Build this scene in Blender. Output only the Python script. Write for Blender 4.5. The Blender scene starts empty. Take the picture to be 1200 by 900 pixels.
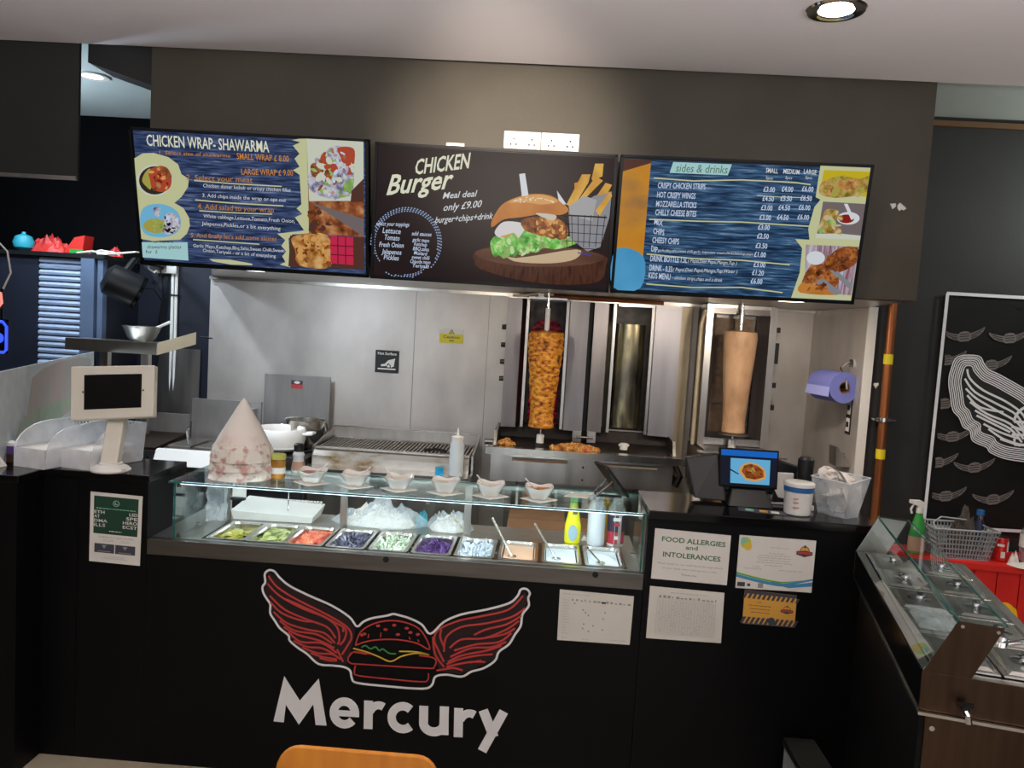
import bpy, bmesh, math, random
from math import sin, cos, pi, radians
from mathutils import Vector, Matrix, noise

sc = bpy.context.scene
COL = sc.collection
random.seed(7)

# ------------------------------------------------------------------ camera
cam = bpy.data.objects.new('camera', bpy.data.cameras.new('camera'))
COL.objects.link(cam)
cam.data.sensor_width = 36.0
cam.data.lens = 36.0 * 920 / 1200
cam.data.clip_start = 0.05
r_, d_, f_ = (Vector((0.99717799, 0.04624476, 0.05913943)), Vector((0.06238861, -0.0722976, -0.99542992)),
              Vector((-0.04175778, 0.99631043, -0.07497873)))
cam.matrix_world = Matrix(((r_.x, -d_.x, -f_.x, 0.0), (r_.y, -d_.y, -f_.y, -2.8), (r_.z, -d_.z, -f_.z, 1.735), (0, 0, 0, 1)))
sc.camera = cam

# ------------------------------------------------------------------ view, world, large lights
sc.view_settings.view_transform = 'Standard'
sc.view_settings.look = 'None'
sc.view_settings.exposure = 0.0
sc.view_settings.gamma = 1.0
sc.view_settings.use_curve_mapping = False
world = bpy.data.worlds.new('world')
sc.world = world
world.use_nodes = True
world.node_tree.nodes['Background'].inputs[0].default_value = (0.5, 0.55, 0.62, 1)
world.node_tree.nodes['Background'].inputs[1].default_value = 0.08

def lamp(kind, name, loc, energy, color=(1, 1, 1), size=0.1, size_y=None, target=None, spot=None, blend=0.6):
    l = bpy.data.lights.new(name, kind)
    l.energy = energy
    l.color = color
    if kind == 'AREA':
        l.size = size
        if size_y:
            l.shape = 'RECTANGLE'; l.size_y = size_y
    else:
        l.shadow_soft_size = size
    if kind == 'SPOT':
        l.spot_size = spot; l.spot_blend = blend
    o = bpy.data.objects.new(name, l)
    o.location = loc
    COL.objects.link(o)
    if target is not None:
        o.rotation_euler = (Vector(target) - Vector(loc)).to_track_quat('-Z', 'Y').to_euler()
    return o

WARM, COOL, NEUT = (1.0, 0.87, 0.74), (0.78, 0.88, 1.0), (1.0, 0.95, 0.9)
# added cool fill from behind the camera; no window is built there
lamp('AREA', 'rear_fill', (0.3, -6.3, 1.7), 55, (0.92, 0.94, 1.0), 4.6, 2.3, (0.3, 0, 1.8))
# added upward fill strip above the view, washing the ceiling; no fixture
lamp('AREA', 'ceiling_fill', (0.0, -1.7, 2.2), 80, (1.0, 0.96, 0.98), 5.0, 0.25, (0.0, -1.6, 2.8))
# built downlight first; the rest are added beams without fixtures, second aimed at bulkhead
DOWN_AND_FILL = [(0.852, -0.172), (-0.25, -1.60), (-2.0, -1.2), (-0.75, -1.9), (0.852, -1.9), (2.2, -1.3), (0.0, -3.6), (1.6, -3.8), (-1.6, -3.8)]

# ------------------------------------------------------------------ materials
def lin(h):
    h = h.lstrip('#')
    c = [int(h[i:i + 2], 16) / 255 for i in (0, 2, 4)]
    return tuple(x / 12.92 if x <= 0.04045 else ((x + 0.055) / 1.055) ** 2.4 for x in c) + (1.0,)

MATS = {}
def mat(name, cols, rough=0.5, metal=0.0, scale=8.0, stretch=(1, 1, 1), detail=4.0, bump=0.0, emit=0.0, trans=0.0, ior=1.45,
        alpha=1.0, coat=0.0, rvar=0.0, sss=0.0, lo=0.3, hi=0.7, spec=None, dist=0.0, bscale=None):
    """cols: one hex or a list of hexes blended by a noise field"""
    m = bpy.data.materials.new(name)
    m.use_nodes = True
    nt = m.node_tree; N = nt.nodes; L = nt.links
    bs = N['Principled BSDF']
    if isinstance(cols, str):
        cols = [cols]
    tc = N.new('ShaderNodeTexCoord'); mp = N.new('ShaderNodeMapping')
    mp.inputs['Scale'].default_value = stretch
    L.new(tc.outputs['Object'], mp.inputs['Vector'])
    nz = N.new('ShaderNodeTexNoise'); nz.inputs['Scale'].default_value = scale
    nz.inputs['Detail'].default_value = detail
    nz.inputs['Distortion'].default_value = dist
    L.new(mp.outputs['Vector'], nz.inputs['Vector'])
    src = None
    if len(cols) > 1:
        cr = N.new('ShaderNodeValToRGB')
        el = cr.color_ramp.elements
        while len(el) < len(cols): el.new(0.5)
        for i, c in enumerate(cols):
            el[i].position = lo + (hi - lo) * i / (len(cols) - 1); el[i].color = lin(c)
        L.new(nz.outputs['Fac'], cr.inputs['Fac'])
        src = cr.outputs['Color']
    if emit:
        bs.inputs['Base Color'].default_value = (0, 0, 0, 1)
        bs.inputs['Specular IOR Level'].default_value = 0.1
        bs.inputs['Emission Strength'].default_value = emit
        if src: L.new(src, bs.inputs['Emission Color'])
        else: bs.inputs['Emission Color'].default_value = lin(cols[0])
    else:
        if src: L.new(src, bs.inputs['Base Color'])
        else: bs.inputs['Base Color'].default_value = lin(cols[0])
    bs.inputs['Roughness'].default_value = rough
    bs.inputs['Metallic'].default_value = metal
    bs.inputs['IOR'].default_value = ior
    bs.inputs['Transmission Weight'].default_value = trans
    bs.inputs['Alpha'].default_value = alpha
    bs.inputs['Coat Weight'].default_value = coat
    if sss:
        bs.inputs['Subsurface Weight'].default_value = sss
        bs.inputs['Subsurface Radius'].default_value = (0.01, 0.006, 0.004)
    if spec is not None: bs.inputs['Specular IOR Level'].default_value = spec
    if rvar:
        mr = N.new('ShaderNodeMapRange')
        mr.inputs['To Min'].default_value = max(0.02, rough - rvar); mr.inputs['To Max'].default_value = rough + rvar
        L.new(nz.outputs['Fac'], mr.inputs['Value']); L.new(mr.outputs['Result'], bs.inputs['Roughness'])
    if bump:
        bp = N.new('ShaderNodeBump'); bp.inputs['Strength'].default_value = bump; bp.inputs['Distance'].default_value = 0.01
        src2 = nz
        if bscale:
            src2 = N.new('ShaderNodeTexNoise'); src2.inputs['Scale'].default_value = bscale
            L.new(mp.outputs['Vector'], src2.inputs['Vector'])
        L.new(src2.outputs['Fac'], bp.inputs['Height']); L.new(bp.outputs['Normal'], bs.inputs['Normal'])
    MATS[name] = m
    return m

def glass(name, tint, rough=0.0, mixw=0.1):
    """thin pane: mostly clear with a fresnel reflection"""
    m = bpy.data.materials.new(name); m.use_nodes = True
    nt = m.node_tree; N = nt.nodes; L = nt.links
    N.remove(N['Principled BSDF'])
    out = N['Material Output']
    tr = N.new('ShaderNodeBsdfTransparent'); tr.inputs[0].default_value = tint
    gl = N.new('ShaderNodeBsdfGlossy'); gl.inputs['Roughness'].default_value = rough; gl.inputs[0].default_value = (0.9, 0.95, 0.95, 1)
    lw = N.new('ShaderNodeLayerWeight'); lw.inputs['Blend'].default_value = 0.25
    mr = N.new('ShaderNodeMapRange'); mr.inputs['To Min'].default_value = 0.02; mr.inputs['To Max'].default_value = 0.02 + mixw
    L.new(lw.outputs['Fresnel'], mr.inputs['Value'])
    mx = N.new('ShaderNodeMixShader')
    L.new(mr.outputs['Result'], mx.inputs[0]); L.new(tr.outputs[0], mx.inputs[1]); L.new(gl.outputs[0], mx.inputs[2])
    L.new(mx.outputs[0], out.inputs['Surface'])
    MATS[name] = m
    return m

def film(name, color, dens, rough=0.35):
    """translucent plastic film or frosted acrylic"""
    m = bpy.data.materials.new(name); m.use_nodes = True
    nt = m.node_tree; N = nt.nodes; L = nt.links
    bs = N['Principled BSDF']; out = N['Material Output']
    bs.inputs['Base Color'].default_value = lin(color); bs.inputs['Roughness'].default_value = rough
    tr = N.new('ShaderNodeBsdfTransparent')
    tc = N.new('ShaderNodeTexCoord'); nz = N.new('ShaderNodeTexNoise'); nz.inputs['Scale'].default_value = 14
    L.new(tc.outputs['Object'], nz.inputs['Vector'])
    mr = N.new('ShaderNodeMapRange'); mr.inputs['To Min'].default_value = max(0, dens - 0.2); mr.inputs['To Max'].default_value = min(1, dens + 0.2)
    L.new(nz.outputs['Fac'], mr.inputs['Value'])
    mx = N.new('ShaderNodeMixShader')
    L.new(mr.outputs['Result'], mx.inputs[0]); L.new(tr.outputs[0], mx.inputs[1]); L.new(bs.outputs[0], mx.inputs[2])
    L.new(mx.outputs[0], out.inputs['Surface'])
    MATS[name] = m
    return m

mat('paint_dark', ['#3c372c', '#474136'], 0.62, scale=3, bump=0.05, bscale=60)
mat('paint_black', ['#1d1d1c', '#252523'], 0.6, scale=3, bump=0.04, bscale=60)
mat('jet_black', ['#020203', '#030304'], 0.8, scale=3, spec=0.08)
mat('paint_navy', ['#10131c', '#191e2c'], 0.5, scale=3)
mat('ceiling_white', ['#ddd6d7', '#e1dadb'], 0.85, scale=2, bump=0.03, bscale=90)
mat('ceiling_green', ['#b4bfb9', '#bdc8c2'], 0.8, scale=2)
mat('floor_stone', ['#8f8673', '#a39a86'], 0.55, scale=5, bump=0.05)
mat('brick_wall', ['#6a6560', '#7a746d'], 0.8, scale=3)
mat('steel', ['#a8a49e', '#bfbab3'], 0.34, 1.0, scale=2.2, stretch=(7, 7, 0.7), rvar=0.08, bump=0.02, detail=6)
mat('steel_wing', ['#8b8789', '#9a9698'], 0.4, 0.9, scale=2.5, stretch=(7, 7, 0.7), rvar=0.06)
mat('steel_mid', ['#8d8a87', '#9d9a96'], 0.45, 0.6, scale=3, stretch=(6, 6, 1), rvar=0.06)
mat('steel_wall', ['#aaa49e', '#c6c0b9'], 0.5, 0.5, scale=2.4, stretch=(1.4, 1.4, 0.8), rvar=0.1, detail=8, lo=0.35, hi=0.65)
mat('steel_dark', ['#6b6864', '#807c77'], 0.38, 1.0, scale=3, stretch=(1, 1, 10), rvar=0.08)
mat('steel_bright', ['#cfccc6', '#dedbd5'], 0.22, 1.0, scale=4, stretch=(8, 1, 1), rvar=0.05)
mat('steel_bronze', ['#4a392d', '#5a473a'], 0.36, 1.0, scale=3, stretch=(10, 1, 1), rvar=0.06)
mat('chrome', '#dcdcdc', 0.08, 1.0)
mat('laminate_black', ['#050506', '#08080a'], 0.45, scale=4, spec=0.2)
mat('gloss_black', '#0c0c0d', 0.12, spec=0.5)
mat('plastic_black', '#131314', 0.4)
mat('bezel_black', '#060607', 0.45, spec=0.2)
mat('rubber_black', '#0d0d0d', 0.6)
mat('cast_iron', ['#1c1815', '#2c2520'], 0.6, 0.5, scale=20)
mat('grate_iron', ['#8d8378', '#b5ab9e'], 0.45, 0.9, scale=20)
mat('greasy_steel', ['#5b3a1e', '#9b8a72', '#b9b2a8', '#c4beb5'], 0.42, 0.7, scale=7, stretch=(1, 1, 2), lo=0.25, hi=0.55)
mat('white_plastic', '#d8d6cf', 0.4, coat=0.1)
mat('cream_plastic', '#cdc9bb', 0.4)
mat('white_matte', '#d6d3cc', 0.7)
mat('paper_white', ['#d2cec6', '#d9d5cd'], 0.7, scale=6)
mat('paper_warm', ['#c9c5ba', '#d2cec4'], 0.75, scale=6)
mat('porcelain', '#dedbd4', 0.18, coat=0.3)
mat('copper', ['#8a5030', '#a96a40'], 0.4, 0.8, scale=6, stretch=(1, 1, 0.3))
mat('brown_batten', ['#5a4026', '#6a4c2e'], 0.6, scale=10, stretch=(0.2, 1, 1))
mat('yellow_tape', '#d6c11c', 0.5)
mat('yellow_plastic', '#e0b016', 0.4)
mat('red_paint', ['#c81c16', '#d8261d'], 0.5, scale=6, stretch=(1, 1, 0.3))
mat('ply_orange', ['#bb711c', '#cf8729'], 0.45, scale=5, stretch=(6, 1, 0.6))
mat('chicken_doner', ['#3a1706', '#a55c14', '#d48a22', '#e0a53c'], 0.5, scale=34, stretch=(1, 1, 1.7), bump=0.6, lo=0.3, hi=0.66, sss=0.05)
mat('chicken_scraps', ['#6b3412', '#b87c34', '#d9b069'], 0.5, scale=40, bump=0.4)
mat('beef_doner', ['#a07a58', '#c09874', '#cba684'], 0.5, scale=9, stretch=(1, 1, 0.5), bump=0.2, bscale=60, sss=0.05)
mat('burner_red', ['#2a0408', '#6b0d1c', '#e0284a'], emit=0.35, scale=26, stretch=(1, 1, 1.5), lo=0.35, hi=0.72)
mat('burner_dark', ['#141210', '#2a2622', '#3b352f'], 0.4, 0.5, scale=18)
mat('heat_glass', ['#23231f', '#5e5b50', '#8d8466', '#3e3d39'], 0.25, 0.8, scale=6, stretch=(1.6, 1, 0.5), lo=0.3, hi=0.72)  # yellowish noise stands in for reflections on the heat shield
mat('ceramic_brown', ['#6a5644', '#86705a'], 0.7, scale=30, bump=0.3)
mat('gasket_tan', ['#a8997e', '#bcae92'], 0.45, 0.3, scale=5)
mat('bread_white', ['#d6cfc2', '#e0dacd'], 0.7, scale=20)
mat('liner_paper', ['#bd968b', '#cdb3a8', '#d6cfc4', '#d9d3c8'], 0.7, scale=30, lo=0.38, hi=0.56, detail=2)
mat('liner_plain', ['#d2b8ae', '#dbd0c6', '#ddd6cc'], 0.65, scale=9, lo=0.32, hi=0.5)
mat('blue_roll', '#6f74b8', 0.8)
mat('blue_roll_light', '#9a9fdc', 0.8)
mat('cardboard', ['#6b4a30', '#7d593b'], 0.8, scale=8)
mat('blue_lid', '#27609c', 0.4)
mat('teal', '#2a8fa0', 0.5)
mat('red_plastic', '#c0251c', 0.5)
mat('red_bag', ['#8f1512', '#c42a22'], 0.5, scale=10)
mat('green_plastic', '#2f8a3a', 0.4)
mat('green_cap', '#35b04a', 0.4)
mat('yellow_sauce', '#e6e01a', 0.4)
mat('clear_white', '#dfe3e6', 0.35, alpha=0.85)
mat('oil_white', '#cfd6d6', 0.25, trans=0.25)
mat('gray_blue_label', '#9ab4bd', 0.5)
mat('red_label', '#b3283a', 0.5)
mat('purple_label', '#2c1f38', 0.5)
mat('amber', ['#8a5a1c', '#b98532'], 0.25, scale=20)
mat('lid_green', '#b6ba5a', 0.4)
mat('spice_pink', '#b88f7c', 0.7)
mat('cola_red', '#c3241f', 0.3, 0.3)
mat('cyan_glow', '#2a9bd0', 0.3)
mat('crate_grey', ['#8a8f92', '#9aa0a2'], 0.5, scale=10)
mat('grey_cloth', ['#3b3733', '#595046'], 0.9, scale=20)
mat('navy_plastic', '#1b2340', 0.4)
mat('cable_white', '#c6c0b4', 0.5)
mat('purple_box', '#5a3f80', 0.5)
mat('brown_box', '#4a3324', 0.6)
mat('lamp_glow', '#fff0d8', emit=9.0)
mat('lamp_glow_cool', '#e8f1ff', emit=9.0)
mat('led_glow', '#e4efff', emit=5.0)
mat('sign_blue', '#3a55ff', emit=1.5)
mat('sign_pink', '#ff9a8a', emit=1.0)
glass('pane', (0.94, 0.98, 0.97, 1), 0.0, 0.35)
glass('pane_top', (0.88, 0.95, 0.93, 1), 0.01, 0.6)
mat('glass_edge', '#2d6f66', 0.1, trans=0.3)
film('plastic_film', '#dfe6ea', 0.3)
film('plastic_tub', '#eceff2', 0.45, 0.3)
film('frosted', '#d3d8d4', 0.85, 0.3)
film('bain_guard', '#8aa09a', 0.08, 0.1)
# foods
mat('pickle_green', ['#5e6420', '#98923a', '#b8ae58'], 0.3, scale=30)
mat('cucumber', ['#4c5a2a', '#9da35f', '#c2c398'], 0.35, scale=22)
mat('tomato_dice', ['#a83a34', '#c9664a', '#d98a64'], 0.3, scale=30)
mat('slaw_dark', ['#1c1c2c', '#5d5c74', '#bdbac8'], 0.4, scale=24)
mat('lettuce_shred', ['#a3b58f', '#d3dcc8', '#e3e8de'], 0.4, scale=22)
mat('red_cabbage', ['#35214c', '#5f4180', '#84649f'], 0.4, scale=22)
mat('onion_white', ['#c3cdd6', '#dfe6ec'], 0.35, scale=22)
mat('sauce_peach', '#d8ad8d', 0.25)
mat('sauce_white', '#d3dde4', 0.25)
mat('sauce_cream', '#d6cdbc', 0.3)
mat('sauce_red', ['#6e2a18', '#97452a'], 0.3, scale=50)
# print inks (reflective)
for n_, c_ in dict(ink_black='#1b1b1b', ink_grey='#8c8a86', ink_light='#b4b1ac', ink_green='#3f6b46', ink_darkgreen='#173b2a', ink_white='#d6d4ce',
                   ink_red='#b53a36', ink_wingred='#8e2f30', ink_yellow='#d3b03a', ink_lime='#a9c23f', ink_blue='#3f86ad', ink_teal='#7fb8a0',
                   ink_orange='#cf9a3f', ink_maroon='#5a2b2b', ink_caution='#cdbd2c', ink_lettergrey='#dededf', ink_emblem='#6f6864', ink_burgergreen='#3f8f4a',
                   ink_slate='#3c3e48', maroonfill='#1d0a0b').items():
    mat(n_, c_, 0.6)
mat('poster_vinyl', ['#121212', '#191918'], 0.35, scale=4, bump=0.35, bscale=5)
# screen colours (self-lit)
SE = 0.8
for n_, c_ in dict(cream='#c8ca9c', creamtext='#e4e6cc', plate='#cfd3c2', dark='#332a22', yellowveg='#a9a24c', tomato='#b04a30', plateblue='#72b8dc',
                   tag='#a9d4d6', orange='#cf8636', white='#d8dde2', greybrown='#75696a', brown='#55342a', redcloth='#c72a4c', darkred='#6d1230',
                   dots='#9fb6de', bluewhite='#c9d6ee', bun2='#cdb491', egg='#d9d6d6', cheese='#c9a04a', bunlight='#d9a05a', sesame='#e8d9b8',
                   cheese2='#cfc5b5', paper='#8f9096', paper2='#a9a8aa', wire='#10131a', wireblue='#2d46a8', greentext='#5f7f6a', yellowbg='#c9b318',
                   sauce='#8d1a14', steelgrey='#85888e', screen_black='#050506', ui_blue='#1767c9', ui_dark='#161a2c', sky_blue='#69b4e0', paleleaf='#bfe0a0').items():
    mat(n_, c_, emit=SE)
mat('burgerbg', ['#1c1214', '#2c1d1e'], emit=SE, scale=2)
mat('board', ['#10182b', '#28365a', '#44557c', '#7f8dac'], emit=SE, scale=9, stretch=(1.2, 1, 16), lo=0.3, hi=0.75)
mat('boardblue', ['#0c1a30', '#1f3c5c', '#3d6288', '#7f9ab5'], emit=SE, scale=9, stretch=(1.2, 1, 16), lo=0.3, hi=0.75)
mat('meat', ['#4a2416', '#95532f', '#c98f5e'], emit=SE, scale=26)
mat('slaw', ['#2b3350', '#9b96b0', '#cfcfd8', '#8a6a5a'], emit=SE, scale=30)
mat('greens', ['#5f8f3e', '#a9c878'], emit=SE, scale=30)
mat('chicken', ['#6b3a1c', '#c08645', '#dcb478'], emit=SE, scale=30)
mat('lettuce', ['#2f7f2a', '#6cc24c', '#bfe690'], emit=SE, scale=36)
mat('crispy', ['#4a2008', '#8a4a18', '#b9742c'], emit=SE, scale=42)
mat('bun', ['#a75c22', '#cf8a3e'], emit=SE, scale=7)
mat('wooddark', ['#2a1412', '#54301f', '#3a201a'], emit=SE, scale=18, stretch=(3, 1, 0.6))
mat('wood', ['#4a2c22', '#6f4a38'], emit=SE, scale=8, stretch=(0.5, 1, 3))
mat('chip', ['#c98a2c', '#e0b250'], emit=SE, scale=16)
mat('blurorange', ['#8f6a48', '#c98a2c', '#c77a12'], emit=SE, scale=3, stretch=(1, 1, 2))
mat('blurblue', ['#3f8fc0', '#5fb0dc'], emit=SE, scale=3)
mat('nuggets', ['#6f5a1c', '#a98a3c', '#c9b070'], emit=SE, scale=34)
mat('cloth', ['#7a2a3a', '#c9c9d8'], emit=SE, scale=20, stretch=(5, 1, 0.4))
mat('wings', ['#3f1a08', '#8f4a20', '#c07a3c'], emit=SE, scale=30)

# ------------------------------------------------------------------ mesh helpers
class MB:
    def __init__(s):
        s.v = []; s.f = []; s.m = []; s.cur = None
    def use(s, m):
        s.cur = m; return s
    def add(s, vs, fs, m=None, T=None):
        b = len(s.v)
        s.v += [tuple(T @ Vector(p)) if T is not None else tuple(p) for p in vs]
        s.f += [tuple(i + b for i in f) for f in fs]
        s.m += [m or s.cur] * len(fs)
        return s
    def box(s, x0, x1, y0, y1, z0, z1, m=None, T=None):
        v = [(x, y, z) for x in (x0, x1) for y in (y0, y1) for z in (z0, z1)]
        return s.add(v, [(0, 1, 3, 2), (4, 6, 7, 5), (0, 4, 5, 1), (2, 3, 7, 6), (0, 2, 6, 4), (1, 5, 7, 3)], m, T)
    def hexa(s, bot, top, m=None):
        n = len(bot)
        fs = [tuple(range(n))[::-1], tuple(range(n, 2 * n))] + [(i, (i + 1) % n, n + (i + 1) % n, n + i) for i in range(n)]
        return s.add(list(bot) + list(top), fs, m)
    def prism(s, pts, d, m=None, T=None):
        """pts: 3d polygon, d: extrusion vector"""
        n = len(pts); d = Vector(d)
        return s.add(list(pts) + [tuple(Vector(p) + d) for p in pts],
                     [tuple(range(n)), tuple(range(n, 2 * n))[::-1]] + [(i, (i + 1) % n, n + (i + 1) % n, n + i)[::-1] for i in range(n)], m, T)
    def lathe(s, prof, c=(0, 0, 0), n=24, m=None, T=None, cap=True, sx=1, sy=1, wob=None):
        v = []; fs = []
        for k, (r, z) in enumerate(prof):
            for i in range(n):
                a = 2 * pi * i / n
                w = 1 + (wob(a, z) if wob else 0)
                v.append((c[0] + r * cos(a) * sx * w, c[1] + r * sin(a) * sy * w, c[2] + z))
        for k in range(len(prof) - 1):
            for i in range(n):
                j = (i + 1) % n
                fs.append((k * n + i, k * n + j, (k + 1) * n + j, (k + 1) * n + i))
        if cap:
            if prof[0][0] > 1e-5: fs.append(tuple(range(n))[::-1])
            if prof[-1][0] > 1e-5: fs.append(tuple(range((len(prof) - 1) * n, len(prof) * n)))
        return s.add(v, fs, m, T)
    def tube(s, pts, r, n=8, m=None, cap=True):
        pts = [Vector(p) for p in pts]
        rr = r if isinstance(r, (list, tuple)) else [r] * len(pts)
        v = []; fs = []
        t = (pts[1] - pts[0]).normalized()
        u = t.orthogonal().normalized()
        for k, p in enumerate(pts):
            t = (pts[min(k + 1, len(pts) - 1)] - pts[max(k - 1, 0)]).normalized()
            u = (u - t * u.dot(t))
            u = u.normalized() if u.length > 1e-6 else t.orthogonal().normalized()
            w = t.cross(u)
            for i in range(n):
                a = 2 * pi * i / n
                v.append(tuple(p + (u * cos(a) + w * sin(a)) * rr[k]))
        for k in range(len(pts) - 1):
            for i in range(n):
                j = (i + 1) % n
                fs.append((k * n + i, k * n + j, (k + 1) * n + j, (k + 1) * n + i))
        if cap:
            fs.append(tuple(range(n))[::-1]); fs.append(tuple(range((len(pts) - 1) * n, len(pts) * n)))
        return s.add(v, fs, m)
    def grid(s, fn, nu, nv, m=None):
        v = [fn(i / nu, j / nv) for j in range(nv + 1) for i in range(nu + 1)]
        fs = [(j * (nu + 1) + i, j * (nu + 1) + i + 1, (j + 1) * (nu + 1) + i + 1, (j + 1) * (nu + 1) + i) for j in range(nv) for i in range(nu)]
        return s.add(v, fs, m)
    def build(s, name, parent=None, m=None, smooth=False, bevel=0.0, local=False, solid=0.0, sub=0, origin=None):
        me = bpy.data.meshes.new(name)
        o = bpy.data.objects.new(name, me)
        COL.objects.link(o)
        if parent is not None:
            o.parent = parent
            off = Vector((0, 0, 0)) if local else rootloc(parent)
        else:
            if origin is None and not local:
                xs = [p[0] for p in s.v]; ys = [p[1] for p in s.v]; zs = [p[2] for p in s.v]
                origin = ((min(xs) + max(xs)) / 2, (min(ys) + max(ys)) / 2, min(zs))
            off = Vector(origin or (0, 0, 0)); o.location = off
        me.from_pydata([tuple(Vector(p) - off) for p in s.v], [], s.f)
        names = []
        for x in s.m:
            x = x or m
            if x not in names: names.append(x)
        for x in names: me.materials.append(MATS[x])
        if len(names) > 1:
            me.polygons.foreach_set('material_index', [names.index(x or m) for x in s.m])
        if smooth:
            me.polygons.foreach_set('use_smooth', [True] * len(me.polygons))
            me.set_sharp_from_angle(angle=radians(38))
        me.update()
        if solid:
            md = o.modifiers.new('solid', 'SOLIDIFY'); md.thickness = solid; md.offset = 0
        if sub:
            md = o.modifiers.new('sub', 'SUBSURF'); md.levels = sub; md.render_levels = sub
        if bevel:
            md = o.modifiers.new('bevel', 'BEVEL'); md.width = bevel; md.segments = 2; md.limit_method = 'ANGLE'
        return o

def rootloc(o):
    v = Vector(o.location)
    while o.parent is not None:
        o = o.parent; v += Vector(o.location)
    return v

def tag(o, label=None, cat=None, group=None, kind=None):
    if label: o['label'] = label
    if cat: o['category'] = cat
    if group: o['group'] = group
    if kind: o['kind'] = kind
    return o

def thing(name, loc, label, cat, group=None, rotz=0.0):
    o = bpy.data.objects.new(name, None)
    o.empty_display_size = 0.05
    o.location = loc
    o.rotation_euler = (0, 0, rotz)
    COL.objects.link(o)
    return tag(o, label, cat, group)

def struct(o):
    o['kind'] = 'structure'; return o

KIDS = {}
def copy_tree(o, parent=None):
    c = o.copy(); COL.objects.link(c)
    if parent is not None: c.parent = parent
    for ch in list(o.children):
        copy_tree(ch, c)
    return c

TXT = {}
def text_geo(t, bold):
    k = (t, bold)
    if k not in TXT:
        cu = bpy.data.curves.new('lettering', 'FONT')
        cu.body = t; cu.size = 1.0; cu.resolution_u = 2; cu.offset = bold
        ob = bpy.data.objects.new('lettering', cu)
        me = ob.to_mesh()
        vs = [tuple(v.co) for v in me.vertices]; fs = [tuple(p.vertices) for p in me.polygons]
        ob.to_mesh_clear()
        bpy.data.objects.remove(ob); bpy.data.curves.remove(cu)
        TXT[k] = (vs, fs)
    return TXT[k]

def rounded(P, close, k=4):
    if len(P) < 3: return P
    n = len(P); out = []
    g = (lambda i: P[i % n]) if close else (lambda i: P[max(0, min(n - 1, i))])
    for i in range(n if close else n - 1):
        p0, p1, p2, p3 = g(i - 1), g(i), g(i + 1), g(i + 2)
        for j in range(k):
            t = j / k
            out.append(tuple(.5 * (2 * b + (c - a) * t + (2 * a - 5 * b + 4 * c - d) * t * t + (3 * b - a - 3 * c + d) * t ** 3) for a, b, c, d in zip(p0, p1, p2, p3)))
    if not close: out.append(P[-1])
    return out

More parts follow.
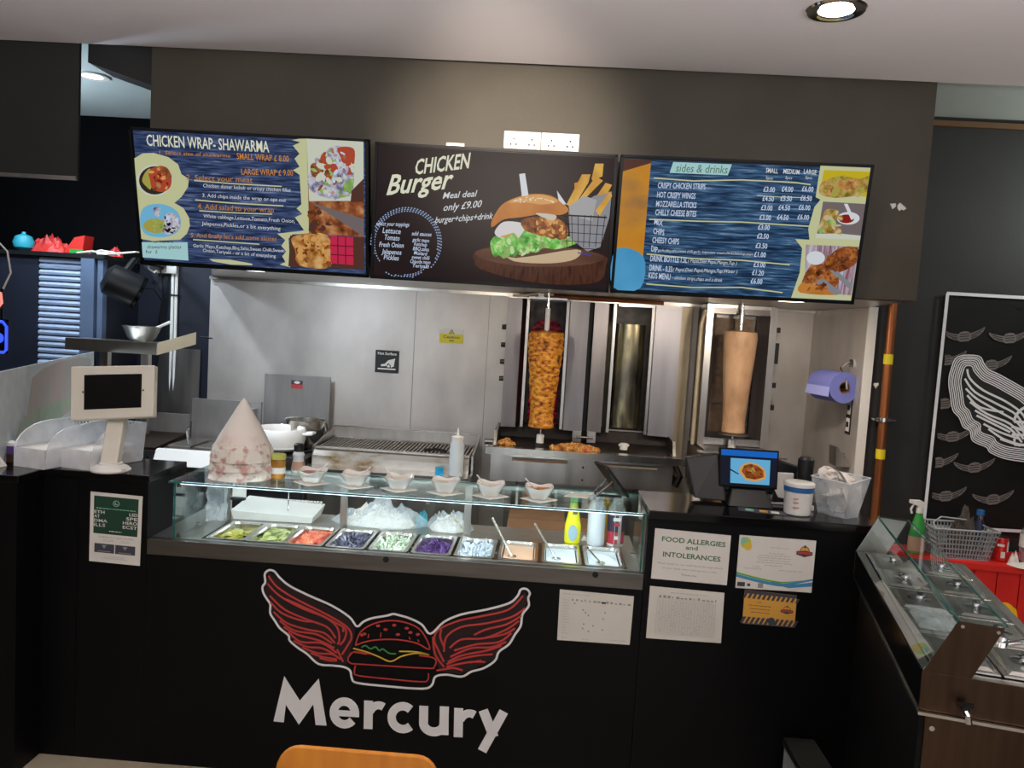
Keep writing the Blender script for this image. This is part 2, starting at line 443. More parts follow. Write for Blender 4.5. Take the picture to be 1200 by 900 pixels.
class Print:
    """flat print on a plane: fn(u, v, lift) -> point"""
    def __init__(s, fn, pxm=0.003, step=2e-5, usc=1.0, vsc=1.0):
        s.fn = fn; s.mb = MB(); s.k = 1; s.step = step; s.pxm = pxm; s.usc = usc; s.vsc = vsc
    def poly(s, pts, m):
        s.mb.add([s.fn(u, v, s.k * s.step) for u, v in pts], [tuple(range(len(pts)))], m); s.k += 1
    def rect(s, u0, u1, v0, v1, m): s.poly([(u0, v0), (u1, v0), (u1, v1), (u0, v1)], m)
    def disc(s, u, v, r, m, n=20, ry=None):
        s.poly([(u + r * cos(2 * pi * i / n), v + (ry or r) * sin(2 * pi * i / n)) for i in range(n)], m)
    def line(s, pts, w, m, close=False):
        """w in metres; uv are stretched by usc, vsc to metres"""
        P = [Vector((u * s.usc, v * s.vsc)) for u, v in pts]
        n = len(P); q = []
        for i in range(n):
            a = P[(i - 1) % n] if close or i else P[i]
            b = P[(i + 1) % n] if close or i < n - 1 else P[i]
            t = (b - a)
            t = t.normalized() if t.length > 1e-9 else Vector((1, 0))
            nn = Vector((-t.y, t.x)) * w / 2
            q.append((P[i] + nn, P[i] - nn))
        vs = []
        for a, b in q:
            vs += [s.fn(a.x / s.usc, a.y / s.vsc, s.k * s.step), s.fn(b.x / s.usc, b.y / s.vsc, s.k * s.step)]
        fs = [(2 * i, 2 * ((i + 1) % n), 2 * ((i + 1) % n) + 1, 2 * i + 1) for i in range(n if close else n - 1)]
        s.mb.add(vs, fs, m); s.k += 1
    def text(s, t, u, v, w, cap, m, shear=0.0, bold=0.0, dv=0.0):
        """left baseline (u, v), width w and cap height in uv"""
        vs, fs = text_geo(t, bold)
        if not vs: return
        x0 = min(p[0] for p in vs); x1 = max(p[0] for p in vs)
        h = 0.73
        pts = [s.fn(u + (p[0] - x0) / (x1 - x0) * w + shear * p[1] / h * cap * s.vsc / s.usc, v + p[1] / h * cap + dv * (p[0] - x0) / (x1 - x0), s.k * s.step) for p in vs]
        s.mb.add(pts, fs, m); s.k += 1
    def bits(s, poly, n, size, ms, seed):
        rnd = random.Random(seed)
        u0, u1 = min(p[0] for p in poly), max(p[0] for p in poly); v0, v1 = min(p[1] for p in poly), max(p[1] for p in poly)
        def inside(x, y):
            c = False
            for i in range(len(poly)):
                (xa, ya), (xb, yb) = poly[i], poly[i - 1]
                if (ya > y) != (yb > y) and x < (xb - xa) * (y - ya) / (yb - ya) + xa: c = not c
            return c
        for i in range(n):
            for k in range(20):
                x, y = rnd.uniform(u0, u1), rnd.uniform(v0, v1)
                if inside(x, y): break
            else: continue
            r = size * rnd.uniform(.6, 1.4); a0 = rnd.uniform(0, 6.28); e = rnd.uniform(.3, .8); q = []
            for j in range(8):
                a = 2 * pi * j / 8; rr = r * rnd.uniform(.75, 1.2); cx, cy = rr * cos(a), rr * e * sin(a)
                q.append((x + cx * cos(a0) - cy * sin(a0), y + (cx * sin(a0) + cy * cos(a0)) * s.usc / s.vsc))
            s.poly(q, rnd.choice(ms))
    def play(s, items, remap=None, smooth=False):
        for it in items:
            if it[0] == 'S': s.poly(rounded(it[1], True), it[2]); continue
            if it[0] == 'B': s.bits(it[1], it[2], it[3], it[4], it[5]); continue
            if it[0] == 'L' and smooth: it = ('L', rounded(it[1], it[4]), it[2], it[3], it[4])
            if it[0] == 'P': s.poly(it[1], it[2] if not remap else remap.get(it[2], it[2]))
            elif it[0] == 'L': s.line(it[1], it[2] * s.pxm, it[3] if not remap else remap.get(it[3], it[3]), it[4])
            else: s.text(it[1], it[2][0], it[2][1], it[3], it[4], it[5], it[6], it[7], it[8])

# measured outlines of the flat print on screens, emblem and banner
WRAP_MENU=[
 ('P',[(0.0168,0.978),(0.9856,0.9747),(0.985,0.0246),(0.0166,0.0343)],'board'),
 ('P',[(0.0128,0.7805),(0.0501,0.8185),(0.0982,0.8257),(0.1586,0.8011),(0.1977,0.7536),(0.2088,0.6856),(0.2385,0.654),(0.233,0.5953),(0.2026,0.5221),(0.1695,0.4741),(0.2064,0.4401),(0.2282,0.3712),(0.2295,0.3117),(0.2133,0.25),(0.1835,0.2047),(0.063,0.1801),(0.0108,0.1928),(0.0094,0.4612)],'cream'),
 ('P',[(0.1684,0.6376),(0.1646,0.6077),(0.1557,0.5793),(0.1424,0.5542),(0.1256,0.5343),(0.1063,0.5208),(0.086,0.5149),(0.066,0.5167),(0.0478,0.5263),(0.0325,0.543),(0.0212,0.5655),(0.0148,0.5924),(0.0135,0.6217),(0.0176,0.6515),(0.0266,0.6798),(0.0399,0.7045),(0.0567,0.7241),(0.0758,0.7373),(0.0959,0.7432),(0.1157,0.7414),(0.1338,0.732),(0.149,0.7156),(0.1603,0.6934),(0.167,0.6668)],'plate'),
 ('P',[(0.1622,0.6369),(0.1588,0.6101),(0.1509,0.5846),(0.139,0.5621),(0.1239,0.5443),(0.1067,0.5322),(0.0886,0.5268),(0.0708,0.5285),(0.0545,0.5371),(0.0408,0.5521),(0.0308,0.5723),(0.025,0.5965),(0.0239,0.6228),(0.0275,0.6496),(0.0356,0.6749),(0.0475,0.6971),(0.0625,0.7148),(0.0795,0.7266),(0.0975,0.7319),(0.1152,0.7302),(0.1313,0.7218),(0.1449,0.7071),(0.155,0.6871),(0.1609,0.6632)],'dark'),
 ('S',[(0.0504,0.6753),(0.0727,0.7121),(0.0852,0.6846),(0.0731,0.5673),(0.0531,0.5828),(0.0376,0.6219)],'yellowveg'),
 ('S',[(0.0721,0.7005),(0.1285,0.735),(0.1635,0.6695),(0.1568,0.5876),(0.1207,0.5488),(0.08,0.568),(0.0722,0.6254)],'tomato'),
 ('S',[(0.1078,0.7329),(0.1486,0.7256),(0.1665,0.6582),(0.1394,0.667)],'meat'),
 ('S',[(0.0146,0.3492),(0.0319,0.4222),(0.0751,0.4561),(0.1306,0.4559),(0.1776,0.4135),(0.1918,0.3317),(0.1715,0.2577),(0.1137,0.2156),(0.0437,0.2204),(0.0177,0.2658)],'plateblue'),
 ('S',[(0.0264,0.3027),(0.0634,0.3482),(0.1117,0.3354),(0.1192,0.2643),(0.0797,0.2422),(0.0383,0.2559)],'yellowveg'),
 ('S',[(0.1107,0.3114),(0.1277,0.3846),(0.1561,0.3994),(0.1888,0.3433),(0.172,0.2698),(0.1285,0.2352),(0.1087,0.2632)],'slaw'),
 ('S',[(0.0773,0.4268),(0.1055,0.4356),(0.0992,0.3698),(0.0787,0.3796)],'slaw'),
 ('B',[(0.0721,0.7005),(0.1285,0.735),(0.1635,0.6695),(0.1568,0.5876),(0.1207,0.5488),(0.08,0.568)],26,0.01079,['tomato','meat','bunlight','sauce'],3),
 ('B',[(0.0264,0.3027),(0.0634,0.3482),(0.1117,0.3354),(0.1192,0.2643),(0.0797,0.2422)],16,0.00944,['yellowveg','greens'],4),
 ('B',[(0.1107,0.3114),(0.1277,0.3846),(0.1888,0.3433),(0.172,0.2698),(0.1285,0.2352)],26,0.00809,['slaw','wire','bluewhite'],5),
 ('P',[(0.0132,0.1689),(0.2145,0.1874),(0.2129,0.0495),(0.0114,0.053)],'tag'),
 ('T','or have a',(0.066,0.1683),0.0848,0.0219,'dark',0,0,0.0088),
 ('T','shawarma platter',(0.0358,0.1227),0.1521,0.0293,'dark',0,0,0.0134),
 ('T','for  £',(0.027,0.0852),0.0532,0.027,'dark',0,0,0.0056),
 ('T','CHICKEN WRAP- SHAWARMA',(0.0718,0.8752),0.5152,0.0816,'creamtext',0,0.012,-0.0022),
 ('T','1. Select size of shawarma',(0.1218,0.8201),0.3003,0.0274,'orange',0.1,0,0.002),
 ('T','SMALL WRAP £ 8.00',(0.4492,0.8135),0.2186,0.0457,'orange',0,0.01,-0.0007),
 ('T','LARGE WRAP £ 9.00',(0.4649,0.706),0.2185,0.0439,'orange',0,0.01,0.0108),
 ('T','2. Select your meat',(0.228,0.6471),0.2823,0.0395,'orange',0.1,0,0.0057),
 ('L',[(0.2623,0.6448),(0.4135,0.6371),(0.634,0.6364)],1.322,'cream',False),
 ('T','Chicken doner kebab or crispy chicken fillet',(0.2986,0.5997),0.3727,0.0281,'white',0.1,0,-0.0003),
 ('T','3. Add chips inside the wrap or opt out',(0.2928,0.529),0.3566,0.0282,'white',0.1,0,-0.0021),
 ('L',[(0.2608,0.5046),(0.4096,0.4964),(0.6384,0.4963)],1.511,'cream',False),
 ('T','4. Add salad to your wrap',(0.269,0.4406),0.3268,0.0403,'orange',0.1,0,0.0041),
 ('L',[(0.2754,0.4271),(0.4076,0.4253),(0.5886,0.4321)],1.322,'cream',False),
 ('T','White cabbage,Lettuce,Tomato,Fresh Onion,',(0.2912,0.3777),0.394,0.0286,'white',0.1,0,-0.001),
 ('T','Jalapenos,Pickles,or a bit everything',(0.2824,0.3231),0.3389,0.0288,'white',0.1,0,-0.0068),
 ('T',"5. And finally let's add some sauces",(0.23,0.2276),0.3723,0.0339,'orange',0.1,0,0.0085),
 ('L',[(0.2399,0.2106),(0.4014,0.2068),(0.5279,0.2042)],1.322,'cream',False),
 ('T','Garlic Mayo,Ketchup,Bbq,Salsa,Sweet Chilli,Sweet',(0.2379,0.1534),0.3946,0.0268,'white',0.1,0,0.0009),
 ('T','Onion,Teriyaki - or a bit of everything',(0.279,0.1212),0.3175,0.0269,'white',0.1,0,-0.0109),
 ('P',[(0.3056,0.0714),(0.3977,0.0749),(0.4927,0.0542),(0.4924,0.0419),(0.3967,0.038),(0.3193,0.0545)],'cream'),
 ('P',[(0.6839,0.9677),(0.7145,0.9787),(0.7471,0.982),(0.7437,0.3049),(0.6734,0.2916),(0.6554,0.2597),(0.6576,0.0431),(0.6132,0.0606),(0.6384,0.0816),(0.6249,0.1231),(0.6432,0.1615),(0.6228,0.2019),(0.6411,0.2461),(0.6069,0.2908),(0.7053,0.319),(0.7229,0.3268),(0.6858,0.4184),(0.7175,0.4454),(0.6938,0.4843),(0.715,0.516),(0.711,0.7253),(0.684,0.7571),(0.7118,0.7829),(0.6921,0.8382),(0.7131,0.8745),(0.6866,0.9285),(0.7176,0.9542)],'cream'),
 ('P',[(0.745,0.9822),(0.9796,0.9808),(0.979,0.3016),(0.7453,0.307)],'meat'),
 ('P',[(0.745,0.9822),(0.9796,0.9808),(0.9792,0.5658),(0.7481,0.5421)],'plate'),
 ('S',[(0.7504,0.7293),(0.8367,0.9217),(0.904,0.9285),(0.9371,0.7768),(0.9281,0.6184),(0.851,0.5672),(0.7575,0.6154)],'slaw'),
 ('S',[(0.8027,0.8761),(0.8527,0.8107),(0.8433,0.6816),(0.8093,0.6781)],'greens'),
 ('S',[(0.8943,0.6725),(0.9369,0.7198),(0.9195,0.6031),(0.8682,0.5834)],'greens'),
 ('S',[(0.8703,0.9251),(0.9376,0.9319),(0.9415,0.8339),(0.9286,0.7475),(0.9034,0.8159)],'tomato'),
 ('S',[(0.7597,0.8013),(0.8021,0.8197),(0.8098,0.7354),(0.7672,0.7167)],'meat'),
 ('P',[(0.7523,0.5353),(0.9791,0.4345),(0.979,0.3016),(0.8929,0.3962)],'greybrown'),
 ('P',[(0.9282,0.6329),(0.9794,0.7241),(0.9792,0.5586),(0.9236,0.5529)],'brown'),
 ('P',[(0.6627,0.2836),(0.836,0.2867),(0.979,0.3016),(0.9787,0.061),(0.6503,0.0494)],'brown'),
 ('S',[(0.6756,0.2775),(0.8231,0.3003),(0.8343,0.0687),(0.6986,0.0621),(0.6826,0.1661)],'chicken'),
 ('B',[(0.7686,0.8445),(0.8535,0.9234),(0.9374,0.8617),(0.9367,0.6337),(0.851,0.5672),(0.7579,0.6442)],60,0.01667,['slaw','greens','tomato','meat','plate','bluewhite'],6),
 ('B',[(0.7519,0.4989),(0.8499,0.4212),(0.8926,0.3519),(0.754,0.3079)],24,0.01833,['meat','brown','crispy'],7),
 ('B',[(0.6842,0.271),(0.8231,0.2928),(0.83,0.0758),(0.6987,0.0697)],60,0.0125,['chicken','bunlight','crispy'],8),
 ('P',[(0.8361,0.2986),(0.9339,0.2969),(0.9333,0.0896),(0.8345,0.0945)],'redcloth'),
 ('L',[(0.8355,0.227),(0.9337,0.2282)],1.167,'darkred',False),
 ('L',[(0.835,0.1594),(0.9335,0.1592)],1.167,'darkred',False),
 ('L',[(0.8681,0.2975),(0.8669,0.0948)],1.167,'darkred',False),
 ('L',[(0.901,0.2979),(0.9001,0.0922)],1.167,'darkred',False),
]
BURGER_MENU=[
 ('P',[(0.0108,0.9768),(0.9868,0.9743),(0.9885,0.0241),(0.0105,0.0265)],'burgerbg'),
 ('T','CHICKEN',(0.1675,0.7806),0.2236,0.1147,'creamtext',0.1,0.02,0.0693),
 ('T','Burger',(0.0546,0.6225),0.2644,0.1538,'creamtext',0.25,0.02,0.074),
 ('T','Meal deal',(0.2894,0.6163),0.1366,0.0493,'white',0.25,0.01,0.0298),
 ('T','only £9.00',(0.2927,0.5268),0.1569,0.0557,'white',0.25,0.01,0.0445),
 ('T','burger+chips+drink',(0.2613,0.4349),0.2387,0.0497,'white',0.25,0.01,0.0564),
 ('L',[(0.209,0.4868),(0.2138,0.4822)],1.25,'dots',False),
 ('L',[(0.2189,0.4769),(0.2235,0.4716)],1.25,'dots',False),
 ('L',[(0.2283,0.4655),(0.2326,0.4595)],1.25,'dots',False),
 ('L',[(0.2371,0.4527),(0.2411,0.4461)],1.25,'dots',False),
 ('L',[(0.2452,0.4385),(0.2488,0.4313)],1.25,'dots',False),
 ('L',[(0.2525,0.4231),(0.2557,0.4153)],1.25,'dots',False),
 ('L',[(0.259,0.4066),(0.2619,0.3983)],1.25,'dots',False),
 ('L',[(0.2647,0.3891),(0.2671,0.3804)],1.25,'dots',False),
 ('L',[(0.2694,0.3708),(0.2714,0.3617)],1.25,'dots',False),
 ('L',[(0.2733,0.3517),(0.2747,0.3423)],1.25,'dots',False),
 ('L',[(0.2761,0.332),(0.2771,0.3224)],1.25,'dots',False),
 ('L',[(0.278,0.3119),(0.2785,0.3021)],1.25,'dots',False),
 ('L',[(0.2788,0.2915),(0.2788,0.2817)],1.25,'dots',False),
 ('L',[(0.2786,0.271),(0.2782,0.2611)],1.25,'dots',False),
 ('L',[(0.2774,0.2505),(0.2765,0.2407)],1.25,'dots',False),
 ('L',[(0.2423,0.1208),(0.2383,0.1135)],1.25,'dots',False),
 ('L',[(0.2339,0.106),(0.2296,0.0993)],1.25,'dots',False),
 ('L',[(0.2248,0.0924),(0.2202,0.0864)],1.25,'dots',False),
 ('L',[(0.2151,0.0803),(0.2102,0.075)],1.25,'dots',False),
 ('L',[(0.2049,0.0696),(0.1998,0.0651)],1.25,'dots',False),
 ('L',[(0.1942,0.0606),(0.1889,0.0568)],1.25,'dots',False),
 ('L',[(0.1831,0.0531),(0.1777,0.0502)],1.25,'dots',False),
 ('L',[(0.1717,0.0474),(0.1662,0.0453)],1.25,'dots',False),
 ('L',[(0.1602,0.0435),(0.1545,0.0422)],1.25,'dots',False),
 ('L',[(0.1485,0.0413),(0.1428,0.0409)],1.25,'dots',False),
 ('L',[(0.0372,0.1305),(0.034,0.1384)],1.25,'dots',False),
 ('L',[(0.0308,0.1472),(0.028,0.1556)],1.25,'dots',False),
 ('L',[(0.0252,0.1649),(0.0228,0.1737)],1.25,'dots',False),
 ('L',[(0.0205,0.1834),(0.0186,0.1926)],1.25,'dots',False),
 ('L',[(0.0167,0.2026),(0.0153,0.2121)],1.25,'dots',False),
 ('L',[(0.014,0.2224),(0.013,0.2321)],1.25,'dots',False),
 ('L',[(0.0122,0.2426),(0.0118,0.2524)],1.25,'dots',False),
 ('L',[(0.0115,0.2631),(0.0115,0.2729)],1.25,'dots',False),
 ('L',[(0.0118,0.2836),(0.0123,0.2935)],1.25,'dots',False),
 ('L',[(0.0131,0.3041),(0.0141,0.3138)],1.25,'dots',False),
 ('L',[(0.0154,0.3243),(0.0169,0.3339)],1.25,'dots',False),
 ('L',[(0.0187,0.3442),(0.0206,0.3536)],1.25,'dots',False),
 ('L',[(0.0229,0.3635),(0.0253,0.3726)],1.25,'dots',False),
 ('L',[(0.0281,0.3822),(0.0309,0.3909)],1.25,'dots',False),
 ('L',[(0.0342,0.4),(0.0374,0.4083)],1.25,'dots',False),
 ('L',[(0.0411,0.417),(0.0447,0.4247)],1.25,'dots',False),
 ('L',[(0.0488,0.4328),(0.0527,0.44)],1.25,'dots',False),
 ('L',[(0.0572,0.4475),(0.0615,0.454)],1.25,'dots',False),
 ('L',[(0.0662,0.4608),(0.0708,0.4667)],1.25,'dots',False),
 ('L',[(0.0759,0.4728),(0.0808,0.478)],1.25,'dots',False),
 ('L',[(0.0861,0.4832),(0.0912,0.4877)],1.25,'dots',False),
 ('L',[(0.0967,0.4921),(0.102,0.4958)],1.25,'dots',False),
 ('L',[(0.1077,0.4994),(0.1131,0.5023)],1.25,'dots',False),
 ('L',[(0.119,0.505),(0.1245,0.5071)],1.25,'dots',False),
 ('L',[(0.1305,0.5088),(0.136,0.5101)],1.25,'dots',False),
 ('L',[(0.142,0.511),(0.1476,0.5113)],1.25,'dots',False),
 ('L',[(0.1536,0.5113),(0.1592,0.5108)],1.25,'dots',False),
 ('L',[(0.1652,0.5099),(0.1707,0.5085)],1.25,'dots',False),
 ('L',[(0.1766,0.5067),(0.182,0.5045)],1.25,'dots',False),
 ('L',[(0.1877,0.5017),(0.193,0.4987)],1.25,'dots',False),
 ('L',[(0.1986,0.4951),(0.2036,0.4913)],1.25,'dots',False),
 ('L',[(0.2437,0.4592),(0.2479,0.452)],1.25,'dots',False),
 ('L',[(0.2521,0.444),(0.2558,0.4362)],1.25,'dots',False),
 ('L',[(0.2597,0.4275),(0.263,0.4192)],1.25,'dots',False),
 ('L',[(0.2663,0.4099),(0.2692,0.4011)],1.25,'dots',False),
 ('L',[(0.2721,0.3913),(0.2746,0.382)],1.25,'dots',False),
 ('L',[(0.2769,0.3718),(0.2789,0.3621)],1.25,'dots',False),
 ('L',[(0.2808,0.3515),(0.2822,0.3416)],1.25,'dots',False),
 ('L',[(0.2835,0.3307),(0.2845,0.3205)],1.25,'dots',False),
 ('L',[(0.2853,0.3095),(0.2857,0.2991)],1.25,'dots',False),
 ('L',[(0.286,0.288),(0.2859,0.2776)],1.25,'dots',False),
 ('L',[(0.2856,0.2664),(0.285,0.256)],1.25,'dots',False),
 ('L',[(0.2841,0.2448),(0.283,0.2345)],1.25,'dots',False),
 ('L',[(0.2816,0.2235),(0.28,0.2134)],1.25,'dots',False),
 ('L',[(0.278,0.2026),(0.276,0.1927)],1.25,'dots',False),
 ('L',[(0.2735,0.1822),(0.2709,0.1726)],1.25,'dots',False),
 ('L',[(0.2167,0.0673),(0.2116,0.0619)],1.25,'dots',False),
 ('L',[(0.2059,0.0565),(0.2004,0.0518)],1.25,'dots',False),
 ('L',[(0.1945,0.0472),(0.1889,0.0434)],1.25,'dots',False),
 ('L',[(0.1828,0.0398),(0.177,0.0368)],1.25,'dots',False),
 ('L',[(0.1707,0.0341),(0.1649,0.0321)],1.25,'dots',False),
 ('L',[(0.1585,0.0303),(0.1526,0.0292)],1.25,'dots',False),
 ('L',[(0.1462,0.0284),(0.1402,0.0282)],1.25,'dots',False),
 ('L',[(0.1338,0.0285),(0.1279,0.0291)],1.25,'dots',False),
 ('L',[(0.1216,0.0304),(0.1157,0.032)],1.25,'dots',False),
 ('L',[(0.1095,0.0342),(0.1038,0.0367)],1.25,'dots',False),
 ('L',[(0.0129,0.1824),(0.011,0.1921)],1.25,'dots',False),
 ('L',[(0.0092,0.2028),(0.0078,0.2128)],1.25,'dots',False),
 ('L',[(0.0065,0.2237),(0.0056,0.234)],1.25,'dots',False),
 ('L',[(0.0049,0.2451),(0.0045,0.2554)],1.25,'dots',False),
 ('L',[(0.0044,0.2666),(0.0045,0.277)],1.25,'dots',False),
 ('L',[(0.0049,0.2883),(0.0055,0.2986)],1.25,'dots',False),
 ('L',[(0.0065,0.3098),(0.0076,0.32)],1.25,'dots',False),
 ('L',[(0.0091,0.331),(0.0107,0.3411)],1.25,'dots',False),
 ('L',[(0.0128,0.3519),(0.0149,0.3617)],1.25,'dots',False),
 ('L',[(0.0174,0.3721),(0.02,0.3816)],1.25,'dots',False),
 ('L',[(0.0231,0.3916),(0.0261,0.4007)],1.25,'dots',False),
 ('L',[(0.0297,0.4102),(0.0331,0.4188)],1.25,'dots',False),
 ('L',[(0.0371,0.4278),(0.041,0.4359)],1.25,'dots',False),
 ('L',[(0.0453,0.4443),(0.0496,0.4517)],1.25,'dots',False),
 ('L',[(0.0544,0.4594),(0.0589,0.4662)],1.25,'dots',False),
 ('L',[(0.064,0.4732),(0.0689,0.4793)],1.25,'dots',False),
 ('L',[(0.0743,0.4855),(0.0795,0.4908)],1.25,'dots',False),
 ('L',[(0.0852,0.4962),(0.0905,0.5007)],1.25,'dots',False),
 ('L',[(0.0964,0.5052),(0.102,0.5089)],1.25,'dots',False),
 ('L',[(0.1081,0.5125),(0.1138,0.5154)],1.25,'dots',False),
 ('L',[(0.12,0.518),(0.1258,0.52)],1.25,'dots',False),
 ('L',[(0.1321,0.5217),(0.138,0.5228)],1.25,'dots',False),
 ('L',[(0.1443,0.5236),(0.1502,0.5238)],1.25,'dots',False),
 ('L',[(0.1565,0.5236),(0.1624,0.5229)],1.25,'dots',False),
 ('L',[(0.1687,0.5217),(0.1744,0.5201)],1.25,'dots',False),
 ('L',[(0.1806,0.5179),(0.1863,0.5155)],1.25,'dots',False),
 ('L',[(0.1923,0.5124),(0.1978,0.5091)],1.25,'dots',False),
 ('L',[(0.2036,0.505),(0.2089,0.5009)],1.25,'dots',False),
 ('L',[(0.2145,0.496),(0.2196,0.491)],1.25,'dots',False),
 ('L',[(0.2249,0.4853),(0.2297,0.4795)],1.25,'dots',False),
 ('L',[(0.2346,0.4729),(0.2391,0.4665)],1.25,'dots',False),
 ('L',[(0.2737,0.4128),(0.2767,0.4034)],1.25,'dots',False),
 ('L',[(0.2796,0.393),(0.2821,0.3832)],1.25,'dots',False),
 ('L',[(0.2845,0.3724),(0.2864,0.3621)],1.25,'dots',False),
 ('L',[(0.2883,0.351),(0.2897,0.3404)],1.25,'dots',False),
 ('L',[(0.291,0.329),(0.2919,0.3182)],1.25,'dots',False),
 ('L',[(0.2926,0.3066),(0.293,0.2957)],1.25,'dots',False),
 ('L',[(0.2931,0.284),(0.2929,0.273)],1.25,'dots',False),
 ('L',[(0.2925,0.2613),(0.2918,0.2504)],1.25,'dots',False),
 ('L',[(0.2907,0.2387),(0.2895,0.2279)],1.25,'dots',False),
 ('L',[(0.2878,0.2163),(0.2861,0.2057)],1.25,'dots',False),
 ('L',[(0.2839,0.1944),(0.2816,0.1841)],1.25,'dots',False),
 ('L',[(0.2789,0.1732),(0.2761,0.1632)],1.25,'dots',False),
 ('L',[(0.2728,0.1527),(0.2696,0.1431)],1.25,'dots',False),
 ('L',[(0.2658,0.1331),(0.2621,0.124)],1.25,'dots',False),
 ('L',[(0.2579,0.1146),(0.2537,0.1061)],1.25,'dots',False),
 ('L',[(0.1822,0.0263),(0.1761,0.0234)],1.25,'dots',False),
 ('L',[(0.1695,0.0208),(0.1633,0.0188)],1.25,'dots',False),
 ('L',[(0.1566,0.0172),(0.1503,0.0162)],1.25,'dots',False),
 ('L',[(0.1436,0.0156),(0.1374,0.0156)],1.25,'dots',False),
 ('L',[(0.1307,0.016),(0.1245,0.0169)],1.25,'dots',False),
 ('L',[(0.1178,0.0184),(0.1117,0.0203)],1.25,'dots',False),
 ('L',[(0.1052,0.0228),(0.0992,0.0256)],1.25,'dots',False),
 ('L',[(0.0928,0.0291),(0.0871,0.0329)],1.25,'dots',False),
 ('L',[(0.0809,0.0374),(0.0754,0.042)],1.25,'dots',False),
 ('L',[(0.0695,0.0474),(0.0642,0.0529)],1.25,'dots',False),
 ('L',[(-0.0024,0.248),(-0.0027,0.2589)],1.25,'dots',False),
 ('L',[(-0.0028,0.2706),(-0.0025,0.2816)],1.25,'dots',False),
 ('L',[(-0.002,0.2933),(-0.0012,0.3042)],1.25,'dots',False),
 ('L',[(-0.0001,0.3159),(0.0012,0.3267)],1.25,'dots',False),
 ('L',[(0.0029,0.3382),(0.0047,0.3487)],1.25,'dots',False),
 ('L',[(0.007,0.3599),(0.0093,0.3702)],1.25,'dots',False),
 ('L',[(0.0121,0.381),(0.0149,0.3909)],1.25,'dots',False),
 ('L',[(0.0182,0.4014),(0.0215,0.4108)],1.25,'dots',False),
 ('L',[(0.0253,0.4207),(0.029,0.4296)],1.25,'dots',False),
 ('L',[(0.0333,0.439),(0.0375,0.4473)],1.25,'dots',False),
 ('L',[(0.0421,0.456),(0.0467,0.4637)],1.25,'dots',False),
 ('L',[(0.0517,0.4716),(0.0566,0.4786)],1.25,'dots',False),
 ('L',[(0.0621,0.4858),(0.0672,0.492)],1.25,'dots',False),
 ('L',[(0.073,0.4983),(0.0785,0.5038)],1.25,'dots',False),
 ('L',[(0.0845,0.5092),(0.0902,0.5139)],1.25,'dots',False),
 ('L',[(0.0964,0.5184),(0.1023,0.5221)],1.25,'dots',False),
 ('L',[(0.1087,0.5257),(0.1147,0.5285)],1.25,'dots',False),
 ('L',[(0.1213,0.5311),(0.1274,0.533)],1.25,'dots',False),
 ('L',[(0.134,0.5346),(0.1402,0.5356)],1.25,'dots',False),
 ('L',[(0.1468,0.5361),(0.153,0.5362)],1.25,'dots',False),
 ('L',[(0.1597,0.5357),(0.1658,0.5348)],1.25,'dots',False),
 ('L',[(0.1724,0.5333),(0.1784,0.5315)],1.25,'dots',False),
 ('L',[(0.1849,0.529),(0.1908,0.5263)],1.25,'dots',False),
 ('L',[(0.1971,0.5228),(0.2028,0.5192)],1.25,'dots',False),
 ('L',[(0.2089,0.5148),(0.2144,0.5102)],1.25,'dots',False),
 ('L',[(0.2202,0.5049),(0.2255,0.4995)],1.25,'dots',False),
 ('L',[(0.231,0.4933),(0.236,0.4871)],1.25,'dots',False),
 ('L',[(0.2411,0.48),(0.2457,0.4731)],1.25,'dots',False),
 ('L',[(0.2505,0.4652),(0.2548,0.4576)],1.25,'dots',False),
 ('L',[(0.2591,0.449),(0.263,0.4407)],1.25,'dots',False),
 ('L',[(0.2669,0.4315),(0.2703,0.4226)],1.25,'dots',False),
 ('T','select your toppings',(0.0172,0.3935),0.1379,0.0312,'bluewhite',0.15,0.012,0.0053),
 ('T','Lettuce',(0.0445,0.3417),0.0758,0.0406,'bluewhite',0.15,0.012,-0.0013),
 ('T','Tomato',(0.0522,0.2925),0.0643,0.0406,'bluewhite',0.15,0.012,-0.0026),
 ('T','Fresh Onion',(0.0323,0.2386),0.1027,0.0376,'bluewhite',0.15,0.012,0.0015),
 ('T','Jalapenos',(0.0445,0.188),0.0823,0.0377,'bluewhite',0.15,0.012,-0.0006),
 ('T','Pickles',(0.054,0.1465),0.0626,0.0378,'bluewhite',0.15,0.012,-0.0027),
 ('T','add sauces',(0.1676,0.336),0.082,0.0313,'bluewhite',0.15,0.012,-0.0006),
 ('T','garlic mayo',(0.1718,0.2927),0.0696,0.0281,'bluewhite',0.15,0.012,-0.002),
 ('T','Ketchup',(0.1794,0.2621),0.0536,0.0282,'bluewhite',0.15,0.012,-0.0037),
 ('T','BBQ,salsa',(0.1754,0.2272),0.067,0.0282,'bluewhite',0.15,0.012,-0.0023),
 ('T','Mustard',(0.1803,0.1962),0.0537,0.0283,'bluewhite',0.15,0.012,-0.0037),
 ('T','sweet chilli',(0.1718,0.1639),0.0734,0.0282,'bluewhite',0.15,0.012,-0.0017),
 ('T','Chipotle mayo',(0.1651,0.1316),0.0859,0.0283,'bluewhite',0.15,0.012,-0.0003),
 ('T','Teriyaki',(0.1745,0.101),0.0699,0.0284,'bluewhite',0.15,0.012,-0.0019),
 ('S',[(0.4298,0.226),(0.4822,0.2787),(0.606,0.3154),(0.8284,0.3156),(0.972,0.2683),(0.981,0.2064),(0.9556,0.0776),(0.7915,0.0361),(0.6121,0.0564),(0.4587,0.1189),(0.4352,0.1794)],'wooddark'),
 ('S',[(0.4341,0.2343),(0.5178,0.2825),(0.695,0.317),(0.8731,0.3047),(0.9742,0.2528),(0.8765,0.1874),(0.6633,0.1566),(0.5021,0.1787)],'wood'),
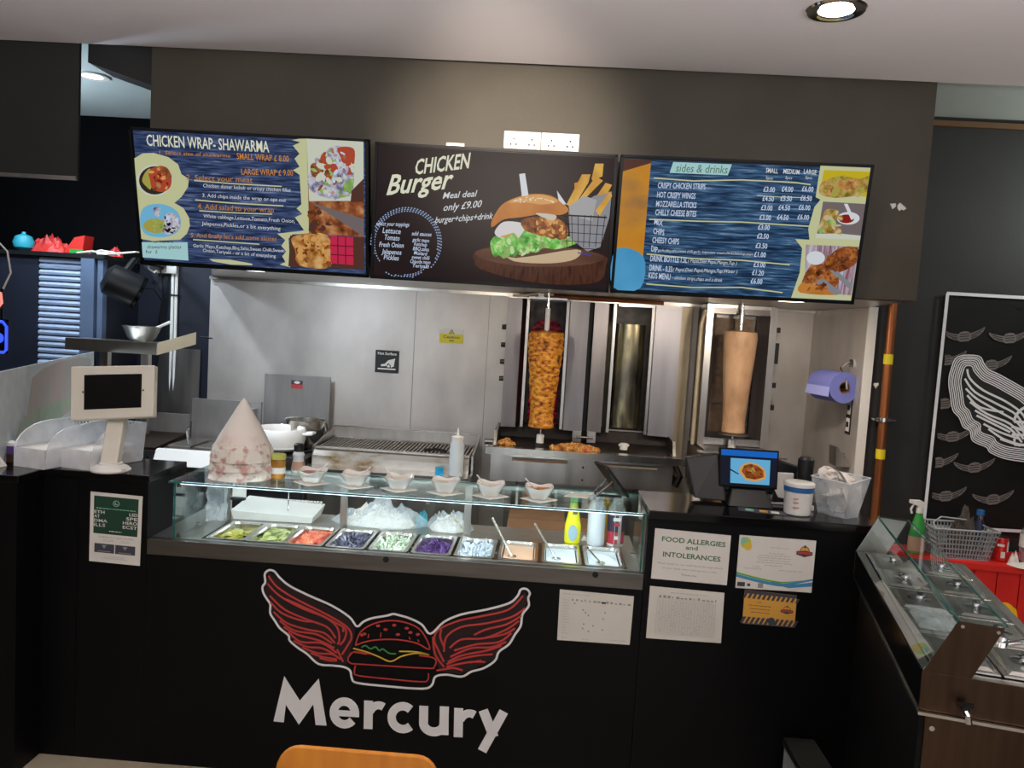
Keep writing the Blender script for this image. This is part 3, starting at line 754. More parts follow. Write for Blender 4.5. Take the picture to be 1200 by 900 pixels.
 ('S',[(0.554,0.255),(0.6084,0.2137),(0.8554,0.3028),(0.853,0.232),(0.7517,0.1897),(0.6001,0.1892)],'bun2'),
 ('S',[(0.5031,0.3436),(0.5509,0.3955),(0.6568,0.4223),(0.7819,0.3888),(0.8571,0.3968),(0.8498,0.3414),(0.7667,0.2934),(0.722,0.3043),(0.6875,0.2614),(0.6249,0.2704),(0.5994,0.2206),(0.554,0.255),(0.5193,0.212),(0.5,0.2806)],'lettuce'),
 ('S',[(0.5151,0.4073),(0.5491,0.4732),(0.6201,0.4729),(0.6387,0.436),(0.6051,0.3544),(0.5519,0.3487),(0.5204,0.3688)],'egg'),
 ('P',[(0.5338,0.3624),(0.5952,0.4002),(0.5697,0.3506)],'cheese'),
 ('S',[(0.6199,0.4806),(0.6545,0.5154),(0.7517,0.5256),(0.8107,0.4697),(0.8089,0.3761),(0.7469,0.3695),(0.6572,0.4068),(0.6299,0.435)],'crispy'),
 ('B',[(0.5089,0.2816),(0.5516,0.3643),(0.6579,0.3756),(0.7828,0.3577),(0.8529,0.3885),(0.8368,0.3321),(0.722,0.3043),(0.6077,0.245),(0.5369,0.2218)],90,0.01518,['lettuce','greens','lettuce','paleleaf'],9),
 ('B',[(0.6289,0.4738),(0.7519,0.5179),(0.8065,0.4615),(0.8,0.3751),(0.6928,0.4027)],60,0.01161,['crispy','wings','bunlight'],10),
 ('S',[(0.4965,0.4443),(0.5042,0.4995),(0.5376,0.596),(0.5981,0.6564),(0.668,0.6869),(0.7388,0.6789),(0.7932,0.6229),(0.8121,0.5785),(0.7777,0.5439),(0.7069,0.5442),(0.6192,0.5116),(0.5488,0.4887),(0.5057,0.4297)],'bun'),
 ('S',[(0.5637,0.6142),(0.6157,0.6583),(0.7034,0.6829),(0.7662,0.6432),(0.7051,0.6136),(0.6342,0.6216)],'bunlight'),
 ('P',[(0.7284,0.6472),(0.7263,0.6423),(0.7219,0.6418),(0.7196,0.6463),(0.7217,0.6512),(0.7261,0.6516)],'sesame'),
 ('P',[(0.597,0.6332),(0.5949,0.6283),(0.5905,0.6278),(0.5882,0.6323),(0.5903,0.6372),(0.5947,0.6376)],'sesame'),
 ('P',[(0.7493,0.6391),(0.7472,0.6342),(0.7428,0.6337),(0.7405,0.6381),(0.7426,0.643),(0.747,0.6435)],'sesame'),
 ('P',[(0.6162,0.6352),(0.6141,0.6303),(0.6097,0.6299),(0.6074,0.6343),(0.6095,0.6392),(0.6139,0.6397)],'sesame'),
 ('P',[(0.6162,0.6214),(0.6141,0.6165),(0.6097,0.616),(0.6074,0.6205),(0.6095,0.6254),(0.6139,0.6258)],'sesame'),
 ('P',[(0.6871,0.6558),(0.685,0.6509),(0.6806,0.6504),(0.6783,0.6548),(0.6804,0.6597),(0.6848,0.6602)],'sesame'),
 ('P',[(0.7188,0.6523),(0.7167,0.6474),(0.7123,0.6469),(0.71,0.6513),(0.7121,0.6562),(0.7165,0.6567)],'sesame'),
 ('P',[(0.6324,0.6256),(0.6303,0.6207),(0.6259,0.6202),(0.6236,0.6247),(0.6257,0.6296),(0.6301,0.63)],'sesame'),
 ('P',[(0.6138,0.6471),(0.6117,0.6422),(0.6073,0.6417),(0.605,0.6462),(0.6071,0.6511),(0.6115,0.6515)],'sesame'),
 ('P',[(0.6579,0.6386),(0.6558,0.6337),(0.6514,0.6332),(0.6491,0.6377),(0.6512,0.6426),(0.6556,0.643)],'sesame'),
 ('P',[(0.6779,0.6428),(0.6758,0.6379),(0.6714,0.6375),(0.6691,0.6419),(0.6712,0.6468),(0.6756,0.6473)],'sesame'),
 ('P',[(0.6557,0.6463),(0.6536,0.6414),(0.6492,0.6409),(0.6469,0.6454),(0.649,0.6503),(0.6534,0.6507)],'sesame'),
 ('P',[(0.6597,0.6511),(0.6576,0.6462),(0.6532,0.6457),(0.6509,0.6502),(0.653,0.6551),(0.6574,0.6555)],'sesame'),
 ('P',[(0.62,0.6413),(0.6179,0.6364),(0.6135,0.636),(0.6112,0.6404),(0.6132,0.6453),(0.6177,0.6458)],'sesame'),
 ('P',[(0.5921,0.6272),(0.59,0.6223),(0.5856,0.6219),(0.5832,0.6263),(0.5853,0.6312),(0.5897,0.6317)],'sesame'),
 ('P',[(0.7512,0.6324),(0.7491,0.6275),(0.7447,0.6271),(0.7424,0.6315),(0.7445,0.6364),(0.7489,0.6369)],'sesame'),
 ('P',[(0.639,0.6398),(0.6369,0.6349),(0.6325,0.6344),(0.6302,0.6388),(0.6323,0.6437),(0.6367,0.6442)],'sesame'),
 ('P',[(0.6683,0.6585),(0.6662,0.6536),(0.6618,0.6531),(0.6595,0.6575),(0.6616,0.6624),(0.666,0.6629)],'sesame'),
 ('P',[(0.6057,0.6341),(0.6036,0.6291),(0.5992,0.6287),(0.5969,0.6331),(0.599,0.638),(0.6034,0.6385)],'sesame'),
 ('P',[(0.6971,0.6563),(0.6951,0.6515),(0.6907,0.651),(0.6883,0.6554),(0.6904,0.6603),(0.6948,0.6608)],'sesame'),
 ('P',[(0.7399,0.6413),(0.7378,0.6364),(0.7334,0.636),(0.7311,0.6404),(0.7332,0.6453),(0.7376,0.6458)],'sesame'),
 ('P',[(0.6027,0.6332),(0.6006,0.6283),(0.5962,0.6278),(0.5939,0.6323),(0.596,0.6372),(0.6004,0.6376)],'sesame'),
 ('P',[(0.7499,0.6332),(0.7478,0.6283),(0.7434,0.6278),(0.7411,0.6323),(0.7431,0.6372),(0.7475,0.6376)],'sesame'),
 ('P',[(0.7434,0.6429),(0.7414,0.638),(0.7369,0.6376),(0.7346,0.642),(0.7367,0.6469),(0.7411,0.6474)],'sesame'),
 ('P',[(0.7037,0.6571),(0.7016,0.6522),(0.6972,0.6518),(0.6949,0.6562),(0.6969,0.6611),(0.7013,0.6615)],'sesame'),
 ('P',[(0.6414,0.6585),(0.6393,0.6536),(0.6349,0.6531),(0.6326,0.6575),(0.6347,0.6624),(0.6391,0.6629)],'sesame'),
 ('S',[(0.6802,0.5491),(0.7601,0.542),(0.7523,0.5024),(0.7075,0.521)],'cheese2'),
 ('P',[(0.6012,0.8228),(0.6248,0.8313),(0.6445,0.6721),(0.6173,0.6631)],'white'),
 ('P',[(0.7597,0.7196),(0.802,0.6238),(0.7888,0.6224),(0.7686,0.6512)],'white'),
 ('P',[(0.8121,0.5785),(0.9146,0.6973),(0.9839,0.7354),(0.9809,0.5498),(0.9523,0.3288),(0.9001,0.2919),(0.8266,0.3779)],'paper'),
 ('P',[(0.802,0.6238),(0.8574,0.8449),(0.8925,0.8485),(0.8855,0.7865),(0.8293,0.5958)],'chip'),
 ('P',[(0.8977,0.8184),(0.9077,0.9265),(0.9426,0.9301),(0.9411,0.8383),(0.9026,0.8036)],'chip'),
 ('P',[(0.8291,0.6035),(0.9148,0.8355),(0.9447,0.808),(0.8716,0.662)],'chip'),
 ('P',[(0.9222,0.5901),(0.9751,0.7344),(0.9866,0.7049),(0.941,0.5534)],'chip'),
 ('P',[(0.9234,0.6983),(0.9556,0.7938),(0.9824,0.7813),(0.9668,0.7182)],'chip'),
 ('P',[(0.8285,0.7805),(0.8502,0.7905),(0.8476,0.7288),(0.8318,0.7271)],'chip'),
 ('P',[(0.8113,0.6093),(0.8707,0.6927),(0.9243,0.6675),(0.9113,0.5115),(0.8218,0.5485)],'paper2'),
 ('L',[(0.7998,0.5462),(0.8157,0.3143)],0.75,'wire',False),
 ('L',[(0.8262,0.549),(0.8383,0.3167)],0.75,'wire',False),
 ('L',[(0.8527,0.5518),(0.8609,0.3191)],0.75,'wire',False),
 ('L',[(0.8791,0.5546),(0.8835,0.3215)],0.75,'wire',False),
 ('L',[(0.9055,0.5574),(0.9061,0.3239)],0.75,'wire',False),
 ('L',[(0.9364,0.5606),(0.9324,0.3267)],0.75,'wire',False),
 ('L',[(0.9628,0.5634),(0.955,0.3291)],0.75,'wire',False),
 ('L',[(0.7936,0.5455),(0.9704,0.5456)],1.75,'wire',False),
 ('L',[(0.7988,0.484),(0.9671,0.4832)],0.75,'wire',False),
 ('L',[(0.8041,0.4223),(0.9637,0.4206)],0.75,'wire',False),
 ('L',[(0.8093,0.3605),(0.9603,0.3578)],0.75,'wire',False),
 ('L',[(0.8133,0.314),(0.9578,0.3106)],0.75,'wire',False),
 ('L',[(0.8605,0.2799),(0.9188,0.2626)],1.25,'wireblue',False),
]
SIDES_MENU=[
 ('P',[(0.0112,0.9718),(0.9856,0.969),(0.9839,0.0243),(0.0126,0.0329)],'boardblue'),
 ('P',[(0.0075,0.9714),(0.1214,0.9689),(0.1233,0.0456),(0.007,0.0477)],'blurorange'),
 ('S',[(0.0085,0.3229),(0.1244,0.2807),(0.1233,0.0456),(0.007,0.0477)],'blurblue'),
 ('P',[(0.0075,0.9714),(0.1214,0.9689),(0.1224,0.949),(0.0076,0.8797)],'brown'),
 ('P',[(0.2101,0.9622),(0.4435,0.9625),(0.4319,0.8859),(0.1997,0.886)],'tag'),
 ('T','sides & drinks',(0.223,0.8949),0.2053,0.0599,'greentext',0.1,0.005,0.0025),
 ('T','SMALL',(0.5803,0.9167),0.0482,0.0333,'white',0,0.015,-0.0039),
 ('T','MEDIUM',(0.6495,0.9147),0.0636,0.0334,'white',0,0.015,-0.0024),
 ('T','LARGE',(0.7299,0.9189),0.0503,0.0334,'white',0,0.015,-0.0037),
 ('T','5pcs',(0.5834,0.8698),0.027,0.0201,'white',0.1,0,-0.0009),
 ('T','5pcs',(0.6598,0.8769),0.027,0.0202,'white',0.1,0,-0.0008),
 ('T','5pcs',(0.7382,0.8843),0.027,0.0201,'white',0.1,0,-0.0009),
 ('L',[(0.1396,0.8451),(0.2978,0.8363),(0.4882,0.8575),(0.6999,0.8553),(0.7633,0.8443)],1.417,'cream',False),
 ('L',[(0.1342,0.5518),(0.3326,0.5528),(0.5068,0.5602),(0.7851,0.5512)],1.417,'cream',False),
 ('L',[(0.1363,0.2994),(0.3279,0.2815),(0.524,0.2852),(0.7222,0.2677)],1.417,'cream',False),
 ('L',[(0.1465,0.0782),(0.3394,0.0686),(0.5364,0.0863),(0.7069,0.062)],1.417,'cream',False),
 ('L',[(0.5574,0.7538),(0.6495,0.7487),(0.7653,0.7526)],0.85,'cream',False),
 ('T','CRISPY CHICKEN STRIPS',(0.1573,0.7759),0.1915,0.0421,'bluewhite',0,0.018,0.0043),
 ('T','HOT CRISPY WINGS',(0.1576,0.7098),0.1547,0.0423,'bluewhite',0,0.018,0.0007),
 ('T','MOZZARELLA STICKS',(0.1569,0.6449),0.1628,0.0425,'bluewhite',0,0.018,0.0014),
 ('T','CHILLY CHEESE BITES',(0.1569,0.5831),0.1662,0.0428,'bluewhite',0,0.018,0.0016),
 ('T','MIX',(0.1562,0.5175),0.0353,0.043,'bluewhite',0,0.018,-0.0105),
 ('T','CHIPS',(0.1555,0.4499),0.0451,0.0432,'bluewhite',0,0.018,-0.0098),
 ('T','CHEESY CHIPS',(0.1547,0.3835),0.1093,0.0435,'bluewhite',0,0.018,-0.004),
 ('T','DIP',(0.1537,0.3221),0.026,0.0436,'bluewhite',0,0.018,-0.0117),
 ('T','DRINK BOTTLE 1.5L',(0.1533,0.248),0.1519,0.0439,'bluewhite',0,0.018,-0.0004),
 ('T','DRINK - 0.33',(0.1535,0.1806),0.0936,0.0442,'bluewhite',0,0.018,-0.0057),
 ('T','KIDS MENU',(0.1523,0.1235),0.0908,0.0444,'bluewhite',0,0.018,-0.0061),
 ('T','garlic,bbq,salsa,sweet chilli,garlic mayo,sour cream,chives,ketchup,mayo',(0.1811,0.3211),0.3876,0.0209,'white',0.1,0,0.0035),
 ('T','( Pepsi,Diet Pepsi,Mango,7up )',(0.3078,0.2532),0.1988,0.0281,'white',0.15,0,-0.005),
 ('T','( Pepsi,Diet Pepsi,Mango,7up,Water )',(0.2497,0.1822),0.2626,0.0283,'white',0.15,0,0.0059),
 ('T','- chicken strips,chips and a drink',(0.2497,0.1233),0.2055,0.0267,'white',0.15,0,-0.0029),
 ('T','£3.00',(0.5796,0.7831),0.0455,0.0371,'bluewhite',0,0.02,-0.0026),
 ('T','£4.00',(0.6515,0.7898),0.0455,0.0371,'bluewhite',0,0.02,-0.0026),
 ('T','£6.00',(0.7311,0.7972),0.0456,0.0371,'bluewhite',0,0.02,-0.0026),
 ('T','£4.50',(0.58,0.7183),0.0456,0.0373,'bluewhite',0,0.02,-0.0026),
 ('T','£5.50',(0.6511,0.7249),0.0457,0.0373,'bluewhite',0,0.02,-0.0026),
 ('T','£6.50',(0.73,0.7323),0.0457,0.0373,'bluewhite',0,0.02,-0.0026),
 ('T','£3.00',(0.5785,0.6531),0.0457,0.0375,'bluewhite',0,0.02,-0.0027),
 ('T','£4.50',(0.6479,0.6595),0.0458,0.0375,'bluewhite',0,0.02,-0.0027),
 ('T','£6.00',(0.7279,0.6669),0.0459,0.0375,'bluewhite',0,0.02,-0.0027),
 ('T','£3.00',(0.5772,0.584),0.0459,0.0377,'bluewhite',0,0.02,-0.0027),
 ('T','£4.50',(0.6468,0.5904),0.0459,0.0378,'bluewhite',0,0.02,-0.0027),
 ('T','£6.00',(0.728,0.5979),0.046,0.0378,'bluewhite',0,0.02,-0.0027),
 ('T','£3.00',(0.5759,0.5145),0.047,0.038,'bluewhite',0,0.02,-0.0026),
 ('T','£2.50',(0.5762,0.4501),0.0471,0.0381,'bluewhite',0,0.02,-0.0027),
 ('T','£3.50',(0.5749,0.3798),0.0472,0.0384,'bluewhite',0,0.02,-0.0027),
 ('T','£1.00',(0.5731,0.3162),0.0474,0.0386,'bluewhite',0,0.02,-0.0028),
 ('T','£3.00',(0.576,0.242),0.0475,0.0388,'bluewhite',0,0.02,-0.0028),
 ('T','£1.20',(0.5738,0.183),0.0477,0.039,'bluewhite',0,0.02,-0.0029),
 ('T','£6.00',(0.5719,0.1201),0.0478,0.0392,'bluewhite',0,0.02,-0.0029),
 ('P',[(0.7917,0.9785),(0.9985,0.9777),(0.9909,0.0276),(0.7442,0.0273),(0.7655,0.2146),(0.7625,0.3917),(0.7304,0.4554),(0.7873,0.4554),(0.7767,0.533),(0.7894,0.6898),(0.8096,0.7431),(0.7891,0.7582),(0.7898,0.8773)],'cream'),
 ('P',[(0.8083,0.9498),(0.9931,0.9503),(0.9941,0.7773),(0.8016,0.785)],'yellowbg'),
 ('S',[(0.8035,0.7852),(0.8054,0.8618),(0.8692,0.91),(0.9471,0.9004),(0.9895,0.9128),(0.9913,0.8112),(0.9,0.7651),(0.842,0.7632)],'nuggets'),
 ('B',[(0.8067,0.845),(0.8698,0.9016),(0.9854,0.904),(0.9884,0.8109),(0.8413,0.7716)],40,0.01417,['nuggets','chicken','yellowveg'],11),
 ('P',[(0.8203,0.7304),(0.9955,0.726),(0.9973,0.4694),(0.8107,0.4698),(0.8177,0.5715)],'greybrown'),
 ('S',[(0.8248,0.6068),(0.8389,0.6772),(0.8886,0.6645),(0.8808,0.5773),(0.9105,0.5104),(0.8217,0.5197)],'nuggets'),
 ('P',[(0.9738,0.624),(0.9732,0.6123),(0.9696,0.6011),(0.9633,0.5912),(0.9546,0.5832),(0.9442,0.5778),(0.9328,0.5752),(0.9211,0.5756),(0.91,0.5791),(0.9002,0.5854),(0.8923,0.594),(0.887,0.6044),(0.8846,0.6158),(0.8852,0.6275),(0.8888,0.6387),(0.8952,0.6486),(0.9038,0.6565),(0.9142,0.6619),(0.9256,0.6645),(0.9372,0.6641),(0.9483,0.6606),(0.9581,0.6544),(0.966,0.6458),(0.9713,0.6354)],'white'),
 ('P',[(0.9527,0.6186),(0.9523,0.6105),(0.9498,0.6028),(0.9454,0.5959),(0.9394,0.5904),(0.9321,0.5866),(0.9242,0.5848),(0.9161,0.5851),(0.9083,0.5875),(0.9015,0.5919),(0.8961,0.5978),(0.8924,0.605),(0.8907,0.6129),(0.8911,0.621),(0.8936,0.6287),(0.898,0.6356),(0.9041,0.6411),(0.9113,0.6449),(0.9192,0.6467),(0.9273,0.6463),(0.935,0.644),(0.9419,0.6396),(0.9473,0.6337),(0.951,0.6265)],'sauce'),
 ('P',[(0.9035,0.7209),(0.918,0.7223),(0.9527,0.6186),(0.9418,0.609)],'white'),
 ('P',[(0.8084,0.501),(0.9008,0.5095),(0.9947,0.5007),(0.9973,0.4694),(0.8107,0.4698)],'plate'),
 ('P',[(0.7752,0.4192),(0.9885,0.4211),(0.9857,0.0671),(0.7778,0.0719),(0.7872,0.2166)],'cloth'),
 ('S',[(0.8585,0.2943),(0.9091,0.405),(0.9824,0.4117),(0.9861,0.3059),(0.923,0.2288),(0.8541,0.2226)],'wings'),
 ('S',[(0.7865,0.1986),(0.8192,0.2907),(0.8809,0.2607),(0.9286,0.1576),(0.8748,0.0807),(0.7844,0.0906)],'wings'),
 ('S',[(0.7805,0.1443),(0.8312,0.1309),(0.9357,0.068),(0.7781,0.0684)],'bun'),
 ('P',[(0.8587,0.3298),(0.8584,0.3169),(0.8556,0.3047),(0.8505,0.2939),(0.8434,0.2854),(0.8347,0.2796),(0.8252,0.277),(0.8154,0.2779),(0.8061,0.282),(0.7978,0.2891),(0.7911,0.2988),(0.7865,0.3104),(0.7843,0.323),(0.7846,0.3359),(0.7875,0.3481),(0.7926,0.3588),(0.7997,0.3673),(0.8083,0.373),(0.8178,0.3756),(0.8276,0.3748),(0.8369,0.3707),(0.8452,0.3636),(0.8519,0.3539),(0.8565,0.3424)],'white'),
 ('P',[(0.8299,0.1487),(0.8568,0.1871),(0.9442,0.0869),(0.9262,0.0617)],'steelgrey'),
 ('P',[(0.8822,0.243),(0.9117,0.2457),(0.9844,0.1447),(0.9831,0.0994)],'steelgrey'),
 ('B',[(0.8571,0.3119),(0.9098,0.3963),(0.9782,0.4025),(0.9763,0.305),(0.8639,0.2235)],40,0.01315,['wings','crispy','meat'],12),
 ('B',[(0.7914,0.1991),(0.8199,0.2819),(0.9173,0.1746),(0.8643,0.0887),(0.7937,0.1005)],36,0.01315,['wings','crispy','meat'],13),
 ('B',[(0.8248,0.6068),(0.8886,0.6645),(0.9105,0.5104),(0.8217,0.5197)],22,0.01214,['nuggets','bun2','greens'],14),
]
LOGO=[
 ('P',[(-0.975,0.772),(-0.932,0.747),(-0.818,0.689),(-0.675,0.625),(-0.641,0.58),(-0.648,0.532),(-0.667,0.445),(-0.724,0.443),(-0.775,0.446),(-0.852,0.497),(-0.925,0.568),(-0.96,0.622),(-0.987,0.705)],'maroonfill'),
 ('P',[(-0.025,0.773),(-0.051,0.738),(-0.161,0.681),(-0.314,0.622),(-0.358,0.574),(-0.35,0.508),(-0.319,0.444),(-0.24,0.441),(-0.119,0.508),(-0.073,0.573),(-0.036,0.655),(-0.014,0.741)],'maroonfill'),
 ('L',[(-0.637,0.592),(-0.666,0.625),(-0.733,0.663),(-0.818,0.694),(-0.894,0.726),(-0.932,0.754),(-0.954,0.777),(-0.975,0.779),(-0.989,0.763),(-0.986,0.733),(-0.996,0.714),(-0.991,0.691),(-0.976,0.668),(-0.964,0.65),(-0.963,0.617),(-0.945,0.59),(-0.925,0.563),(-0.891,0.537),(-0.886,0.518),(-0.852,0.492),(-0.819,0.473),(-0.775,0.438),(-0.723,0.436),(-0.681,0.434),(-0.655,0.422),(-0.647,0.394),(-0.627,0.377),(-0.515,0.373),(-0.385,0.374),(-0.348,0.39),(-0.336,0.424),(-0.295,0.435),(-0.239,0.432),(-0.204,0.454),(-0.159,0.471),(-0.119,0.503),(-0.107,0.537),(-0.072,0.568),(-0.052,0.607),(-0.033,0.641),(-0.029,0.684),(-0.008,0.718),(-0.012,0.746),(-0.007,0.765),(-0.021,0.78),(-0.041,0.776),(-0.051,0.752),(-0.081,0.722),(-0.162,0.692),(-0.252,0.667),(-0.315,0.634),(-0.363,0.585),(-0.397,0.618),(-0.444,0.638),(-0.486,0.647),(-0.505,0.649),(-0.528,0.641),(-0.583,0.627),(-0.614,0.611)],2.625,'white',True),
 ('L',[(-0.975,0.758),(-0.94,0.718),(-0.864,0.676),(-0.75,0.628),(-0.674,0.587),(-0.655,0.551),(-0.666,0.521),(-0.688,0.481)],2.333,'red',False),
 ('L',[(-0.978,0.729),(-0.93,0.686),(-0.844,0.645),(-0.759,0.618),(-0.711,0.584),(-0.7,0.538),(-0.706,0.518)],2.333,'red',False),
 ('L',[(-0.906,0.675),(-0.806,0.638),(-0.721,0.602),(-0.678,0.577),(-0.681,0.539),(-0.697,0.517)],2.333,'red',False),
 ('L',[(-0.967,0.683),(-0.909,0.635),(-0.824,0.604),(-0.748,0.581),(-0.714,0.541)],2.333,'red',False),
 ('L',[(-0.964,0.659),(-0.918,0.62),(-0.842,0.598),(-0.8,0.598)],2.333,'red',False),
 ('L',[(-0.951,0.623),(-0.898,0.584),(-0.822,0.566),(-0.756,0.557),(-0.716,0.522)],2.333,'red',False),
 ('L',[(-0.926,0.591),(-0.869,0.558),(-0.784,0.55),(-0.727,0.521)],2.333,'red',False),
 ('L',[(-0.911,0.569),(-0.859,0.544),(-0.774,0.527),(-0.717,0.503)],2.333,'red',False),
 ('L',[(-0.892,0.551),(-0.844,0.517),(-0.764,0.518),(-0.707,0.485)],2.333,'red',False),
 ('L',[(-0.872,0.519),(-0.82,0.5),(-0.763,0.499),(-0.716,0.479)],2.333,'red',False),
 ('L',[(-0.838,0.496),(-0.781,0.479),(-0.725,0.479),(-0.692,0.462)],2.333,'red',False),
 ('L',[(-0.805,0.477),(-0.762,0.466),(-0.706,0.461)],2.333,'red',False),
 ('L',[(-0.771,0.461),(-0.733,0.454),(-0.705,0.456)],2.333,'red',False),
 ('L',[(-0.688,0.586),(-0.687,0.567)],2.333,'red',False),
 ('L',[(-0.707,0.499),(-0.682,0.453)],2.333,'red',False),
 ('L',[(-0.031,0.754),(-0.08,0.699),(-0.17,0.668),(-0.26,0.643),(-0.332,0.604),(-0.348,0.565),(-0.332,0.529),(-0.307,0.483)],2.333,'red',False),
 ('L',[(-0.021,0.708),(-0.069,0.671),(-0.159,0.641),(-0.25,0.62),(-0.303,0.578),(-0.309,0.521)],2.333,'red',False),
 ('L',[(-0.033,0.679),(-0.086,0.642),(-0.158,0.618),(-0.202,0.593)],2.333,'red',False),
 ('L',[(-0.041,0.659),(-0.085,0.623),(-0.165,0.584),(-0.247,0.573),(-0.289,0.537)],2.333,'red',False),
 ('L',[(-0.053,0.63),(-0.093,0.604),(-0.165,0.584)],2.333,'red',False),
 ('L',[(-0.066,0.611),(-0.109,0.574),(-0.191,0.559),(-0.272,0.529)],2.333,'red',False),
 ('L',[(-0.082,0.577),(-0.136,0.552),(-0.209,0.543),(-0.285,0.504)],2.333,'red',False),
 ('L',[(-0.099,0.561),(-0.153,0.538),(-0.244,0.512),(-0.293,0.484)],2.333,'red',False),
 ('L',[(-0.13,0.526),(-0.189,0.516),(-0.252,0.497),(-0.297,0.475)],2.333,'red',False),
 ('L',[(-0.155,0.495),(-0.206,0.491),(-0.26,0.477),(-0.297,0.465)],2.333,'red',False),
 ('L',[(-0.236,0.456),(-0.269,0.463),(-0.305,0.455),(-0.333,0.448)],2.333,'red',False),
 ('L',[(-0.323,0.605),(-0.326,0.576),(-0.31,0.54)],2.333,'red',False),
 ('L',[(-0.353,0.574),(-0.341,0.509),(-0.306,0.464)],2.333,'red',False),
 ('L',[(-0.169,0.499),(-0.21,0.489)],2.333,'red',False),
 ('L',[(-0.638,0.525),(-0.622,0.572),(-0.581,0.604),(-0.527,0.622),(-0.471,0.623),(-0.415,0.607),(-0.381,0.572),(-0.363,0.526),(-0.412,0.546),(-0.486,0.554),(-0.56,0.547),(-0.606,0.535),(-0.634,0.522)],1.75,'red',True),
 ('P',[(-0.599,0.566),(-0.602,0.562),(-0.607,0.56),(-0.613,0.561),(-0.616,0.565),(-0.614,0.569),(-0.608,0.571),(-0.602,0.57)],'red'),
 ('P',[(-0.55,0.601),(-0.552,0.597),(-0.558,0.595),(-0.564,0.596),(-0.566,0.6),(-0.564,0.604),(-0.558,0.606),(-0.552,0.605)],'red'),
 ('P',[(-0.521,0.589),(-0.524,0.585),(-0.529,0.583),(-0.535,0.584),(-0.538,0.588),(-0.536,0.592),(-0.53,0.594),(-0.524,0.593)],'red'),
 ('P',[(-0.49,0.608),(-0.492,0.604),(-0.498,0.602),(-0.504,0.603),(-0.506,0.607),(-0.504,0.611),(-0.498,0.613),(-0.493,0.612)],'red'),
 ('P',[(-0.474,0.574),(-0.477,0.57),(-0.482,0.568),(-0.488,0.569),(-0.491,0.573),(-0.489,0.577),(-0.483,0.579),(-0.477,0.578)],'red'),
 ('P',[(-0.443,0.6),(-0.445,0.596),(-0.451,0.594),(-0.457,0.595),(-0.46,0.599),(-0.458,0.603),(-0.452,0.605),(-0.446,0.604)],'red'),
 ('P',[(-0.429,0.585),(-0.431,0.581),(-0.437,0.579),(-0.443,0.58),(-0.445,0.584),(-0.443,0.588),(-0.437,0.59),(-0.431,0.589)],'red'),
 ('P',[(-0.401,0.58),(-0.403,0.576),(-0.409,0.574),(-0.415,0.575),(-0.417,0.579),(-0.415,0.583),(-0.409,0.585),(-0.403,0.584)],'red'),
 ('P',[(-0.608,0.562),(-0.611,0.558),(-0.616,0.555),(-0.622,0.557),(-0.625,0.561),(-0.623,0.565),(-0.617,0.567),(-0.611,0.566)],'red'),
 ('L',[(-0.593,0.551),(-0.591,0.567)],1.458,'red',False),
 ('L',[(-0.547,0.557),(-0.546,0.576)],1.458,'red',False),
 ('L',[(-0.436,0.558),(-0.441,0.567)],1.458,'red',False),
 ('L',[(-0.403,0.551),(-0.408,0.56)],1.458,'red',False),
 ('L',[(-0.616,0.514),(-0.601,0.522),(-0.582,0.511),(-0.564,0.52),(-0.549,0.507),(-0.536,0.514),(-0.512,0.5),(-0.486,0.5)],1.75,'green',False),
 ('L',[(-0.647,0.508),(-0.595,0.498),(-0.548,0.483),(-0.505,0.469),(-0.465,0.492),(-0.41,0.508),(-0.363,0.505),(-0.41,0.513),(-0.475,0.51)],1.75,'yellow',False),
 ('L',[(-0.655,0.489),(-0.632,0.497),(-0.576,0.49)],1.458,'red',False),
 ('L',[(-0.651,0.489),(-0.664,0.469),(-0.654,0.451),(-0.602,0.45),(-0.37,0.454),(-0.343,0.461),(-0.337,0.486),(-0.354,0.497),(-0.4,0.5)],1.75,'red',False),
 ('L',[(-0.66,0.484),(-0.642,0.493),(-0.595,0.489)],1.458,'red',False),
 ('L',[(-0.635,0.443),(-0.638,0.419),(-0.624,0.406),(-0.516,0.402),(-0.386,0.401),(-0.363,0.412),(-0.362,0.436)],1.75,'red',False),
]
LETTER_M=[(-0.935, 0.204), (-0.901, 0.38), (-0.839, 0.291), (-0.771, 0.382), (-0.734, 0.204), (-0.775, 0.203), (-0.787, 0.282), (-0.838, 0.199), (-0.891, 0.273), (-0.896, 0.203)]
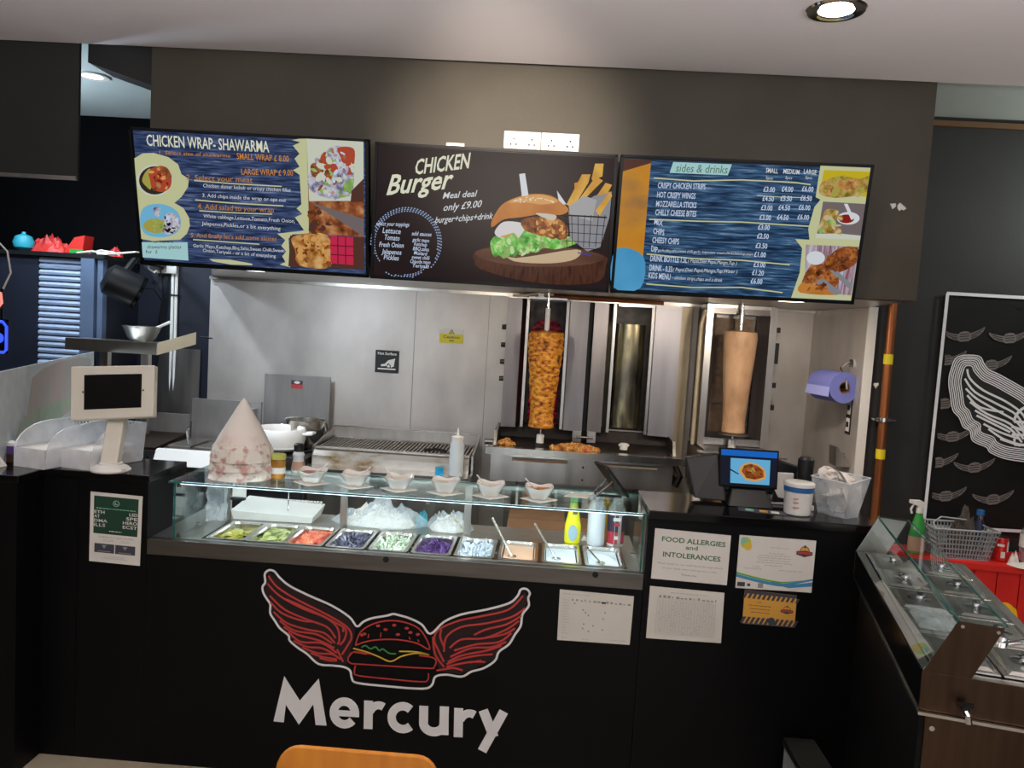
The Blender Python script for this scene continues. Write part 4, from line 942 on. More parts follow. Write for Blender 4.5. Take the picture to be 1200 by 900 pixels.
POSTER_ART=[
 ('L',[(2.462,1.263),(2.409,1.265),(2.342,1.272),(2.292,1.29),(2.27,1.316),(2.209,1.336),(2.2,1.376),(2.161,1.399),(2.14,1.44),(2.113,1.465),(2.098,1.524),(2.084,1.583),(2.088,1.627),(2.099,1.663),(2.13,1.665),(2.145,1.64),(2.187,1.601),(2.247,1.576),(2.334,1.534),(2.386,1.506),(2.44,1.464)],1.167,'white',False),
 ('L',[(2.463,1.253),(2.409,1.255),(2.34,1.262),(2.288,1.281),(2.265,1.307),(2.203,1.329),(2.192,1.37),(2.154,1.392),(2.132,1.434),(2.104,1.46),(2.089,1.522),(2.074,1.582),(2.078,1.629),(2.092,1.67),(2.135,1.674),(2.153,1.646),(2.192,1.609),(2.25,1.585),(2.338,1.543),(2.391,1.515),(2.446,1.472)],1.167,'white',False),
 ('L',[(2.463,1.243),(2.408,1.244),(2.338,1.252),(2.283,1.273),(2.261,1.298),(2.197,1.321),(2.184,1.363),(2.147,1.385),(2.125,1.428),(2.095,1.456),(2.079,1.52),(2.064,1.582),(2.069,1.631),(2.085,1.678),(2.139,1.683),(2.16,1.653),(2.197,1.618),(2.254,1.594),(2.342,1.552),(2.396,1.523),(2.452,1.48)],1.167,'white',False),
 ('L',[(2.463,1.232),(2.408,1.234),(2.337,1.242),(2.278,1.264),(2.257,1.289),(2.191,1.313),(2.177,1.357),(2.14,1.378),(2.117,1.422),(2.086,1.451),(2.069,1.518),(2.054,1.581),(2.059,1.633),(2.078,1.685),(2.144,1.692),(2.167,1.659),(2.202,1.626),(2.258,1.604),(2.346,1.561),(2.401,1.532),(2.458,1.488)],1.167,'white',False),
 ('L',[(2.463,1.222),(2.408,1.224),(2.335,1.232),(2.273,1.255),(2.252,1.28),(2.185,1.305),(2.169,1.351),(2.133,1.371),(2.109,1.416),(2.077,1.447),(2.06,1.516),(2.044,1.581),(2.049,1.636),(2.071,1.693),(2.148,1.701),(2.175,1.666),(2.207,1.635),(2.261,1.613),(2.35,1.57),(2.406,1.54),(2.463,1.496)],1.167,'white',False),
 ('L',[(2.463,1.212),(2.408,1.214),(2.333,1.222),(2.268,1.246),(2.248,1.271),(2.178,1.298),(2.161,1.345),(2.126,1.364),(2.101,1.411),(2.069,1.443),(2.05,1.514),(2.035,1.58),(2.039,1.638),(2.064,1.7),(2.152,1.709),(2.182,1.673),(2.211,1.643),(2.265,1.622),(2.354,1.579),(2.411,1.549),(2.469,1.504)],1.167,'white',False),
 ('L',[(2.463,1.202),(2.407,1.203),(2.332,1.212),(2.263,1.238),(2.243,1.262),(2.172,1.29),(2.154,1.339),(2.119,1.357),(2.093,1.405),(2.06,1.438),(2.04,1.512),(2.025,1.579),(2.03,1.64),(2.057,1.708),(2.157,1.718),(2.189,1.679),(2.216,1.652),(2.269,1.631),(2.358,1.588),(2.416,1.557),(2.475,1.511)],1.167,'white',False),
 ('L',[(2.109,1.649),(2.127,1.603),(2.198,1.548),(2.319,1.496),(2.408,1.434),(2.442,1.351)],2.333,'white',False),
 ('L',[(2.102,1.601),(2.158,1.537),(2.271,1.484),(2.376,1.432),(2.425,1.35)],2.333,'white',False),
 ('L',[(2.112,1.551),(2.17,1.504),(2.274,1.451),(2.379,1.398),(2.427,1.333)],2.333,'white',False),
 ('L',[(2.122,1.518),(2.191,1.462),(2.308,1.444)],2.333,'white',False),
 ('L',[(2.139,1.485),(2.227,1.431),(2.347,1.387),(2.421,1.315)],2.333,'white',False),
 ('L',[(2.168,1.444),(2.246,1.406),(2.35,1.362),(2.414,1.298)],2.333,'white',False),
 ('L',[(2.178,1.419),(2.265,1.382),(2.352,1.345)],2.333,'white',False),
 ('L',[(2.216,1.379),(2.302,1.342),(2.404,1.314)],2.333,'white',False),
 ('L',[(2.243,1.355),(2.322,1.309),(2.416,1.284)],2.333,'white',False),
 ('L',[(2.306,1.308),(2.408,1.28)],2.333,'white',False),
 ('L',[(2.424,1.367),(2.441,1.282)],2.333,'white',False),
 ('L',[(2.431,1.452),(2.432,1.401),(2.45,1.351)],2.333,'white',False),
 ('P',[(1.99,1.834),(1.992,1.821),(1.995,1.807),(2.011,1.798),(2.032,1.791),(2.055,1.788),(2.063,1.783),(2.104,1.789),(2.111,1.797),(2.133,1.808),(2.152,1.821),(2.166,1.835),(2.176,1.852),(2.178,1.866),(2.154,1.85),(2.12,1.833),(2.107,1.829),(2.099,1.837),(2.078,1.838),(2.059,1.831),(2.053,1.821),(2.039,1.82),(2.003,1.826)],'emblem'),
 ('L',[(2.058,1.819),(2.102,1.826)],0.856,'dark2',False),
 ('L',[(2.057,1.808),(2.105,1.815)],0.856,'dark2',False),
 ('L',[(2.06,1.796),(2.104,1.803)],0.856,'dark2',False),
 ('L',[(1.991,1.825),(2.019,1.815),(2.048,1.811)],0.856,'dark2',False),
 ('L',[(1.997,1.813),(2.025,1.805),(2.049,1.802)],0.856,'dark2',False),
 ('L',[(2.021,1.8),(2.05,1.794)],0.856,'dark2',False),
 ('L',[(2.171,1.854),(2.14,1.835),(2.113,1.821)],0.856,'dark2',False),
 ('L',[(2.162,1.839),(2.136,1.823),(2.114,1.813)],0.856,'dark2',False),
 ('L',[(2.142,1.819),(2.114,1.805)],0.856,'dark2',False),
 ('P',[(2.199,1.838),(2.203,1.825),(2.217,1.812),(2.233,1.803),(2.254,1.796),(2.277,1.793),(2.285,1.788),(2.325,1.794),(2.333,1.802),(2.354,1.812),(2.373,1.826),(2.387,1.839),(2.397,1.857),(2.399,1.87),(2.375,1.855),(2.341,1.837),(2.328,1.834),(2.32,1.842),(2.3,1.843),(2.28,1.836),(2.274,1.825),(2.261,1.825),(2.225,1.831)],'emblem'),
 ('L',[(2.279,1.824),(2.323,1.831)],0.856,'dark2',False),
 ('L',[(2.279,1.813),(2.327,1.82)],0.856,'dark2',False),
 ('L',[(2.282,1.801),(2.326,1.808)],0.856,'dark2',False),
 ('L',[(2.208,1.83),(2.241,1.82),(2.27,1.816)],0.856,'dark2',False),
 ('L',[(2.219,1.818),(2.247,1.81),(2.271,1.807)],0.856,'dark2',False),
 ('L',[(2.243,1.805),(2.272,1.799)],0.856,'dark2',False),
 ('L',[(2.392,1.859),(2.361,1.839),(2.334,1.826)],0.856,'dark2',False),
 ('L',[(2.383,1.844),(2.357,1.828),(2.335,1.818)],0.856,'dark2',False),
 ('L',[(2.363,1.824),(2.336,1.809)],0.856,'dark2',False),
 ('P',[(2.266,1.666),(2.27,1.653),(2.284,1.639),(2.3,1.63),(2.321,1.623),(2.344,1.62),(2.353,1.615),(2.393,1.621),(2.4,1.629),(2.421,1.64),(2.44,1.653),(2.454,1.667),(2.464,1.684),(2.466,1.698),(2.442,1.683),(2.408,1.665),(2.396,1.661),(2.388,1.67),(2.367,1.67),(2.347,1.663),(2.341,1.653),(2.328,1.652),(2.292,1.658)],'emblem'),
 ('L',[(2.347,1.651),(2.391,1.659)],0.856,'dark2',False),
 ('L',[(2.346,1.64),(2.394,1.648)],0.856,'dark2',False),
 ('L',[(2.349,1.628),(2.393,1.635)],0.856,'dark2',False),
 ('L',[(2.275,1.657),(2.308,1.647),(2.337,1.643)],0.856,'dark2',False),
 ('L',[(2.286,1.645),(2.314,1.637),(2.338,1.634)],0.856,'dark2',False),
 ('L',[(2.31,1.632),(2.339,1.626)],0.856,'dark2',False),
 ('L',[(2.459,1.687),(2.429,1.667),(2.401,1.654)],0.856,'dark2',False),
 ('L',[(2.45,1.672),(2.425,1.655),(2.402,1.645)],0.856,'dark2',False),
 ('L',[(2.43,1.651),(2.403,1.637)],0.856,'dark2',False),
 ('P',[(2.122,1.699),(2.126,1.686),(2.14,1.673),(2.156,1.664),(2.177,1.657),(2.2,1.654),(2.209,1.648),(2.249,1.655),(2.257,1.663),(2.278,1.673),(2.297,1.686),(2.311,1.7),(2.321,1.718),(2.323,1.731),(2.299,1.716),(2.265,1.698),(2.252,1.695),(2.244,1.703),(2.224,1.704),(2.204,1.697),(2.198,1.686),(2.185,1.685),(2.148,1.692)],'emblem'),
 ('L',[(2.203,1.685),(2.247,1.692)],0.856,'dark2',False),
 ('L',[(2.202,1.673),(2.251,1.681)],0.856,'dark2',False),
 ('L',[(2.206,1.661),(2.25,1.668)],0.856,'dark2',False),
 ('L',[(2.131,1.69),(2.165,1.681),(2.194,1.676)],0.856,'dark2',False),
 ('L',[(2.143,1.678),(2.171,1.671),(2.195,1.668)],0.856,'dark2',False),
 ('L',[(2.166,1.665),(2.196,1.66)],0.856,'dark2',False),
 ('L',[(2.316,1.72),(2.285,1.7),(2.258,1.687)],0.856,'dark2',False),
 ('L',[(2.307,1.705),(2.282,1.689),(2.259,1.678)],0.856,'dark2',False),
 ('L',[(2.287,1.685),(2.26,1.67)],0.856,'dark2',False),
 ('P',[(1.996,1.328),(1.997,1.315),(1.998,1.301),(2.002,1.291),(2.024,1.284),(2.047,1.281),(2.056,1.275),(2.096,1.282),(2.104,1.29),(2.125,1.301),(2.145,1.314),(2.159,1.329),(2.169,1.346),(2.171,1.36),(2.147,1.345),(2.113,1.326),(2.099,1.323),(2.091,1.331),(2.071,1.332),(2.051,1.324),(2.045,1.314),(2.031,1.313),(1.997,1.319)],'emblem'),
 ('L',[(2.05,1.312),(2.095,1.32)],0.856,'dark2',False),
 ('L',[(2.049,1.301),(2.098,1.309)],0.856,'dark2',False),
 ('L',[(2.052,1.289),(2.097,1.296)],0.856,'dark2',False),
 ('L',[(1.997,1.319),(2.011,1.308),(2.04,1.304)],0.856,'dark2',False),
 ('L',[(1.998,1.306),(2.017,1.298),(2.041,1.295)],0.856,'dark2',False),
 ('L',[(2.013,1.292),(2.042,1.287)],0.856,'dark2',False),
 ('L',[(2.164,1.349),(2.133,1.328),(2.105,1.315)],0.856,'dark2',False),
 ('L',[(2.155,1.333),(2.129,1.317),(2.106,1.306)],0.856,'dark2',False),
 ('L',[(2.135,1.313),(2.107,1.298)],0.856,'dark2',False),
 ('P',[(1.994,1.496),(1.995,1.483),(1.997,1.468),(1.998,1.458),(1.998,1.45),(1.999,1.445),(1.999,1.439),(2.038,1.446),(2.046,1.454),(2.068,1.465),(2.087,1.478),(2.101,1.492),(2.111,1.51),(2.113,1.524),(2.089,1.508),(2.055,1.49),(2.042,1.487),(2.034,1.495),(2.013,1.496),(1.995,1.488),(1.996,1.478),(1.996,1.478),(1.995,1.487)],'emblem'),
 ('L',[(1.996,1.477),(2.037,1.484)],0.856,'dark2',False),
 ('L',[(1.997,1.465),(2.04,1.473)],0.856,'dark2',False),
 ('L',[(1.998,1.453),(2.039,1.46)],0.856,'dark2',False),
 ('L',[(1.995,1.486),(1.996,1.475),(1.997,1.469)],0.856,'dark2',False),
 ('L',[(1.996,1.474),(1.997,1.464),(1.997,1.46)],0.856,'dark2',False),
 ('L',[(1.998,1.459),(1.998,1.452)],0.856,'dark2',False),
 ('L',[(2.106,1.512),(2.075,1.492),(2.048,1.479)],0.856,'dark2',False),
 ('L',[(2.097,1.497),(2.071,1.48),(2.049,1.47)],0.856,'dark2',False),
 ('L',[(2.077,1.476),(2.049,1.462)],0.856,'dark2',False),
 ('P',[(1.997,1.196),(1.998,1.183),(2.0,1.168),(2.001,1.158),(2.002,1.15),(2.002,1.145),(2.003,1.139),(2.035,1.145),(2.042,1.154),(2.064,1.164),(2.083,1.178),(2.097,1.192),(2.108,1.21),(2.11,1.224),(2.085,1.208),(2.051,1.19),(2.038,1.186),(2.03,1.195),(2.009,1.195),(1.998,1.188),(1.999,1.178),(1.999,1.178),(1.998,1.187)],'emblem'),
 ('L',[(1.999,1.177),(2.033,1.183)],0.856,'dark2',False),
 ('L',[(2.0,1.165),(2.036,1.172)],0.856,'dark2',False),
 ('L',[(2.001,1.153),(2.035,1.159)],0.856,'dark2',False),
 ('L',[(1.998,1.187),(1.999,1.175),(2.0,1.169)],0.856,'dark2',False),
 ('L',[(1.999,1.174),(2.0,1.164),(2.001,1.16)],0.856,'dark2',False),
 ('L',[(2.001,1.159),(2.001,1.152)],0.856,'dark2',False),
 ('L',[(2.103,1.213),(2.072,1.192),(2.044,1.178)],0.856,'dark2',False),
 ('L',[(2.094,1.197),(2.067,1.18),(2.045,1.169)],0.856,'dark2',False),
 ('L',[(2.073,1.176),(2.046,1.161)],0.856,'dark2',False),
 ('P',[(2.091,1.176),(2.095,1.163),(2.109,1.15),(2.126,1.14),(2.147,1.134),(2.17,1.131),(2.179,1.125),(2.22,1.132),(2.227,1.14),(2.249,1.151),(2.268,1.165),(2.282,1.179),(2.292,1.197),(2.294,1.211),(2.27,1.195),(2.236,1.177),(2.223,1.173),(2.215,1.181),(2.194,1.182),(2.174,1.174),(2.168,1.164),(2.154,1.163),(2.118,1.169)],'emblem'),
 ('L',[(2.173,1.162),(2.218,1.17)],0.856,'dark2',False),
 ('L',[(2.172,1.15),(2.221,1.159)],0.856,'dark2',False),
 ('L',[(2.176,1.138),(2.22,1.146)],0.856,'dark2',False),
 ('L',[(2.1,1.168),(2.134,1.158),(2.164,1.154)],0.856,'dark2',False),
 ('L',[(2.112,1.156),(2.14,1.148),(2.165,1.145)],0.856,'dark2',False),
 ('L',[(2.136,1.142),(2.165,1.137)],0.856,'dark2',False),
 ('L',[(2.287,1.199),(2.256,1.179),(2.229,1.165)],0.856,'dark2',False),
 ('L',[(2.278,1.184),(2.252,1.167),(2.23,1.156)],0.856,'dark2',False),
 ('L',[(2.258,1.163),(2.23,1.148)],0.856,'dark2',False),
 ('P',[(2.325,1.166),(2.33,1.153),(2.343,1.14),(2.36,1.131),(2.381,1.124),(2.404,1.121),(2.413,1.115),(2.453,1.122),(2.461,1.13),(2.482,1.141),(2.501,1.155),(2.515,1.169),(2.526,1.186),(2.527,1.201),(2.503,1.185),(2.469,1.166),(2.456,1.163),(2.448,1.171),(2.428,1.172),(2.408,1.164),(2.402,1.154),(2.388,1.153),(2.352,1.159)],'emblem'),
 ('L',[(2.407,1.152),(2.451,1.16)],0.856,'dark2',False),
 ('L',[(2.406,1.14),(2.455,1.149)],0.856,'dark2',False),
 ('L',[(2.409,1.129),(2.454,1.136)],0.856,'dark2',False),
 ('L',[(2.334,1.157),(2.368,1.148),(2.398,1.144)],0.856,'dark2',False),
 ('L',[(2.346,1.146),(2.375,1.138),(2.398,1.135)],0.856,'dark2',False),
 ('L',[(2.37,1.132),(2.399,1.127)],0.856,'dark2',False),
 ('L',[(2.52,1.189),(2.49,1.169),(2.462,1.155)],0.856,'dark2',False),
 ('L',[(2.512,1.174),(2.486,1.157),(2.463,1.146)],0.856,'dark2',False),
 ('L',[(2.491,1.153),(2.464,1.138)],0.856,'dark2',False),
 ('P',[(1.999,1.023),(2.0,1.01),(2.002,0.995),(2.003,0.985),(2.02,0.978),(2.043,0.975),(2.052,0.969),(2.093,0.976),(2.101,0.985),(2.122,0.995),(2.142,1.009),(2.156,1.023),(2.167,1.041),(2.168,1.056),(2.144,1.04),(2.109,1.021),(2.096,1.017),(2.088,1.026),(2.067,1.026),(2.047,1.019),(2.041,1.008),(2.028,1.007),(2.0,1.014)],'emblem'),
 ('L',[(2.046,1.007),(2.091,1.014)],0.856,'dark2',False),
 ('L',[(2.046,0.995),(2.095,1.003)],0.856,'dark2',False),
 ('L',[(2.049,0.983),(2.094,0.99)],0.856,'dark2',False),
 ('L',[(2.0,1.014),(2.007,1.002),(2.037,0.998)],0.856,'dark2',False),
 ('L',[(2.001,1.001),(2.014,0.992),(2.038,0.989)],0.856,'dark2',False),
 ('L',[(2.009,0.986),(2.039,0.981)],0.856,'dark2',False),
 ('L',[(2.161,1.044),(2.13,1.023),(2.102,1.009)],0.856,'dark2',False),
 ('L',[(2.152,1.028),(2.126,1.011),(2.103,1.0)],0.856,'dark2',False),
 ('L',[(2.132,1.007),(2.104,0.992)],0.856,'dark2',False),
 ('P',[(2.199,1.02),(2.203,1.006),(2.217,0.993),(2.233,0.984),(2.255,0.977),(2.278,0.974),(2.287,0.968),(2.327,0.975),(2.335,0.983),(2.356,0.994),(2.376,1.008),(2.39,1.022),(2.4,1.04),(2.402,1.054),(2.378,1.038),(2.343,1.02),(2.33,1.016),(2.322,1.025),(2.301,1.025),(2.282,1.018),(2.275,1.007),(2.262,1.006),(2.225,1.012)],'emblem'),
 ('L',[(2.281,1.006),(2.325,1.013)],0.856,'dark2',False),
 ('L',[(2.28,0.994),(2.329,1.002)],0.856,'dark2',False),
 ('L',[(2.283,0.982),(2.328,0.989)],0.856,'dark2',False),
 ('L',[(2.208,1.011),(2.242,1.001),(2.271,0.997)],0.856,'dark2',False),
 ('L',[(2.219,0.999),(2.248,0.991),(2.272,0.988)],0.856,'dark2',False),
 ('L',[(2.243,0.985),(2.273,0.98)],0.856,'dark2',False),
 ('L',[(2.395,1.043),(2.364,1.022),(2.336,1.008)],0.856,'dark2',False),
 ('L',[(2.386,1.027),(2.36,1.01),(2.337,0.999)],0.856,'dark2',False),
 ('L',[(2.365,1.006),(2.338,0.991)],0.856,'dark2',False),
 ('P',[(2.39,1.024),(2.394,1.011),(2.408,0.997),(2.424,0.988),(2.446,0.981),(2.469,0.978),(2.478,0.973),(2.518,0.98),(2.525,0.988),(2.547,0.999),(2.566,1.013),(2.58,1.027),(2.59,1.045),(2.592,1.059),(2.568,1.043),(2.534,1.025),(2.521,1.021),(2.513,1.029),(2.492,1.03),(2.472,1.022),(2.466,1.011),(2.453,1.011),(2.416,1.017)],'emblem'),
 ('L',[(2.472,1.01),(2.516,1.018)],0.856,'dark2',False),
 ('L',[(2.471,0.998),(2.519,1.007)],0.856,'dark2',False),
 ('L',[(2.474,0.986),(2.519,0.994)],0.856,'dark2',False),
 ('L',[(2.399,1.015),(2.433,1.006),(2.462,1.002)],0.856,'dark2',False),
 ('L',[(2.411,1.003),(2.439,0.996),(2.463,0.993)],0.856,'dark2',False),
 ('L',[(2.435,0.99),(2.464,0.985)],0.856,'dark2',False),
 ('L',[(2.585,1.047),(2.554,1.027),(2.527,1.013)],0.856,'dark2',False),
 ('L',[(2.576,1.032),(2.55,1.015),(2.528,1.004)],0.856,'dark2',False),
 ('L',[(2.556,1.011),(2.529,0.996)],0.856,'dark2',False),
 ('P',[(2.288,2.003),(2.293,1.99),(2.306,1.976),(2.322,1.968),(2.343,1.961),(2.366,1.958),(2.375,1.952),(2.414,1.959),(2.422,1.966),(2.443,1.977),(2.462,1.99),(2.475,2.003),(2.486,2.02),(2.487,2.034),(2.464,2.019),(2.43,2.002),(2.417,1.998),(2.409,2.006),(2.389,2.007),(2.37,2.0),(2.364,1.99),(2.35,1.989),(2.314,1.995)],'emblem'),
 ('L',[(2.369,1.988),(2.413,1.995)],0.856,'dark2',False),
 ('L',[(2.368,1.977),(2.416,1.984)],0.856,'dark2',False),
 ('L',[(2.371,1.965),(2.415,1.972)],0.856,'dark2',False),
 ('L',[(2.297,1.994),(2.331,1.984),(2.359,1.98)],0.856,'dark2',False),
 ('L',[(2.309,1.982),(2.337,1.975),(2.36,1.972)],0.856,'dark2',False),
 ('L',[(2.332,1.969),(2.361,1.964)],0.856,'dark2',False),
 ('L',[(2.48,2.023),(2.45,2.003),(2.423,1.99)],0.856,'dark2',False),
 ('L',[(2.472,2.008),(2.446,1.992),(2.424,1.982)],0.856,'dark2',False),
 ('L',[(2.452,1.988),(2.425,1.974)],0.856,'dark2',False),
 ('P',[(2.33,1.517),(2.335,1.504),(2.348,1.491),(2.365,1.482),(2.386,1.475),(2.409,1.472),(2.417,1.466),(2.458,1.473),(2.465,1.481),(2.486,1.491),(2.505,1.505),(2.519,1.519),(2.529,1.536),(2.531,1.55),(2.507,1.535),(2.473,1.517),(2.461,1.513),(2.453,1.521),(2.432,1.522),(2.412,1.515),(2.406,1.504),(2.393,1.503),(2.357,1.51)],'emblem'),
 ('L',[(2.412,1.503),(2.456,1.51)],0.856,'dark2',False),
 ('L',[(2.411,1.491),(2.459,1.499)],0.856,'dark2',False),
 ('L',[(2.414,1.479),(2.458,1.487)],0.856,'dark2',False),
 ('L',[(2.339,1.508),(2.373,1.499),(2.402,1.495)],0.856,'dark2',False),
 ('L',[(2.351,1.496),(2.379,1.489),(2.403,1.486)],0.856,'dark2',False),
 ('L',[(2.375,1.483),(2.404,1.478)],0.856,'dark2',False),
 ('L',[(2.524,1.539),(2.494,1.519),(2.466,1.505)],0.856,'dark2',False),
 ('L',[(2.515,1.524),(2.49,1.507),(2.467,1.497)],0.856,'dark2',False),
 ('L',[(2.495,1.503),(2.468,1.488)],0.856,'dark2',False),
 ('P',[(1.992,1.716),(1.993,1.703),(1.994,1.689),(1.995,1.679),(1.996,1.671),(1.996,1.666),(1.997,1.66),(2.025,1.666),(2.033,1.674),(2.054,1.685),(2.073,1.698),(2.087,1.712),(2.098,1.729),(2.099,1.743),(2.075,1.728),(2.041,1.71),(2.028,1.706),(2.02,1.715),(2.0,1.715),(1.992,1.709),(1.993,1.699),(1.993,1.699),(1.992,1.707)],'emblem'),
 ('L',[(1.993,1.697),(2.023,1.704)],0.856,'dark2',False),
 ('L',[(1.995,1.686),(2.027,1.693)],0.856,'dark2',False),
 ('L',[(1.996,1.674),(2.026,1.68)],0.856,'dark2',False),
 ('L',[(1.992,1.707),(1.994,1.695),(1.994,1.69)],0.856,'dark2',False),
 ('L',[(1.994,1.695),(1.995,1.685),(1.995,1.681)],0.856,'dark2',False),
 ('L',[(1.995,1.68),(1.996,1.673)],0.856,'dark2',False),
 ('L',[(2.092,1.732),(2.062,1.712),(2.034,1.699)],0.856,'dark2',False),
 ('L',[(2.084,1.717),(2.058,1.7),(2.035,1.69)],0.856,'dark2',False),
 ('L',[(2.063,1.696),(2.036,1.682)],0.856,'dark2',False),
]

# ================================================================== SETTING
ZC, ZK = 2.80, 2.885
struct(MB().box(-5, 4.2, -7, 2.6, -0.1, 0, 'floor_stone').build('floor'))
struct(MB().box(-5, 4.2, -7, 0.49, ZC, ZC + 0.085, 'ceiling_white').build('ceiling'))
struct(MB().box(-5, 4.2, 0.49, 2.6, ZK, ZK + 0.1, 'ceiling_green').build('ceiling_kitchen'))
struct(MB().box(-5, 4.2, -7.1, -7, 0, ZC, 'brick_wall').build('wall_front'))
struct(MB().box(-5.1, -5, -7, 2.6, 0, ZK, 'paint_dark').build('wall_left'))
struct(MB().box(4.2, 4.3, -7, 2.6, 0, ZK, 'paint_dark').build('wall_right'))
struct(MB().box(1.645, 4.2, 1.26, 1.36, 0, ZK, 'paint_black').build('wall_kitchen_right'))
struct(MB().box(-5, -2.146, 2.12, 2.2, 0, 1.995, 'paint_navy').build('wall_kitchen_left'))
struct(MB().box(-5, -1.8, 2.11, 2.2, 1.996, ZK, 'jet_black').build('wall_kitchen_upper'))
bulk = struct(MB().box(-1.745, 1.512, 0.54, 0.66, 1.932, ZK - 0.001, 'paint_dark').build('wall_bulkhead'))
struct(MB().box(-4.98, -2.035, 0.50, 0.515, 2.24, ZK - 0.001, 'paint_black').build('wall_soffit_left'))
struct(MB().box(-4.98, -2.035, 0.488, 0.5, 2.236, 2.252, 'steel').build('trim_1'))
struct(MB().prism([(-2.034, 0.56, 2.884), (-1.746, 0.56, 2.884), (-1.746, 0.56, 2.66), (-2.034, 0.56, 2.745)], (0, 0.2, 0), 'paint_black').build('wall_lintel'))
# steel lined cooking recess
wb = struct(MB().box(-2.146, 1.64, 2.108, 2.2, 0, 2.2, 'steel_dark').build('wall_back'))
for x0, x1 in ((-2.146, -0.835), (-0.832, -0.375), (-0.372, 0.86), (0.863, 1.615)):
    MB().box(x0, x1, 2.1, 2.107, 0.3, 1.925, 'steel_wall').build('steel_panel', wb)
wr = struct(MB().box(1.622, 1.644, 1.26, 2.12, 0, 2.2, 'steel_dark').build('wall_alcove_right'))
MB().box(1.615, 1.621, 1.262, 2.098, 0.3, 1.93, 'steel_wall').build('steel_panel', wr)
struct(MB().box(1.606, 1.648, 1.243, 1.259, 0.0, 1.932, 'white_matte').build('trim_2'))
# extractor canopy behind the bulkhead
hood = thing('extractor_canopy', (-0.26, 1.4, 1.93), 'pale steel extractor canopy underside above the grill and kebab machines', 'extractor hood')
MB().prism([(-1.5, .665, 1.93), (1.505, .665, 1.93), (1.604, 1.24, 1.93), (1.612, 2.098, 1.93), (-2.14, 2.098, 1.93)], (0, 0, .06), 'steel').build('underside', hood)
MB().box(-2.14, 1.612, 2.065, 2.098, 1.91, 1.929, 'steel').build('rear_lip', hood)
for x, y, w in ((-1.4, 0.86, COOL), (-0.42, 0.86, WARM), (0.5, 0.86, WARM), (1.1, 0.86, WARM)):
    MB().lathe([(0.06, 0), (0.06, 0.012)], (x, y, 1.917), 20, 'lamp_glow' if w is WARM else 'lamp_glow_cool').build('lamp_lens', hood)
    lamp('SPOT', 'canopy_lamp', (x, y, 1.905), 60 if x < -1 else 36 if x > 1 else 18, w, 0.06, target=(x, y + 0.7, 0.9), spot=radians(168), blend=0.9)
struct(MB().box(1.66, 4.2, 1.235, 1.258, 2.835, 2.862, 'brown_batten').build('trim_3'))

# one downlight with its fixture; the other beams are unseen added fill
lab = {0: 'round chrome recessed downlight glowing warm, above right of the menu screens'}
for i, (x, y) in enumerate(DOWN_AND_FILL):
    if i == 0:
        t = thing('downlight', (x, y, ZC), lab[0], 'ceiling light')
        MB().lathe([(0.052, 0), (0.088, 0), (0.093, -0.004), (0.088, -0.010), (0.058, -0.008), (0.052, -0.003)], (x, y, ZC), 36, 'chrome', cap=False).build('bezel', t, smooth=True)
        MB().lathe([(0.0, -0.007), (0.056, -0.006)], (x, y, ZC), 30, 'lamp_glow', cap=False).build('lens', t)
    lamp('SPOT', 'downlight_or_fill', (x, y, 2.42 if i == 1 else ZC - 0.03), 400 if i == 1 else 21, WARM, 0.06, target=(-0.22, 0.54, 2.42) if i == 1 else (x, y, 0), spot=radians(34 if i == 1 else 150), blend=1.0 if i == 1 else 0.8)
t = thing('downlight', (-2.42, 1.24, ZK), 'small round white downlight on the dim ceiling beside the left soffit', 'ceiling light')
MB().lathe([(0.05, 0), (0.075, 0), (0.078, -0.008), (0.05, -0.006)], (-2.42, 1.24, ZK), 28, 'white_plastic', cap=False).build('bezel', t, smooth=True)
MB().lathe([(0.0, -0.007), (0.052, -0.005)], (-2.42, 1.24, ZK), 24, 'lamp_glow', cap=False).build('lens', t)
lamp('SPOT', 'downlight_or_fill', (-2.42, 1.24, ZK - 0.03), 95, COOL, 0.05, target=(-2.26, 1.3, 0), spot=radians(150), blend=0.8)
lamp('POINT', 'kitchen_fill', (-2.95, 0.95, 2.5), 42, (0.68, 0.82, 1.0), 0.08)  # added blue fill hidden behind the soffit, no fitting
lamp('POINT', 'kitchen_fill', (3.0, 0.7, 2.5), 26, (0.95, 1.0, 0.95), 0.08)  # added fill out of view, brightening the right kitchen ceiling

# ================================================================== COUNTERS
# till counter at the left with its return
c = thing('till_counter', (-2.2, 0.1, 0), 'black laminate till counter with a stepped front, at the left of the salad display', 'counter')
MB().box(-4.6, -1.835, -0.145, 0.6, 0, 1.075, 'laminate_black').build('return_panel', c)
MB().box(-4.6, -1.828, -0.152, 0.62, 1.076, 1.103, 'gloss_black').build('return_top', c, bevel=0.003)
MB().box(-1.834, -1.7015, 0.0, 0.4, 0, 1.075, 'laminate_black').build('front_panel', c)
MB().box(-1.6995, -1.437, 0.0, 0.3, 0, 1.075, 'laminate_black').build('front_panel', c)
MB().box(-1.827, -1.432, -0.005, 0.3, 1.076, 1.103, 'gloss_black').build('worktop', c, bevel=0.003)
MB().prism([(-4.6, .621, 0), (-2.2, .621, 0), (-2.472, 1.41, 0), (-4.6, 1.41, 0)], (0, 0, 1.075), 'laminate_black').build('return_panel', c)
MB().prism([(-4.6, .621, 1.076), (-2.19, .621, 1.076), (-2.462, 1.415, 1.076), (-4.6, 1.415, 1.076)], (0, 0, .027), 'gloss_black').build('return_top', c)

